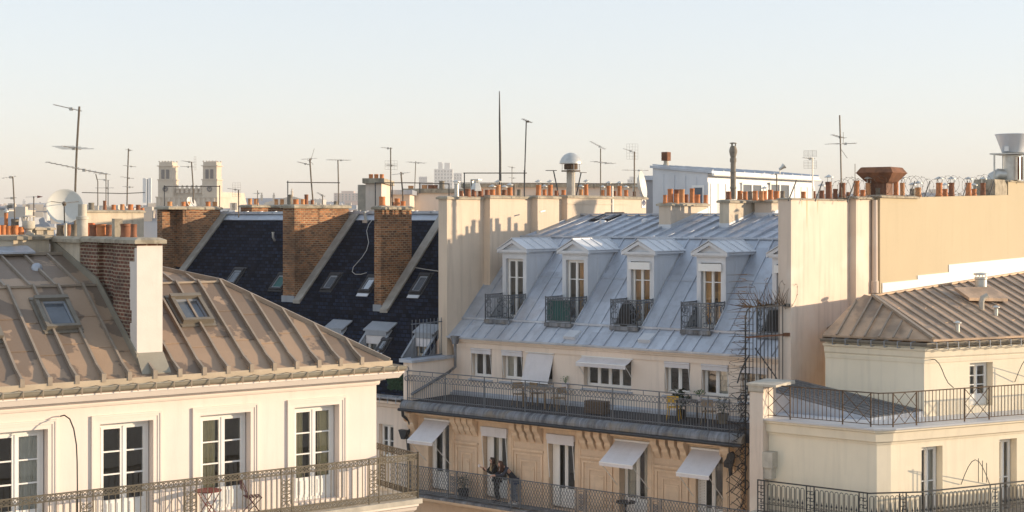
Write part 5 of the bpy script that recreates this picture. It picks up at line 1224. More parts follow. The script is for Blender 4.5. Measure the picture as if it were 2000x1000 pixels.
# green artificial hedge in the last slate bay
q = FB.hs(772, 764, vE0, zE0, TE); hx0, _ = FB.hy(756, 760, q.y); hx1, _ = FB.hy(789, 760, q.y)
k = MB(); rr = random.Random(3); zt_ = FB.hy(770, 722, q.y)[1]; x1b = hx1+.25
for i in range(1500):
    x = hx0+(x1b-hx0)*rr.random(); y = q.y+.02+rr.random()*.16+ (0); z = q.z-.05+(zt_-q.z+.15)*rr.random(); a = rr.random()*6.28; e = .035+.03*rr.random(); t = rr.uniform(-.8, .8)
    u = Vector((math.cos(a)*e, -.35*e, math.sin(a)*e)); w_ = Vector((-math.sin(a)*e*.6, t*e*.4, math.cos(a)*e*.6)); c = Vector((x, y, z)); k.quad(c-u-w_, c+u-w_, c+u+w_, c-u+w_)
k.box(hx0+.05, x1b-.05, q.y+.10, q.y+.22, q.z-.1, zt_); tag(k.xf(Matrix.Translation(FB.o) @ Matrix.Rotation(FB.a, 4, 'Z')).build('hedge', M['hedge']), 'dark green hedge panel filling the roof bay beside the terrace end', 'hedge')
# lower balcony: diamond lattice
la, lb = uL-.2, FB.hy(1480, 990, -.8)[0]
k = MB(); k.ext([(0,zl-.28),(-.7,zl-.28),(-.86,zl-.2),(-.9,zl-.13),(-.9,zl-.10),(0,zl-.10)], 'x', la, lb); k.build('balcony_slab', M['stone_carved'], B)
k = MB(); k.box(la, lb, -.92, -.01, zl-.096, zl-.01); k.build('balcony_floor', M['lead'], B)
T, L = segx((la,-.8,zl+.06), (lb,-.8,zl+.06)); s = MB(); H = 1.0
pans = [FB.hy(a, 960, -.8)[0]-la for a in (875, 998, 1125, 1270, 1398)]; pw = .42
s.box(0, L, -.025, .025, H-.03, H); s.box(0, L, -.014, .014, .0, .025); s.box(0, L, -.01, .01, .055, .07)
sp_ = .118; hh = H-.06; nx = int(L/sp_)+8
for i in range(-8, nx):
    for sg in (1, -1):
        x0_ = i*sp_; w_ = hh*.52
        a, c = ((x0_, .03), (x0_+w_, H-.03)) if sg > 0 else ((x0_+w_, .03), (x0_, H-.03))
        segs = [(max(min(a[0], c[0]), 0), min(max(a[0], c[0]), L))]
        for p_ in pans:
            new = []
            for g0, g1 in segs:
                if g1 <= p_ or g0 >= p_+pw: new.append((g0, g1))
                else:
                    if g0 < p_: new.append((g0, p_))
                    if g1 > p_+pw: new.append((p_+pw, g1))
            segs = new
        for g0, g1 in segs:
            if g1-g0 > .02:
                f = lambda x: a[1]+(c[1]-a[1])*(x-a[0])/(c[0]-a[0]); s.bar((g0,0,f(g0)),(g1,0,f(g1)), .013)
for p_ in pans:
    for x in (p_, p_+pw): s.box(x-.016, x+.016, -.016, .016, -.05, H)
    for d in (.055, .11): s.box(p_+d-.008, p_+d+.008, -.008, .008, d+.02, H-d); s.box(p_+pw-d-.008, p_+pw-d+.008, -.008, .008, d+.02, H-d); s.box(p_+d, p_+pw-d, -.008, .008, H-d-.016, H-d); s.box(p_+d, p_+pw-d, -.008, .008, d+.02, d+.036)
    m_ = p_+pw/2
    for zc in (.3, .5, .7): s.ring((m_,0,zc), .085, .014, n=10, t=4); s.ring((m_,0,zc), .04, .012, n=8, t=4); s.bar((m_-.09,0,zc-.09),(m_+.09,0,zc+.09), .013); s.bar((m_-.09,0,zc+.09),(m_+.09,0,zc-.09), .013)
s.xf(T).build('balcony_railing', M['iron_grey'], B)
# ---------------------------------------------------------------- spiked anti-climb gate between the buildings
pa = FB.wor((FB.hy(1456, 700, -.45)[0], -.45, 0)); pb = FB.wor((FB.hy(1536, 700, v0W-.06)[0], v0W-.06, 0)); dv = (pb-pa); Lg = dv.length; ag = math.atan2(dv.y, dv.x)
zg0 = HC-(760-HY)/F*pa.y; zg1 = HC-(600-HY)/F*pa.y; hg = zg1-zg0
G = thing('spiked_gate', 'black iron anti climb gate bristling with spikes between the two buildings', 'gate', (pa.x, pa.y, zg0), ag)
k = MB(); rr = random.Random(5)
for i in range(11):
    x = .0+Lg*i/11.0; k.tube([(x,0,-.05 if i else -3.4),(x,0,hg-(.25*max(0, .35-x)/.35 if i == 0 else 0))], .016 if i else .028, 5)
k.tube([(0,0,hg-.35),(.06,0,hg-.12),(.2,0,hg)], .025, 5); k.build('bars', M['iron'], G)
k = MB(); k.bar((.15,0,hg),(Lg+.12,0,hg+.03), .05, .05); k.bar((Lg-.05,0,hg+.03),(Lg+.18,0,hg+.03), .12, .1); k.build('top_rail', M['iron'], G)
k = MB(); k.bar((0,0,hg*.63),(Lg,0,hg*.65), .05, .05); k.bar((Lg-.12,0,hg*.65),(Lg+.16,0,hg*.65), .11, .11); k.build('middle_rail', M['rust'], G)
k = MB(); k.bar((0,0,.02),(Lg+.1,0,.04), .06, .06); k.build('bottom_rail', M['iron'], G)
k = MB(); k.tube([(.35,0,hg*.5),(Lg*.8,-.5,-.1)], .02, 5); k.build('brace', M['iron'], G)
k = MB()
for i in range(26):                                 # horizontal thorns on the street side
    z = -1.3+i*.2; l = .62+.1*math.sin(i*2.1); k.tube([(.05,0,z),(-l,-.02,z+.03*math.sin(i))], [.016,.004], 4); k.tube([(0,0,z),(.3,0,z-.02)], .008, 4)
    if i % 2 == 0: k.tube([(.0,0,z+.05),(-.42,-.3,z+.10)], [.014,.004], 4)
k.build('side_spikes', M['iron_rust'], G)
k = MB()
for i in range(46):
    x = Lg*i/45; a = R(90+ (1-i/45)*70 + rr.uniform(-38, 38)); l = .38+.28*rr.random(); y = rr.uniform(-.3, .3)
    k.tube([(x,0,hg),(x+l*math.cos(a),y,hg+l*math.sin(a))], [.016,.004], 4)
k.build('top_spikes', M['iron_rust'], G)
k = MB()                                            # wrought scroll panel below, down the pier
for i in range(34):
    z = -.2-i*.115; a = rr.uniform(-.5, .5); b_ = rr.uniform(-.75, -.1)
    k.tube([(.02,0,z),(b_,-.03,z-.35+rr.uniform(-.2, .2))], .011, 4); k.tube([(b_,-.03,z+.05),(.02,0,z-.3+a*.3)], .011, 4)
for i in range(6):
    k.ring((-.12+.1*(i % 2),0,-.35-i*.55), .16, .02, n=12, t=5, a0=-80, a1=200)
k.ring((.16,0,.08), .14, .025, n=12, t=5, a0=-120, a1=170); k.ring((.16,0,-.32), .15, .025, n=12, t=5, a0=-120, a1=170); k.tube([(-.3,0,.2),(-.18,0,.55),(.0,0,.9),(.15,0,1.1)], .025, 5)
for i in range(8): k.tube([(-.62,-.02,-.25-i*.45),(-.60,-.02,-.7-i*.45)], .012, 4)
k.build('lattice', M['iron'], G)
def coil(line, r, turns, name, lab, seed, squash=1.0):
    rr = random.Random(seed); P = []; n = int(turns*14); line = [Vector(p) for p in line]; seg = len(line)-1
    for i in range(n+1):
        t = i/n*seg; j = min(seg-1, int(t)); c = line[j].lerp(line[j+1], t-j); d = (line[j+1]-line[j]).normalized(); up = Vector((0,0,1)); 
        if abs(d.z) > .8: up = Vector((0,1,0))
        sd = d.cross(up).normalized(); u2 = sd.cross(d); a = 2*math.pi*i/14; q = r*(1+.18*math.sin(i*.37+seed))
        P.append(c+sd*(q*math.cos(a)*.8)+u2*(q*math.sin(a)*squash)+Vector((rr.uniform(-.02,.02),)*3))
    k = MB(); k.tube(P, .0055, 4)
    for i in range(0, n, 2):
        p = P[i]; e = Vector((rr.uniform(-1,1), rr.uniform(-1,1), rr.uniform(-1,1))).normalized()*.032; k.bar(p-e, p+e, .011)
    return tag(k.build(name, M['iron_rust']), lab, 'razor wire')
M4 = Matrix.Translation((pa.x, pa.y, zg0)) @ Matrix.Rotation(ag, 4, 'Z')
coil([M4 @ Vector((-.3,-.1,hg+.1)), M4 @ Vector((Lg*.5,-.1,hg+.45)), M4 @ Vector((Lg+.4,-.1,hg+.35))], .42, 4.5, 'razor_wire', 'loose coil of razor wire hanging over the top of the spiked gate', 2)
coil([M4 @ Vector((-.35,-.05,-.2)), M4 @ Vector((-.3,-.05,hg*.45)), M4 @ Vector((-.1,-.05,hg*.9))], .3, 8, 'razor_wire', 'coil of razor wire climbing the street edge of the spiked gate', 4)
wl_ = [FB.wor((wC-.1, v, z)) for v, z in ((FB.hx(1600,385,wA)[0]+.4, zA_+.35), (vbb+.5, zC0+.42), (FB.hx(1830,385,wC)[0], zC0+.5), (FB.hx(1938,385,wC)[0], zC1+.45))]
coil(wl_, .36, 26, 'razor_wire', 'long coil of razor wire running between the pots above the blank wall', 9)
bar_stakes = thing('wire_stakes', 'slanting iron stakes holding the razor wire above the blank wall', 'stakes', FB.wor((wC-.1, vbb, zC0)), FB.a)
for px in (1540, 1592, 1655, 1775, 1805, 1880, 1932):
    v, _ = FB.hx(px, 385, wC-.1); z = zC0+(zC1-zC0)*(v-vbb)/(vS-vbb) if v > vbb else zA_
    k = MB(); k.bar((0,v-vbb,z-zC0-.05),(.02,v-vbb+.55,z-zC0+.62), .03); k.build('stake', M['iron'], bar_stakes)
k = MB(); x, z = FB.hy(1424, 905, -.5); 
pts = [(-.03,.32),(.12,.40),(.20,.30),(.17,.05),(.10,-.12),(.09,-.38),(.02,-.40),(.0,-.15),(-.16,-.12),(-.18,.02),(-.08,.15)]
k.ext([(x+a, z+b_) for a, b_ in pts], 'y', -.56, -.44); o = k.xf(Matrix.Translation(FB.o) @ Matrix.Rotation(FB.a, 4, 'Z')).build('hanging_cloth', M['charcoal']); tag(o, 'crumpled black cloth caught on the gate above the last awning', 'cloth')
# ---------------------------------------------------------------- people
def skinned(name, V, E_, rad, m_, parent, sub=1):
    me = bpy.data.meshes.new(name); me.from_pydata(V, E_, []); o = bpy.data.objects.new(name, me); COL.objects.link(o)
    md = o.modifiers.new('skin', 'SKIN'); md.branch_smoothing = .3
    for i, v in enumerate(me.skin_vertices[0].data):
        r_ = rad[i]; v.radius = (r_, r_) if not isinstance(r_, tuple) else r_; v.use_root = (i == 0)
    if sub: sb = o.modifiers.new('sub', 'SUBSURF'); sb.levels = sb.render_levels = sub
    dg = bpy.context.evaluated_depsgraph_get(); m2 = bpy.data.meshes.new_from_object(o.evaluated_get(dg)); m2.name = name
    m2.materials.clear(); m2.materials.append(m_); m2.polygons.foreach_set('use_smooth', [True]*len(m2.polygons))
    bpy.data.objects.remove(o); o = bpy.data.objects.new(name, m2); COL.objects.link(o); o.parent = parent; return o
def person(lab, px, v, face, lean, jacket, pants, hairlen, haircol, cup=False):
    x, _ = FB.hy(px, 960, v); root = thing('person', lab, 'person', FB.wor((x, v, zl)), FB.a-R(90)+R(face), 'women at the balcony railing')
    # local axes: x forwards, y to the left, z up
    l = lean
    J = {'pel': (0,0,.92), 'wai': (.10*l,0,1.06), 'che': (.27*l,0,1.27), 'nek': (.40*l+.01,0,1.42-.03*l), 'hb': (.45*l+.03,0,1.49-.05*l), 'hd': (.49*l+.045,0,1.57-.06*l), 'ht': (.50*l+.03,0,1.645-.06*l)}
    V = []; E_ = []; rad = []; ix = {}
    def add(n, p, r_, par=None):
        ix[n] = len(V); V.append(p); rad.append(r_)
        if par: E_.append((ix[par], ix[n]))
    add('pel', J['pel'], (.15,.11)); add('wai', J['wai'], (.12,.09), 'pel'); add('che', J['che'], (.145,.10), 'wai'); add('nek', J['nek'], .052, 'che'); add('hb', J['hb'], .062, 'nek'); add('hd', J['hd'], (.085,.095), 'hb'); add('ht', J['ht'], (.062,.07), 'hd')
    c = J['hd']; add('nose', (c[0]+.105,0,c[2]-.02), .014, 'hd'); add('chin', (c[0]+.07,0,c[2]-.085), .026, 'hb')
    for s_, nm in ((1, 'l'), (-1, 'r')):
        sx = J['che'][0]+.04*l; add('sh'+nm, (sx,s_*.165,1.345-.02*l), .058, 'che')
        if cup and nm == 'r': el, wr, hn = (sx+.22,-.20,1.13), (sx+.42,-.16,1.26), (sx+.50,-.15,1.31)
        elif cup: el, wr, hn = (sx+.16,.2,1.09), (sx+.33,.02,1.20), (sx+.37,-.03,1.27)
        else: el, wr, hn = (sx+.20,s_*.22,1.12), (sx+.44,s_*.06,1.10), (sx+.53,s_*.02,1.09)
        add('el'+nm, el, .043, 'sh'+nm); add('wr'+nm, wr, .03, 'el'+nm); add('ha'+nm, hn, (.035,.022), 'wr'+nm)
        d = (Vector(hn)-Vector(wr)).normalized(); sd = d.cross(Vector((0,0,1))).normalized(); dn = Vector((0,0,-1))
        for f in range(4):
            o_ = (f-1.5)*.017; ln = (.07,.08,.075,.06)[f]; b0 = Vector(hn)+d*.03+sd*o_; b1 = b0+d*ln*.5+dn*.012; b2 = b1+d*ln*.35+dn*.03
            add(f'f{nm}{f}a', tuple(b0), .0095, 'ha'+nm); add(f'f{nm}{f}b', tuple(b1), .009, f'f{nm}{f}a'); add(f'f{nm}{f}c', tuple(b2), .0075, f'f{nm}{f}b')
        t0 = Vector(wr).lerp(Vector(hn), .6)+sd*s_*-.03; t1 = t0+d*.04+sd*s_*-.015+dn*.01
        add('ta'+nm, tuple(t0), .011, 'ha'+nm); add('tb'+nm, tuple(t1), .009, 'ta'+nm)
        add('hip'+nm, (0,s_*.09,.86), .095, 'pel'); add('kn'+nm, (.03,s_*.10,.48), .062, 'hip'+nm); add('an'+nm, (-.02-.08*l*(s_ > 0),s_*.10,.08), .04, 'kn'+nm); add('to'+nm, (.14-.08*l*(s_ > 0),s_*.11,.035), .035, 'an'+nm)
    skinned('body', V, E_, rad, M['skin'], root)
    k = MB()
    for s_ in (-1, 1):
        e = Vector(c)+Vector((.088,s_*.033,.01)); k.lathe(e, [(.001,-.009),(.009,-.004),(.009,.004),(.001,.009)], 6)
    k.build('eyes', M['charcoal'], root)
    # jacket: torso and sleeves; trousers; shoes
    keep = ['che','wai','pel','nek0']+[q+nm for nm in 'lr' for q in ('sh','el','wr')]
    def wear(name, nodes, par, r_, m_, sub=1):
        VV = [n_[1] for n_ in nodes]; RR = [n_[2] for n_ in nodes]; id_ = {n_[0]: i for i, n_ in enumerate(nodes)}
        return skinned(name, VV, [(id_[a], id_[b_]) for a, b_ in par], RR, m_, root, sub)
    P_ = lambda n: V[ix[n]]
    nk = tuple(Vector(J['che']).lerp(Vector(J['nek']), .85)); hem = (-.01,0,.80)
    wear('jacket', [('che',P_('che'),(.185,.135)),('wai',P_('wai'),(.155,.125)),('pel',P_('pel'),(.18,.145)),('hem',hem,(.17,.14)),('nk',nk,.075)]+[(q+nm,P_(q+nm),r_) for nm in 'lr' for q, r_ in (('sh',.082),('el',.062),('wr',.047))],
         [('che','wai'),('wai','pel'),('pel','hem'),('che','nk')]+[(a+nm,b_+nm) if a != 'che' else ('che',b_+nm) for nm in 'lr' for a, b_ in (('che','sh'),('sh','el'),('el','wr'))], 0, M[jacket])
    wear('trousers', [('pel',(0,0,.86),(.15,.12))]+[(q+nm,P_(q+nm),r_) for nm in 'lr' for q, r_ in (('hip',.108),('kn',.078),('an',.06))], [(a, b_+nm) if a == 'pel' else (a+nm, b_+nm) for nm in 'lr' for a, b_ in (('pel','hip'),('hip','kn'),('kn','an'))], 0, M[pants])
    for nm in 'lr':
        a, t = Vector(P_('an'+nm)), Vector(P_('to'+nm)); k = MB(); k.tube([a+Vector((-.05,0,-.04)), a+Vector((0,0,-.02)), t+Vector((-.02,0,0)), t+Vector((.06,0,-.012))], [.035,.05,.042,.02], 8); k.build('shoe', M['charcoal'] if cup else M['plastic_white'], root, smooth=True)
    # long hair: cap over the skull and a fall down the back and side of the neck
    hx, hz = c[0], c[2]
    nodes = [('a',(hx-.01,0,hz+.075),(.088,.09)),('b',(hx-.05,0,hz+.01),(.105,.092)),('c',(hx-.075,0,hz-.10),(.10,.075)),('d',(hx-.08,0,hz-.2),(.10,.06)),('e',(hx-.07-.02*l,0,hz-hairlen),(.06,.035)),
             ('fl',(hx+.055,.035,hz+.082),.038),('fr',(hx+.055,-.035,hz+.082),.038),('sl',(hx+.01,.09,hz-.06),.036),('sl2',(hx+.03,.10,hz-.2),.032),('sl3',(hx+.05,.10,hz-hairlen),.015),('sr',(hx+.01,-.09,hz-.06),.036),('sr2',(hx+.03,-.10,hz-.2),.032),('sr3',(hx+.05,-.10,hz-hairlen),.015)]
    wear('hair', nodes, [('a','b'),('b','c'),('c','d'),('d','e'),('a','fl'),('a','fr'),('b','sl'),('sl','sl2'),('sl2','sl3'),('b','sr'),('sr','sr2'),('sr2','sr3')], 0, M[haircol])
    if cup:
        wear('scarf', [('a',(J['nek'][0]+.03,0,1.40),(.10,.085)),('b',(J['nek'][0]+.11,.05,1.28),.06),('c',(J['nek'][0]+.13,.05,1.10),.05)], [('a','b'),('b','c')], 0, M['scarf'])
        hw = root.location; h = Vector(V[ix['har']]); k = MB(); k.lathe((0,0,0), [(.032,-.05),(.042,-.045),(.044,.05),(.038,.05),(.035,-.03)], 14); k.ring((.058,0,0), .025, .007, (1,0,0), (0,0,1), 10, 5)
        Mx = Matrix.Translation(root.location) @ Matrix.Rotation(root.rotation_euler.z, 4, 'Z'); tag(k.build('mug', M['ceramic'], None, True, Mx @ (h+Vector((.055,0,.035)))), 'pale mug raised in the hand of the woman with the scarf', 'mug')
    return root
M['hair_brown'] = mat('hair_brown', (.075, .032, .018), .5, var=.3, scale=20, bump=.3, bscale=60)
person('woman with long dark hair and tan scarf raising a pale mug at the balcony railing', 971, -.28, -36, .3, 'jacket_black', 'jacket_black', .30, 'hair', True)
person('woman in a dark blue jacket leaning her forearms on the balcony railing', 1004, -.20, -34, 1.0, 'jacket_navy', 'denim', .33, 'hair_brown')
# ---------------------------------------------------------------- terrace and balcony furniture
def onB(px, v, z=None): x, _ = FB.hy(px, 800, v); return FB.wor((x, v, zt if z is None else z))
def fchair(px, v, rz, m_, lab, cat='chair', grp=None, h=.85):
    t = thing('chair', lab, cat, onB(px, v), FB.a+R(rz), grp)
    k = MB(); k.box(-.2,.2,-.2,.2,.43,.455); k.build('seat', M[m_], t)
    k = MB(); k.box(-.2,.2,.2,.225,.62,h); k.box(-.2,-.17,.19,.215,.44,h); k.box(.17,.2,.19,.215,.44,h); k.build('backrest', M[m_], t)
    for a in (-1, 1):
        for b_ in (-1, 1): k = MB(); k.tube([(a*.17,b_*.17,.44),(a*.22,b_*.24,0)], .016, 5); k.build('leg', M[m_], t)
    return t
fchair(1316, 1.1, 200, 'yellow', 'yellow metal chair on the terrace behind the iron bars')
for px, v, rz, lab in ((1015, .9, 60, 'leftmost wooden folding chair on the terrace beside the slatted table'), (1050, 1.5, 170, 'wooden folding chair behind the slatted terrace table, against the wall'), (1090, .8, 250, 'wooden folding chair right of the slatted terrace table'), (1385, .9, 190, 'wooden chair near the right end of the terrace beside the dark table')):
    fchair(px, v, rz, 'wood', lab)
def table(px, v, w, d, h, m_, lab):
    t = thing('table', lab, 'table', onB(px, v), FB.a)
    k = MB()
    for i in range(6): k.box(-w/2, w/2, -d/2+i*d/6, -d/2+(i+.85)*d/6, h-.03, h)
    k.build('tabletop', M[m_], t)
    for a in (-1, 1):
        for b_ in (-1, 1): k = MB(); k.box(a*(w/2-.06)-.022, a*(w/2-.06)+.022, b_*(d/2-.06)-.022, b_*(d/2-.06)+.022, 0, h-.03); k.build('leg', M[m_], t)
table(1052, 1.0, 1.1, .7, .73, 'wood', 'slatted wooden table on the terrace between the folding chairs')
table(1350, 1.1, .9, .7, .73, 'charcoal', 'dark slatted table on the terrace right of the yellow chair')
t = thing('planter', 'wooden slatted planter box standing on the middle of the terrace', 'planter', onB(1166, .8), FB.a); k = MB()
for i in range(5): k.box(-.42,.42,-.2,.2,.02+i*.09,.10+i*.09)
k.build('box', M['wicker'], t); k = MB(); k.box(-.39,.39,-.17,.17,.40,.44); k.build('soil', M['soot'], t)
def plant(loc, h, r_, m_, potm, potr, poth, lab, seed, n=120, leaf=.06):
    rr = random.Random(seed); t = thing('potted_plant', lab, 'plant', loc)
    k = MB(); k.lathe((0,0,0), [(potr*.75,0),(potr,poth),(potr*.88,poth),(potr*.8,poth*.8)], 14); k.build('pot', M[potm], t, True)
    k = MB()
    for i in range(n):
        a = rr.random()*6.28; q = rr.random()**.6; z = poth+h*(.15+.85*rr.random()); rad_ = r_*q*(1-abs(z-poth-h*.55)/h*.7); c = Vector((rad_*math.cos(a), rad_*math.sin(a), z)); e = leaf*(.6+.7*rr.random())
        u = Vector((math.cos(a), math.sin(a), rr.uniform(-.6,.8))).normalized()*e; w_ = Vector((-math.sin(a), math.cos(a), rr.uniform(-.4,.4)))*e*.35; k.quad(c, c+u*.5+w_, c+u, c+u*.5-w_)
    for i in range(7): a = rr.random()*6.28; k.tube([(0,0,poth*.8),(r_*.5*math.cos(a),r_*.5*math.sin(a),poth+h*.8)], .006, 4)
    k.build('foliage', M[m_], t)
    return t
plant(FB.wor((FB.hy(1105, 760, VU-.15)[0], VU-.17, zt+.62)), .25, .2, 'leaf', 'ceramic', .15, .22, 'small green plant in a white pot on the terrace window ledge', 1, 70, .05)
sh_ = thing('shelf', 'small pale shelf holding the white plant pot under the terrace awning', 'shelf', FB.wor((FB.hy(1105, 760, VU-.15)[0], VU-.17, zt)), FB.a); k = MB(); k.box(-.25,.25,-.16,.14,.57,.62); k.build('board', M['paint_white'], sh_)
for a in (-.2, .2): k = MB(); k.box(a-.02,a+.02,-.12,-.08,0,.57); k.build('leg', M['paint_white'], sh_)
plant(onB(1330, 1.6), .75, .28, 'leaf_dark', 'charcoal', .16, .3, 'dark spiky potted plant on the terrace behind the yellow chair', 2, 90, .2)
plant(onB(1366, 1.1, zt+.73), .2, .2, 'leaf', 'ceramic', .1, .16, 'green plant in a white pot on the dark terrace table', 3, 80, .08)
plant(onB(1412, 1.3), .55, .3, 'leaf_dark', 'pot_grey', .2, .35, 'bushy dark plant in a grey pot at the right end of the terrace', 4, 160, .09)
def onL(px, v): x, _ = FB.hy(px, 960, v); return FB.wor((x, v, zl))
plant(onL(905, -.45), .5, .3, 'leaf_dark', 'charcoal', .22, .35, 'dark leafy plant on the lower balcony between first and second window', 5, 200, .08)
t = thing('round_table', 'small dark round table on the lower balcony under the fourth window', 'table', onL(1222, -.42), FB.a); k = MB(); k.lathe((0,0,0), [(.34,.68),(.35,.70),(.34,.72)], 20); k.build('tabletop', M['charcoal'], t); k = MB(); k.tube([(0,0,.03),(0,0,.69)], .03, 8); k.lathe((0,0,0), [(.22,0),(.22,.02),(.04,.05)], 14); k.build('pedestal', M['charcoal'], t)
k = MB(); k.lathe((0,0,0), [(.03,0),(.04,.01),(.042,.09),(.037,.09)], 12); tag(k.build('cup', M['ceramic'], None, True, onL(1228, -.42)+Vector((0,0,.72))), 'small pale cup on the dark round balcony table', 'cup')
# covered barbecue on the third dormer balcony
x0, x1 = D[2]; k = MB(); k.lathe((0,0,0), [(.30,0),(.33,.1),(.33,.45),(.30,.62),(.18,.82),(.05,.92)], 9); p = FB.wor(((x0+x1)/2-.1, V1+.2, Z1+.05)); tag(k.build('covered_barbecue', M['charcoal'], None, False, p), 'barbecue under a black cover on the third dormer balcony', 'barbecue')
x0, x1 = D[4]; k = MB(); k.lathe((0,0,0), [(.25,0),(.28,.1),(.28,.6),(.2,.8),(.05,.86)], 9); p = FB.wor((x0+.45, V1+.25, Z1+.05)); tag(k.build('covered_chair', M['charcoal'], None, False, p), 'black covered chair on the dormer balcony behind the spiked gate', 'chair')
# ================================================================ aerials, dishes and rooftop gear (each a thing of its own)
def aerial(lab, mast, Y, booms=(), r=.018, grids=(), rail=None, mm='mast', extra=()):
    """mast: photo pixels bottom to top; booms: ((x0,y0),(x1,y1), rods, rod half length, depth swing)"""
    P = [at(x, y, Y) for x, y in mast]; base = P[0].copy(); t = thing('roof_aerial', lab, 'aerial', base)
    k = MB(); k.tube([p-base for p in P], r, 6); k.build('mast', M[mm], t)
    for (a, c, n, hl, dy) in booms:
        A_ = at(a[0], a[1], Y-dy)-base; C_2 = at(c[0], c[1], Y+dy)-base; d = (C_2-A_); dh = Vector((d.x, d.y, 0)).normalized(); sd = Vector((-dh.y, dh.x, 0))
        k = MB(); k.tube([A_, C_2], .013, 5)
        for i in range(n):
            p = A_.lerp(C_2, (i+.3)/n); h = hl*(.75+.5*i/n); k.tube([p-sd*h, p+sd*h], .0075, 4)
        m_ = A_.lerp(C_2, .62); k.box(m_.x-.04, m_.x+.04, m_.y-.04, m_.y+.04, m_.z-.05, m_.z+.03)
        k.build('boom', M['alu' if mm != 'iron' else 'mast'], t)
    for (x0, y0, x1, y1, nv, nh, dy) in grids:      # wire-mesh reflectors
        k = MB(); A_ = lambda x, y: at(x, y, Y+dy*((x-x0)/max(1, x1-x0)-.5))-base
        for i in range(nv+1): x = x0+(x1-x0)*i/nv; k.tube([A_(x, y0), A_(x, y1)], .004, 3)
        for i in range(nh+1): y = y0+(y1-y0)*i/nh; k.tube([A_(x0, y), A_(x1, y)], .004, 3)
        k.build('mesh_reflector', M['mast'], t)
    for e in extra: k = MB(); k.tube([at(x, y, Y)-base for x, y in e], .008, 4); k.build('stay_wire', M['mast'], t)
    return t
def railframe(lab, pts, Y, posts):
    b0 = at(posts[0][0], posts[0][1], Y); t = thing('support_rail', lab, 'rail', b0)
    k = MB(); k.tube([at(x, y, Y)-b0 for x, y in pts], .022, 5); k.build('rail', M['mast'], t)
    for x, yb, yt in posts: k = MB(); k.tube([at(x, yb, Y)-b0, at(x, yt, Y)-b0], .024, 5); k.build('post', M['iron'], t)
YA = 38.0
def Yon(px, u): y, _ = FB.hx(px, HY, u); return FB.wor((u, y, 0)).y          # depth of a wall top seen at a column
Y1 = lambda px: Yon(px, (E1[1]+E1[2])/2)
Y3 = lambda px: Yon(px, (E3[1]+E3[2])/2)
Y4 = lambda px: Yon(px, (E4[1]+E4[2])/2)
YD = lambda px: Yon(px, uD)
Yb = lambda px: Yon(px, ub-.3)
Yd = lambda px: Yon(px, ud-.3)
aerial('tall leaning mast with three aerials above the big white dish', [(146,463),(147,372),(148,340),(150,290),(153,240),(155,208)], YA, [((104,204),(160,217),10,.10,.15),((107+14,285),(158,292),4,.42,.5),((90,316),(209,341),11,.30,.45)], .028)
aerial('thin mast with four small crossbars left of the twin church towers', [(248,402),(249,350),(251,290)], YD(248), [((245,292),(259,294),4,.12,.1),((241,323),(266,326),3,.25,.3),((236,345),(262,349),3,.25,.3),((242,364),(260,366),2,.3,.3)], .035)
aerial('short mast with a slim yagi right of the big dish', [(191,402),(191,355),(187,340)], YD(200), [((176,333),(216,341),9,.22,.2)], .026)
aerial('short pair mast with plain crossbars behind the big dish', [(207,402),(207,338)], YD(207), [((186,367),(222,367),2,.3,.2),((188,350),(214,352),2,.25,.2)], .024)
railframe('low dark rail behind the big dish and its mast', [(160,376),(240,378),(283,376)], YD(211), [(211,402,352)])
aerial('crooked mast with one small aerial at the left picture edge', [(29,440),(28,400),(25,345)], 48, [((5,348),(31,344),5,.12,.2),((12,387),(30,386),2,.2,.2)], .022)
ta_ = aerial('low aerial with a small red pennant over the far roofs on the left', [(66,440),(66,384)], 80, [((50,385),(76,384),3,.2,.2)], .03)
k = MB(); b0 = at(66, 440, 80); k.ext([((at(73,382,80)-b0).x,(at(73,382,80)-b0).z),((at(84,384,80)-b0).x,(at(84,384,80)-b0).z),((at(73,387,80)-b0).x,(at(73,387,80)-b0).z)], 'y', -.03, .03); k.build('pennant', M['red_paint'], ta_)
aerial('mast with two stacked yagis between the church towers', [(378,405),(377,360),(374,316)], Y1(378), [((356,314),(378,317),6,.16,.3),((353,325),(377,326),6,.16,.3)], .032, [(379,306,383,332,2,5,.5)])
railframe('thin rail carried on two posts over the leftmost brick chimney', [(320,364),(430,364)], Y1(375), [(321,405,362),(429,405,362)])
aerial('small yagi with mesh reflector right of the church', [(466,425),(466,371)], 66, [((445,368),(469,371),7,.12,.2)], .028, [(454,357,470,384,3,6,.6)])
aerial('tiny aerial low over the long grey station roof', [(503,402),(503,372)], 70, [((497,378),(509,377),3,.2,.2)], .02)
aerial('leaning mast with crossed yagis on the tallest brick chimney', [(612,402),(608,355),(605,310)], Y3(612), [((581,316),(606,322),7,.14,.2),((591,311),(617,309),4,.24,.3)], .035, [], None, 'mast', [[(605,322),(609,306),(614,290)],[(600,312),(609,318),(612,322)]])
aerial('straight mast with one broad flat aerial on the tallest brick chimney', [(661,402),(661,360),(660,312)], Y3(661), [((641,312),(681,313),6,.3,.5)], .03)
railframe('iron rail joining the two masts on the tallest brick chimney', [(560,356),(664,357)], Y3(612), [(562,402,353)])
aerial('tiny tilted yagi behind the tallest brick chimney', [(630,405),(630,382)], 66, [((620,376),(634,384),5,.12,.2)], .026)
aerial('mast with a box and small yagi above the slim brick chimney', [(763,405),(763,350),(763,288)], Y4(763), [((745,288),(766,290),5,.12,.2),((757,322),(769,323),4,.2,.3)], .028, [(752,314,776,331,4,3,.5)])
aerial('bent mast with a drooping yagi right of the slim brick chimney', [(788,412),(786,370),(783,336)], Y4(788)+1, [((768,341),(798,337),8,.2,.3)], .035)
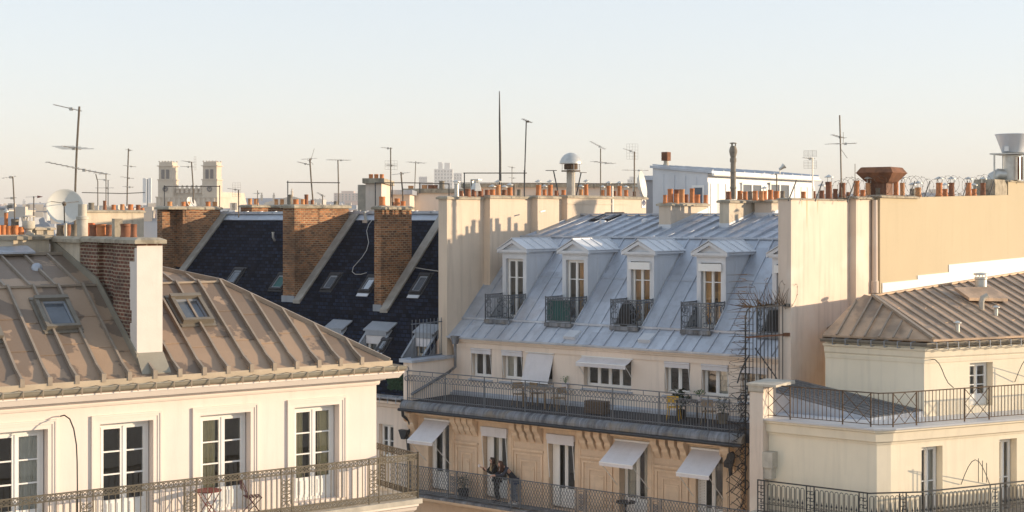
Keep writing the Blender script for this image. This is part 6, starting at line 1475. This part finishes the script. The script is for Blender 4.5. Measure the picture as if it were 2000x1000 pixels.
aerial('crook shaped mast with a wide aerial before the high-rise towers', [(819,378),(818,374),(810,368),(811,340),(812,315)], 83, [((796,316),(830,319),4,.45,.4)], .025)
railframe('long rail linking the masts beside the slim brick chimney', [(733,357),(800,357),(877,359)], Y4(763), [(733,405,356),(766,405,358),(820,378,358),(877,384,358)])
k = MB(); yp = Yb(977); b0 = at(977, 385, yp); k.tube([at(977,385,yp)-b0, at(977,300,yp)-b0, at(976,240,yp)-b0, at(975.5,178,yp)-b0], [.055,.05,.04,.02], 7); tag(k.build('pole', M['iron'], None, False, b0), 'tall bare black pole, the highest thing on the roofs', 'pole')
aerial('slender leaning mast with a small yagi beside the tall black pole', [(1024,385),(1025,330),(1028,236)], Yb(1024), [((1020,232),(1038,240),5,.15,.2)], .03, (), None, 'iron')
railframe('rail between the tall black pole and its neighbour mast', [(905,338),(1029,338)], Yb(977), [(907,384,337),(1024,384,332)])
aerial('very small aerial between the two tall poles', [(1000,366),(1000,325)], 92.3, [((993,325),(1005,328),3,.2,.2),((994,347),(1008,348),2,.2,.2)], .02)
for px, lab in (((1092,1081,383,333,1066,1087), 'T shaped iron stay left of the domed ventilator'), ((1125,1135,381,337,1133,1145), 'T shaped iron stay right of the domed ventilator')):
    b0 = at(px[0], px[2]+3, Yd(1115)); t = thing('stay', lab, 'stay', b0); k = MB(); k.tube([Vector((0,0,0)), at(px[1], px[3], Yd(1115))-b0], .028, 5); k.build('post', M['iron'], t); k = MB(); k.bar(at(px[4], px[3], Yd(1115))-b0, at(px[5], px[3], Yd(1115)+.2)-b0, .06, .03); k.build('crossbar', M['iron'], t)
aerial('mast with a rising yagi and a wide lower aerial right of the domed ventilator', [(1173,386),(1173,350),(1173,290)], Yd(1173), [((1153,276),(1182,292),8,.15,.2),((1158,315),(1198,320),5,.35,.4)], .028)
aerial('mast with a stubby yagi in front of a mesh beside the side-on dish', [(1240,420),(1239,360),(1239,296)], Yd(1240)-.5, [((1217,290),(1241,298),6,.05,.1),((1217,332),(1266,333),4,.3,.5)], .035, [(1224,281,1246,311,4,5,.4)])
b0 = at(1196, 416, Yd(1196)-.6); t = thing('wall_pole', 'galvanised pole clamped to the party wall by two brackets', 'pole', b0); k = MB(); k.tube([Vector((0,0,0)), at(1196,363,Yd(1196)-.6)-b0], .04, 7); k.build('pole', M['galva'], t)
for y in (391, 411): k = MB(); c = at(1190, y, Yd(1196)-.55)-b0; k.box(c.x-.12, c.x+.14, c.y-.03, c.y+.03, c.z-.05, c.z+.02); k.build('bracket', M['iron'], t)
aerial('mesh panel aerial left of the rusty hood', [(1587,387),(1587,308)], Yon(1587, wA-.3), [((1569,308),(1590,310),6,.1,.2)], .025, [(1570,294,1595,306,3,5,.4),(1570,314,1595,329,3,5,.4)], None, 'alu')
aerial('tall whip mast with a wide FM aerial left of the rusty hood', [(1644,387),(1643,352),(1642,300),(1640,225)], Yon(1643, wB-.3), [((1625,263),(1650,270),5,.14,.3),((1619,281),(1671,280),2,.5,.4)], .026, (), None, 'mast', [[(1647,258),(1647,282)],[(1643,292),(1655,309)]])
aerial('low aerial with a cluster of rods among the pots before the white roof house', [(1517,386),(1517,341)], 58.7, [((1506,341),(1521,339),3,.15,.2)], .026)
aerial('thin bare whip beside the rusty hood', [(1670,386),(1670,320)], Yon(1672, wB-.3), [], .012)
# satellite dishes
def dish(c, Y, rpx, az, tilt, lab, arm=True, drop=0.):
    b0 = at(c[0], c[1], Y); t = thing('satellite_dish', lab, 'satellite dish', b0); r_ = rpx/F*Y
    Mx = Matrix.Rotation(R(az), 4, 'Z') @ Matrix.Rotation(R(90-tilt), 4, 'X')      # bowl axis: towards -Y turned by az
    k = MB(); k.lathe((0,0,0), [(r_*q, r_*.28*q*q) for q in (.001,.25,.5,.75,.92,1.0)]+[(r_*1.02, r_*.28),(r_*1.0, r_*.25),(r_*.5,-.03),(.001,-.05)], 40)
    k.xf(Mx).build('reflector', M['dish'], t, True)
    if arm:
        k = MB(); f = Vector((0, 0, r_*.95)); k.tube([Vector((0,-r_*1.0,r_*.28)), f+Vector((0,-r_*.1,0))], .016, 5); k.tube([Vector((r_*.75,r_*.3,r_*.2)), f], .008, 4); k.tube([Vector((-r_*.75,r_*.3,r_*.2)), f], .008, 4); k.xf(Mx).build('feed_arm', M['mast'], t)
        k = MB(); k.lathe(f+Vector((0,0,-.06)), [(.03,-.08),(.05,-.06),(.05,.06),(.03,.09)], 10); k.xf(Mx).build('receiver_head', M['mast'], t, True)
    k = MB(); k.box(-.05,.05,-.05,.05,-.3,-.04); k.xf(Mx).build('mount', M['galva'], t)
    if drop: k = MB(); e = Mx @ Vector((0,0,-.3)); k.tube([e, (e.x, e.y, -drop)], .035, 8); k.build('post', M['galva'], t)
    return t
dish((127,405), 37.2, 34, 14, 14, 'large white satellite dish beside the grey flue pipe on the left roof', True, .77)
dish((1249,362), Yd(1250), 27, 72, 10, 'white satellite dish seen side-on at the end of the party wall', False, .5)
dish((372,397), Y1(372), 12, 60, 25, 'small grey dish between the pots of the leftmost brick chimney', False)
# domed ventilator
yv = Yd(1115); kv = yv/57.5; b0 = at(1115, 386, yv); t = thing('roof_ventilator', 'big domed metal ventilator on a thick pipe above the party wall', 'ventilator', b0)
sc = yv/F; k = MB(); k.lathe((0,0,0), [(.19,0),(.19,54*sc)], 16); k.build('pipe', M['concrete_pale'], t, True)
k = MB(); k.lathe((0,0,0), [(.42,51*sc),(.42,53*sc),(.1,53.5*sc)], 16); k.lathe((0,0,0), [(.30,55*sc),(.30,65*sc)], 16); k.build('collar', M['iron_rust'], t)
k = MB(); k.lathe((0,0,0), [(.46*kv,66*sc),(.46*kv,68*sc),(.43*kv,72*sc),(.37*kv,78*sc),(.27*kv,83.5*sc),(.13*kv,87*sc),(.01,88*sc)], 24); k.build('dome', M['galva'], t, True)
for a in (.3, 1.9, 3.4, 5.0): k = MB(); k.tube([(.40*math.cos(a),.40*math.sin(a),0 if a in (1.9, 5.0) else 50*sc),(.40*math.cos(a),.40*math.sin(a),67*sc)], .014, 5); k.build('stay', M['galva'], t)
# sign on the wall end: figure of eight roundel
sg = FB.hx(1257, 397, ud+.02); b0 = FB.wor((ud+.012, sg[0], sg[1])); t = thing('wall_sign', 'small white sign with a dark blue roundel on the party wall end', 'sign', b0, FB.a)
k = MB(); k.box(0,.015,-.17,.17,-.22,.22); k.build('board', M['plastic_white'], t); k = MB(); k.ring((.02,0,.02), .11, .028, (0,1,0), (0,0,1), 20, 6); k.box(.016,.03,-.03,.03,-.03,.09); k.build('roundel', M['sign_blue'], t)
# tall baluster-shaped flue on the middle stack
b0 = at(1432, 389, 57.4); sc = 57.4/F; t = thing('vent_stack', 'tall grey bulbous topped flue standing on the middle roof stack', 'flue', b0)
k = MB(); k.lathe((0,0,0), [(.12,0),(.11,20*sc),(.13,20.5*sc),(.13,24*sc),(.11,24.5*sc),(.11,52*sc),(.12,52.5*sc),(.12,54*sc),(.105,54.5*sc),(.105,72*sc),(.13,72.5*sc),(.13,80*sc),(.10,81*sc)], 16); k.build('pipe', M['pot_grey'], t, True)
k = MB(); k.lathe((0,0,0), [(.10,81*sc),(.13,86*sc),(.16,92*sc),(.16,96*sc),(.12,102*sc),(.09,104*sc)], 16); k.build('bulb', M['pot_grey'], t, True)
k = MB(); k.lathe((0,0,0), [(.14,108.5*sc),(.14,110*sc),(.02,111*sc)], 12)
for a in range(3): k.box(.09*math.cos(a*2.1)-.02,.09*math.cos(a*2.1)+.02,.09*math.sin(a*2.1)-.02,.09*math.sin(a*2.1)+.02,103*sc,109*sc)
k.build('cap', M['pot_grey'], t)
# rusty square hood
yh = 52.4; kh = yh/58.5; b0 = at(1722, 386, yh); sc = yh/F; t = thing('extractor_hood', 'rusty brown many-sided extractor hood above the stepped party wall', 'ventilator', b0, FB.a)
k = MB()
def sq(h, z): return [(-h,-h,z),(h,-h,z),(h,h,z),(-h,h,z)]
vs = sq(.40*kh,28*sc)+sq(.50*kh,31*sc)+sq(.78*kh,48*sc)+sq(.64*kh,58*sc)+sq(.60*kh,59*sc)
k.add(vs, [(3,2,1,0)]+[(a*4+i, a*4+(i+1) % 4, a*4+4+(i+1) % 4, a*4+4+i) for a in range(4) for i in range(4)]+[(16,17,18,19)])
for i in range(4): a = Vector(vs[8+i]); c = Vector(vs[8+(i+1) % 4]); k.bar(a, c, .02)
k.build('hood', M['rust'], t); k = MB(); k.box(-.34*kh,.34*kh,-.34*kh,.34*kh,-.1,28*sc); k.build('base_box', M['copper_box'], t)
for (z, dx) in ((52, -.25), (52, .3)): k = MB(); k.box(.66*kh,.70*kh,dx-.09,dx+.09,z*sc-.02,z*sc+.02); k.build('handle', M['iron'], t)
# machinery at the right edge
b0 = at(1978, 354, 63.8); sc = 63.8/F; t = thing('extract_fan', 'white conical extractor funnel on a steel frame at the right picture edge', 'ventilator', b0, FB.a)
k = MB(); k.lathe((0,0,0), [(.45,56*sc),(.47,57*sc),(.74,90*sc),(.76,90.5*sc),(.76,92*sc),(.70,92*sc),(.44,60*sc)], 32); k.build('funnel', M['zinc_pale'], t, True)
k = MB(); k.box(-.18,.0,-.60,-.50,58*sc,67*sc); k.build('control_box', M['plastic_white'], t)
k = MB(); k.box(-.8,.85,-.7,.75,52*sc,54.5*sc); k.build('platform', M['galva'], t)
for a in (-.62,.7):
    for c in (-.6,.6): k = MB(); k.box(a-.03,a+.03,c-.03,c+.03,0,52*sc); k.build('leg', M['galva'], t)
k = MB(); k.lathe((0,0,0), [(.36,2*sc),(.38,20*sc),(.38,50*sc)], 24); k.build('fan_drum', M['galva'], t, True)
k = MB(); k.tube([(-.2,-.1,12*sc),(-.55,-.25,14*sc),(-.75,-.35,8*sc),(-.8,-.38,0)], .26, 14); k.build('duct', M['galva'], t, True)
for i in range(3): k = MB(); k.tube([(.45+.14*i,-.62,2*sc),(.45+.14*i,-.62,46*sc)], .045, 8); k.build('pipe', M['copper_box'], t)
# ================================================================ buildings just behind
def block(lab, px0, px1, ytop, Y, ybot, m_, roofm='city_roof', depth=10, rise=0, fr_a=0, wins=(), name='apartment_building', cat='building', chim=()):
    a = at(px0, ytop, Y); c = at(px1, ytop, Y); w = c.x-a.x; t = thing(name, lab, cat, (a.x, Y, 0), R(fr_a))
    zt_ = a.z-rise; zb_ = 0
    k = MB(); k.box(0, w, 0, depth, zb_, zt_); k.build('wall', M[m_], t)
    k = MB()
    if rise > 0: k.hexa([(-.1,-.1,zt_),(w+.1,-.1,zt_),(w+.1,depth+.1,zt_),(-.1,depth+.1,zt_),(w*.08,min(rise,depth*.3),a.z),(w*.92,min(rise,depth*.3),a.z),(w*.92,depth-min(rise,depth*.3),a.z),(w*.08,depth-min(rise,depth*.3),a.z)])
    else: k.box(-.15, w+.15, -.15, depth+.15, zt_+.002, zt_+.25)
    rf = k.build('roof', M[roofm], t)
    for f0, f1, h in chim:
        k = MB(); k.box(w*f0, w*f1, depth*.3, depth*.3+.8, a.z-.3, a.z+h); capslab(k, w*f0, w*f1, depth*.3, depth*.3+.8, a.z+h, a.z+h+.12, .08); ch = k.build('chimney', M['city_pale'], t)
        n = max(2, int((f1-f0)*w/.6))
        for i in range(n): pot(ch, w*f0+(f1-f0)*w*(i+.5)/n, depth*.3+.4, a.z+h+.1, .13*(Y/70), .45*(Y/70), 't' if i % 2 else 'd')
    for x0_, x1_, z0_, z1_ in wins:
        k = MB(); k.box(w*x0_, w*x1_, -.06, -.002, zt_-z1_, zt_-z0_); wn = k.build('window', M['city_glass'], t)
    return t, a, w
t, a, w = block('narrow cream block with three pots left of the flat cream roofs', 714, 745, 358, 72, 410, 'plaster_pale', 'concrete', 6)
for i, x in enumerate((.15, .5, .85)): pot(t, w*x, 1.5, a.z+.24, .11, .26, 't')
k = MB(); k.box(-.5, -.004, 1, 5, 0, a.z-.05); k.build('side_wall', M['concrete_pale'], t)
block('low cream penthouse behind the slim brick chimney', 745, 800, 380, 78, 410, 'plaster_pale', 'zinc', 8, 0, 0, [(.1,.16,.5,1.1)])
t, a, w = block('flat cream building with orange pots before the high-rise towers', 792, 905, 377, 82, 410, 'plaster_cream', 'concrete', 10)
for px, kd, h in ((801,'p',.6),(828,'p',.65),(840,'d',.65),(849,'d',.65),(862,'g',.95)): p = at(px, 385, 76); tt = None; pot(t, (px-792)/F*82, .6, a.z-.05, .16, h*.8, kd)
block('long flat cream roof running behind the party wall pots', 905, 1290, 366, 92, 400, 'plaster_pale', 'concrete', 12, 0, 0, [])
railframe('long thin guard rail on the flat cream roof', [(900,357),(1100,358),(1290,359)], 91.5, [(905,368,357),(1060,368,358),(1160,368,358),(1250,368,359)])
block('grey flat box on the roof beyond the side-on dish', 1262, 1276, 352, 80, 390, 'city_grey', 'zinc', 4)
# pale zinc-clad penthouse with a sunny window wall
FH = Frame(1382, 70, -36.75); HH = thing('zinc_house', 'white and pale blue zinc clad roof house behind the chimney stacks', 'building', fr=FH)
hl_, ztl = FH.hy(1275, 328, 0); _, ztr = FH.hy(1382, 338, 0); vR, _ = FH.hx(1590, 345, 0); zrb = FH.hx(1578, 338, 0)[1]
k = MB(); zlo = HC-3; k.hexa([(hl_,0,zlo),(0,0,zlo),(0,vR,zlo),(hl_,vR,zlo),(hl_,0,ztl),(0,0,ztr),(0,vR,ztr+.0),(hl_,vR,ztl)])
for i in range(1, 5): x = hl_*i/5; k.box(x-.02, x+.02, -.03, -.002, zlo, ztr-.1+(ztl-ztr)*i/5-.15)
k.build('zinc_wall', M['zinc_pale'], HH)
k = MB(); k.box(.002, .05, 0, vR, zlo, ztr-.45); 
for i in range(16): y = .2+i*(vR-.4)/15; k.box(.051, .085, y-.03, y+.03, zlo, ztr-.5)
k.build('cladding', M['paint_white'], HH)
k = MB(); k.add([(hl_-.1,-.12,ztl+.0),(.3,-.12,ztr-.02),(.3,vR,ztr-.02),(hl_-.1,vR,ztl),(hl_-.1,-.12,ztl+.12),(.3,-.12,ztr+.10),(.3,vR,ztr+.10),(hl_-.1,vR,ztl+.12)], [(3,2,1,0),(4,5,6,7),(0,1,5,4),(1,2,6,5),(2,3,7,6),(3,0,4,7)])
for i in range(12): y = i*vR/11; k.bar((hl_,y,ztl+.16),(.3,y,ztr+.14), .06, .07)
k.build('zinc_roof', M['zinc'], HH); k = MB(); k.tube([(.36,-.1,ztr-.08),(.36,vR,ztr-.10)], .07, 8); k.build('gutter', M['paint_white'], HH)
for a_, c_ in ((1447,1486), (1502,1540)):
    y0, _ = FH.hx(a_, 360, .06); y1, _ = FH.hx(c_, 360, .06); zt_ = FH.hx(a_, 356, .06)[1]; zb_ = FH.hx(a_, 385, .06)[1]
    k = MB(); k.box(.09,.14,y0,y1,zt_-.12,zt_); k.box(.09,.14,y0,y0+.1,zb_,zt_-.12); k.box(.09,.14,y1-.1,y1,zb_,zt_-.12); k.box(.09,.14,(y0+y1)/2-.07,(y0+y1)/2+.07,zb_,zt_-.12); w_ = k.build('window', M['paint_white'], HH)
    k = MB(); k.box(.086,.10,y0+.1,y1-.1,zb_,zt_-.12); k.build('pane', M['city_glass'], w_)
x0_, zt_ = FH.hy(1352, 362, 0); x1_, zb_ = FH.hy(1376, 400, 0); k = MB(); k.box(x0_, x1_, -.05, -.002, zb_, zt_); w_ = k.build('window', M['paint_white'], HH); k = MB(); k.box(x0_+.12, x1_-.1, -.07, -.051, zb_, zt_-.12); k.build('pane', M['city_glass'], w_)
p = FH.loc(at(1301, 326, 70.5)); b0 = at(1301, 328, 72); sc = 72/F; t = thing('rusty_cowl', 'dark rusty square cowl on the pale zinc roof house', 'ventilator', b0, FH.a)
k = MB(); k.lathe((0,0,0), [(.15,-.3),(.15,8*sc),(.12,8.5*sc),(.12,14*sc)], 12); k.build('pipe', M['concrete_pale'], t, True); k = MB(); k.box(-.17,.17,-.17,.17,14*sc,31*sc)
for i in range(5): k.box(-.18,.18,-.18,.18,(15+i*3.2)*sc,(16+i*3.2)*sc)
k.build('louvred_box', M['rust'], t)
b0 = at(1523, 332, 74); t = thing('floodlight', 'small floodlight on the pale roof house left of the mesh aerial', 'floodlight', b0); k = MB(); k.tube([(0,0,-.2),(0,0,.08)], .03, 6); k.build('stem', M['galva'], t); k = MB(); k.tube([(-.02,0,.02),(.14,0,.14),(.24,0,.22)], [.07,.10,.16], 10); k.build('lamp_head', M['galva'], t, True)
# ================================================================ the far city
# twin-towered church
YC = 620; sc = YC/F; c0 = at(366, 405, YC); CHU = thing('church', 'pale stone church with twin square bell towers on the skyline', 'church', (c0.x, YC, 0), R(-8))
zz = lambda y: HC-(y-HY)*sc
def tower(x):
    k = MB(); h = 15*sc
    k.box(x-h, x+h, 0, 2*h, 0, zz(352)); k.box(x-h*1.1, x+h*1.1, -h*.1, 2.1*h, zz(352), zz(350)); k.box(x-h*.93, x+h*.93, h*.07, 1.93*h, zz(350), zz(325)); k.box(x-h*1.12, x+h*1.12, -h*.12, 2.12*h, zz(324.5), zz(323)); k.box(x-h*1.0, x+h*1.0, -h*.0, 2.0*h, zz(325), zz(324.5)); k.box(x-h*.9, x+h*.9, h*.1, 1.9*h, zz(323), zz(316.5))
    for i in range(5):
        for yy in (0, 1.8*h): k.box(x-h*.95+i*h*.43, x-h*.95+i*h*.43+h*.18, yy, yy+h*.2, zz(316), zz(314))
    t = k.build('tower', M['limestone'], CHU)
    for i in range(2): b_ = MB(); b_.box(x-h*.55+i*h*.65, x-h*.55+i*h*.65+h*.40, h*.07-.35, h*.07-.02, zz(349), zz(331)); b_.build('belfry_opening', M['belfry'], t)
    for i in range(2): b_ = MB(); b_.box(x-h*.93-.3, x-h*.93-.02, h*(.4+i*.65), h*(.4+i*.65)+h*.42, zz(348), zz(330)); b_.build('belfry_opening', M['belfry'], t)
    b_ = MB(); b_.ring((x,-.2,zz(369)), 4.2*sc, .35, n=18, t=5); b_.box(x-.2, x+.2, -.3, -.02, zz(369), zz(366.5)); b_.box(x, x+.7, -.3, -.02, zz(369)-.15, zz(369)+.15); b_.build('clock', M['belfry'], t)
tower(-45*sc); tower(45*sc)
k = MB(); k.box(-30*sc, 30*sc, 3, 14, 0, zz(377)); k.box(-30*sc, 30*sc, 3.2, 10, zz(377), zz(368)); k.box(-62*sc, 62*sc, -1, 16, 0, zz(386)); k.box(-63*sc, 63*sc, -1.6, 16, zz(386), zz(384))
for i in range(6): k.lathe((-24*sc+i*9.6*sc, 2.4, zz(377)), [(.9,0),(.7,1.2),(.9,2.0),(.5,2.6),(.5,3.2),(.1,3.5)], 6)
for i in range(12): k.box(-57*sc+i*10*sc, -57*sc+i*10*sc+1.0, -1.5, -1.02, zz(402), zz(387))
k.build('facade', M['limestone'], CHU)
k = MB(); k.hexa([(-28*sc,16,20),(28*sc,16,20),(28*sc,70,20),(-28*sc,70,20),(-2,16,zz(372)),(2,16,zz(372)),(2,70,zz(372)),(-2,70,zz(372))]); k.build('roof', M['limestone'], CHU)
# long station roof with statues, gable
YS = 950; sc = YS/F; c0 = at(430, 390, YS); t = thing('station_hall', 'long grey roofed station hall with a stone gable on the skyline', 'building', (c0.x, YS, 0))
k = MB(); w = 135*sc; k.box(0, w, 0, 60, 0, HC-(402-HY)*sc); k.build('wall', M['city_pale'], t)
k = MB(); e0 = HC-(402-HY)*sc; e1 = HC-(386-HY)*sc; k.hexa([(0,0,e0),(w,0,e0),(w,60,e0),(0,60,e0),(0,25,e1),(w,25,e1),(w,35,e1),(0,35,e1)]); k.build('roof', M['city_roof'], t)
k = MB(); k.ext([(w-16,HC-(402-HY)*sc),(w+18,HC-(402-HY)*sc),(w+18,HC-(396-HY)*sc),(w+2,HC-(383-HY)*sc),(w-16,HC-(396-HY)*sc)], 'y', -3, -.2); k.box(w-18, w+20, -2.8, 3, 0, HC-(402-HY)*sc-.1); k.build('gable', M['limestone'], t)
for x in (-18, -10, 2): k = MB(); zz_ = HC-((384 if x == 2 else 392)-HY)*sc; k.lathe((w+x,-1.5,zz_), [(.8,0),(.9,1.5),(.7,2.6),(.9,3.4),(.4,4.2),(.45,4.9),(.1,5.4)], 8); k.build('statue', M['limestone'], t)
# telecom panels on a roof, left of the church
b0 = at(286, 410, 300); sc = 300/F; t = thing('phone_mast', 'cluster of white phone mast panels just left of the church', 'mast', b0)
for x in (-4, 7): k = MB(); k.box(x*sc-.28, x*sc+.28, -.2, .2, 14*sc, 62*sc); k.build('panel', M['plastic_white'], t)
k = MB(); k.tube([(2*sc,0,0),(2*sc,0,60*sc)], .14, 8); k.build('mast', M['city_grey'], t)
# high-rise towers and other far blocks
def highrise(lab, px0, px1, ytop, Y, m_, steps=(), stripes=6, depth=None):
    a = at(px0, ytop, Y); w = (px1-px0)/F*Y; t = thing('high_rise', lab, 'tower block', (a.x, Y, 0)); depth = depth or w*.7
    k = MB(); k.box(0, w, 0, depth, 0, a.z)
    for f0, f1, up in steps: k.box(w*f0, w*f1, depth*.1, depth*.9, a.z, a.z+up/F*Y)
    bo = k.build('body', M[m_], t); n = 14
    for i in range(stripes):
        k = MB(); x = w*(i+.3)/stripes; zz0 = a.z*.25
        for q in range(n): k.box(x, x+w*.45/stripes, -.6, -.05, zz0+(a.z-zz0)*q/n, zz0+(a.z-zz0)*(q+.6)/n)
        k.build('window_column', M['city_glass'], bo)
highrise('tallest white stepped high-rise on the hazy skyline', 848, 884, 330, 3000, 'city_white', ((.22,.42,13),(.55,.85,12)), 6)
highrise('lower white tower just right of the tallest high-rise', 886, 902, 338, 3100, 'city_white', (), 3)
highrise('grey glazed slab left of the tallest high-rise', 818, 834, 345, 2800, 'city_grey', (), 4)
highrise('short pink toned block beside the grey glazed slab', 834, 846, 356, 2700, 'city_pink', (), 3)
highrise('small white block low between the cream roofs and the high-rise', 745+4, 760, 366, 2600, 'city_white', (), 3)
highrise('pale pink glass block low on the skyline above the chimneys', 652, 700, 377, 2200, 'city_pink', ((.3,.8,4),), 7)
highrise('faint pair of blocks beyond the side-on dish', 1226, 1240, 350, 2800, 'city_white', ((.3,.9,5),), 3)
highrise('faint slab right of the side-on dish', 1258, 1270, 355, 2800, 'city_grey', (), 2)
rr = random.Random(11)
def fblock(px, wpx, yt, Y, m_, rf):
    t, a, w = block('pale apartment block far off among the hazy rooftops', px, px+wpx, yt, Y, 0, m_, rf, rr.uniform(10, 16), rr.choice((2.5, 3.5, 0))*1.0, rr.uniform(-25, 25))
    t['group'] = 'distant apartment blocks'
    n = max(2, int(w/3.2)); 
    for r_ in range(2):
        k = MB()
        for i in range(n): x = w*(i+.3)/n; k.box(x, x+w*.4/n, -.12, -.02, a.z-6.2-r_*3.2, a.z-4.6-r_*3.2)
        k.box(.2, w-.2, -.14, -.015, a.z-6.4-r_*3.2, a.z-6.2-r_*3.2)
        k.build('window_row', M['city_glass'], t)
    for i in range(2):
        k = MB(); x = w*rr.uniform(.05, .85); k.box(x, x+1.6, 3, 3.8, a.z-.5, a.z+rr.uniform(.8, 1.8)); k.build('chimney', M['city_pale'], t)
mats_ = ['city_pale','city_white','city_pale','city_pink']; rfs = ['city_roof','city_grey','city_roof']
for Y, y0, x0, x1, st in ((1800,399,-40,760,52),(900,403,-30,300,46),(520,408,-20,330,44),(300,414,-30,300,40),(700,404,425,750,40),(360,409,600,745,38),(220,428,-40,330,60),(1500,394,560,760,34),(900,392,900,1300,60),(420,408,430,580,44),(700,380,1585,2150,60),(1500,384,1290,1600,60)):
    x = x0
    while x < x1:
        w_ = st*rr.uniform(.7, 1.25); fblock(x, w_, y0+rr.uniform(-5, 5), Y*rr.uniform(.93, 1.08), rr.choice(mats_), rr.choice(rfs)); x += w_*rr.uniform(.95, 1.2)
highrise('tiny cluster of towers on the far left horizon', 44, 50, 392, 4200, 'city_grey', ((.2,.6,3),), 2)
# ---------------------------------------------------------------- the air
hz = MB(); hz.box(-9200, 9200, -400, 14200, -1, 175)
m = bpy.data.materials.new('haze'); m.use_nodes = True; nt = m.node_tree; nt.nodes.clear(); out = nt.nodes.new('ShaderNodeOutputMaterial'); pv = nt.nodes.new('ShaderNodeVolumePrincipled')
pv.inputs['Color'].default_value = (1, .97, .93, 1); pv.inputs['Density'].default_value = HAZE; nt.links.new(pv.outputs[0], out.inputs['Volume'])
if HAZE > 0: tag(hz.build('haze', m), 'pale evening haze over the city', 'haze', kind='stuff')
# ---------------------------------------------------------------- ground, light, camera
g = MB(); g.quad((-9000,-300,0),(9000,-300,0),(9000,14000,0),(-9000,14000,0)); tag(g.build('ground', M['paving']), 'grey city ground far below the roofs', 'ground', kind='structure')
EL = 9.0; sh = Vector((1.0, .02)).normalized()
w = bpy.data.worlds.new('World'); S.world = w; w.use_nodes = True; nt = w.node_tree
bg = nt.nodes['Background']; sky = nt.nodes.new('ShaderNodeTexSky'); sky.sky_type = 'NISHITA'; sky.sun_disc = False
sky.sun_elevation = R(EL); sky.sun_rotation = math.atan2(sh.x, sh.y); sky.altitude = 50; sky.air_density = 1.0; sky.dust_density = SKY_DUST; sky.ozone_density = 1.5
hs = nt.nodes.new('ShaderNodeHueSaturation'); hs.inputs['Saturation'].default_value = SKY_SAT
gm = nt.nodes.new('ShaderNodeGamma'); gm.inputs['Gamma'].default_value = SKY_GAM
nt.links.new(sky.outputs[0], gm.inputs[0]); nt.links.new(gm.outputs[0], hs.inputs['Color']); hs.inputs['Value'].default_value = SKY_VAL
tn = nt.nodes.new('ShaderNodeMix'); tn.data_type = 'RGBA'; tn.blend_type = 'MULTIPLY'; tn.inputs[0].default_value = 1; tn.inputs[7].default_value = (.98, 1.0, 1.07, 1)
nt.links.new(hs.outputs[0], tn.inputs[6]); nt.links.new(tn.outputs[2], bg.inputs['Color']); bg.inputs['Strength'].default_value = SKY_STR
ld = bpy.data.lights.new('sun', 'SUN'); ld.energy = SUN_STR; ld.angle = R(.6); ld.color = SUN_COL
sun = bpy.data.objects.new('sun', ld); COL.objects.link(sun)
sdir = Vector((sh.x*math.cos(R(EL)), sh.y*math.cos(R(EL)), math.sin(R(EL))))
sun.rotation_euler = sdir.to_track_quat('Z', 'Y').to_euler()
cam = bpy.data.cameras.new('camera'); co = bpy.data.objects.new('camera', cam); COL.objects.link(co)
co.location = EYE; co.rotation_euler = (R(90), 0, 0)
cam.sensor_width = 36; cam.lens = F/2000*36; cam.shift_y = -(500-HY)/2000; cam.clip_start = .5; cam.clip_end = 30000
S.camera = co
S.view_settings.view_transform = 'Standard'; S.view_settings.look = 'None'; S.view_settings.gamma = 1; S.view_settings.exposure = EXPO
S.render.resolution_x = 1024; S.render.resolution_y = 512
S.cycles.max_bounces = 6; S.cycles.transparent_max_bounces = 12; S.cycles.use_adaptive_sampling = True
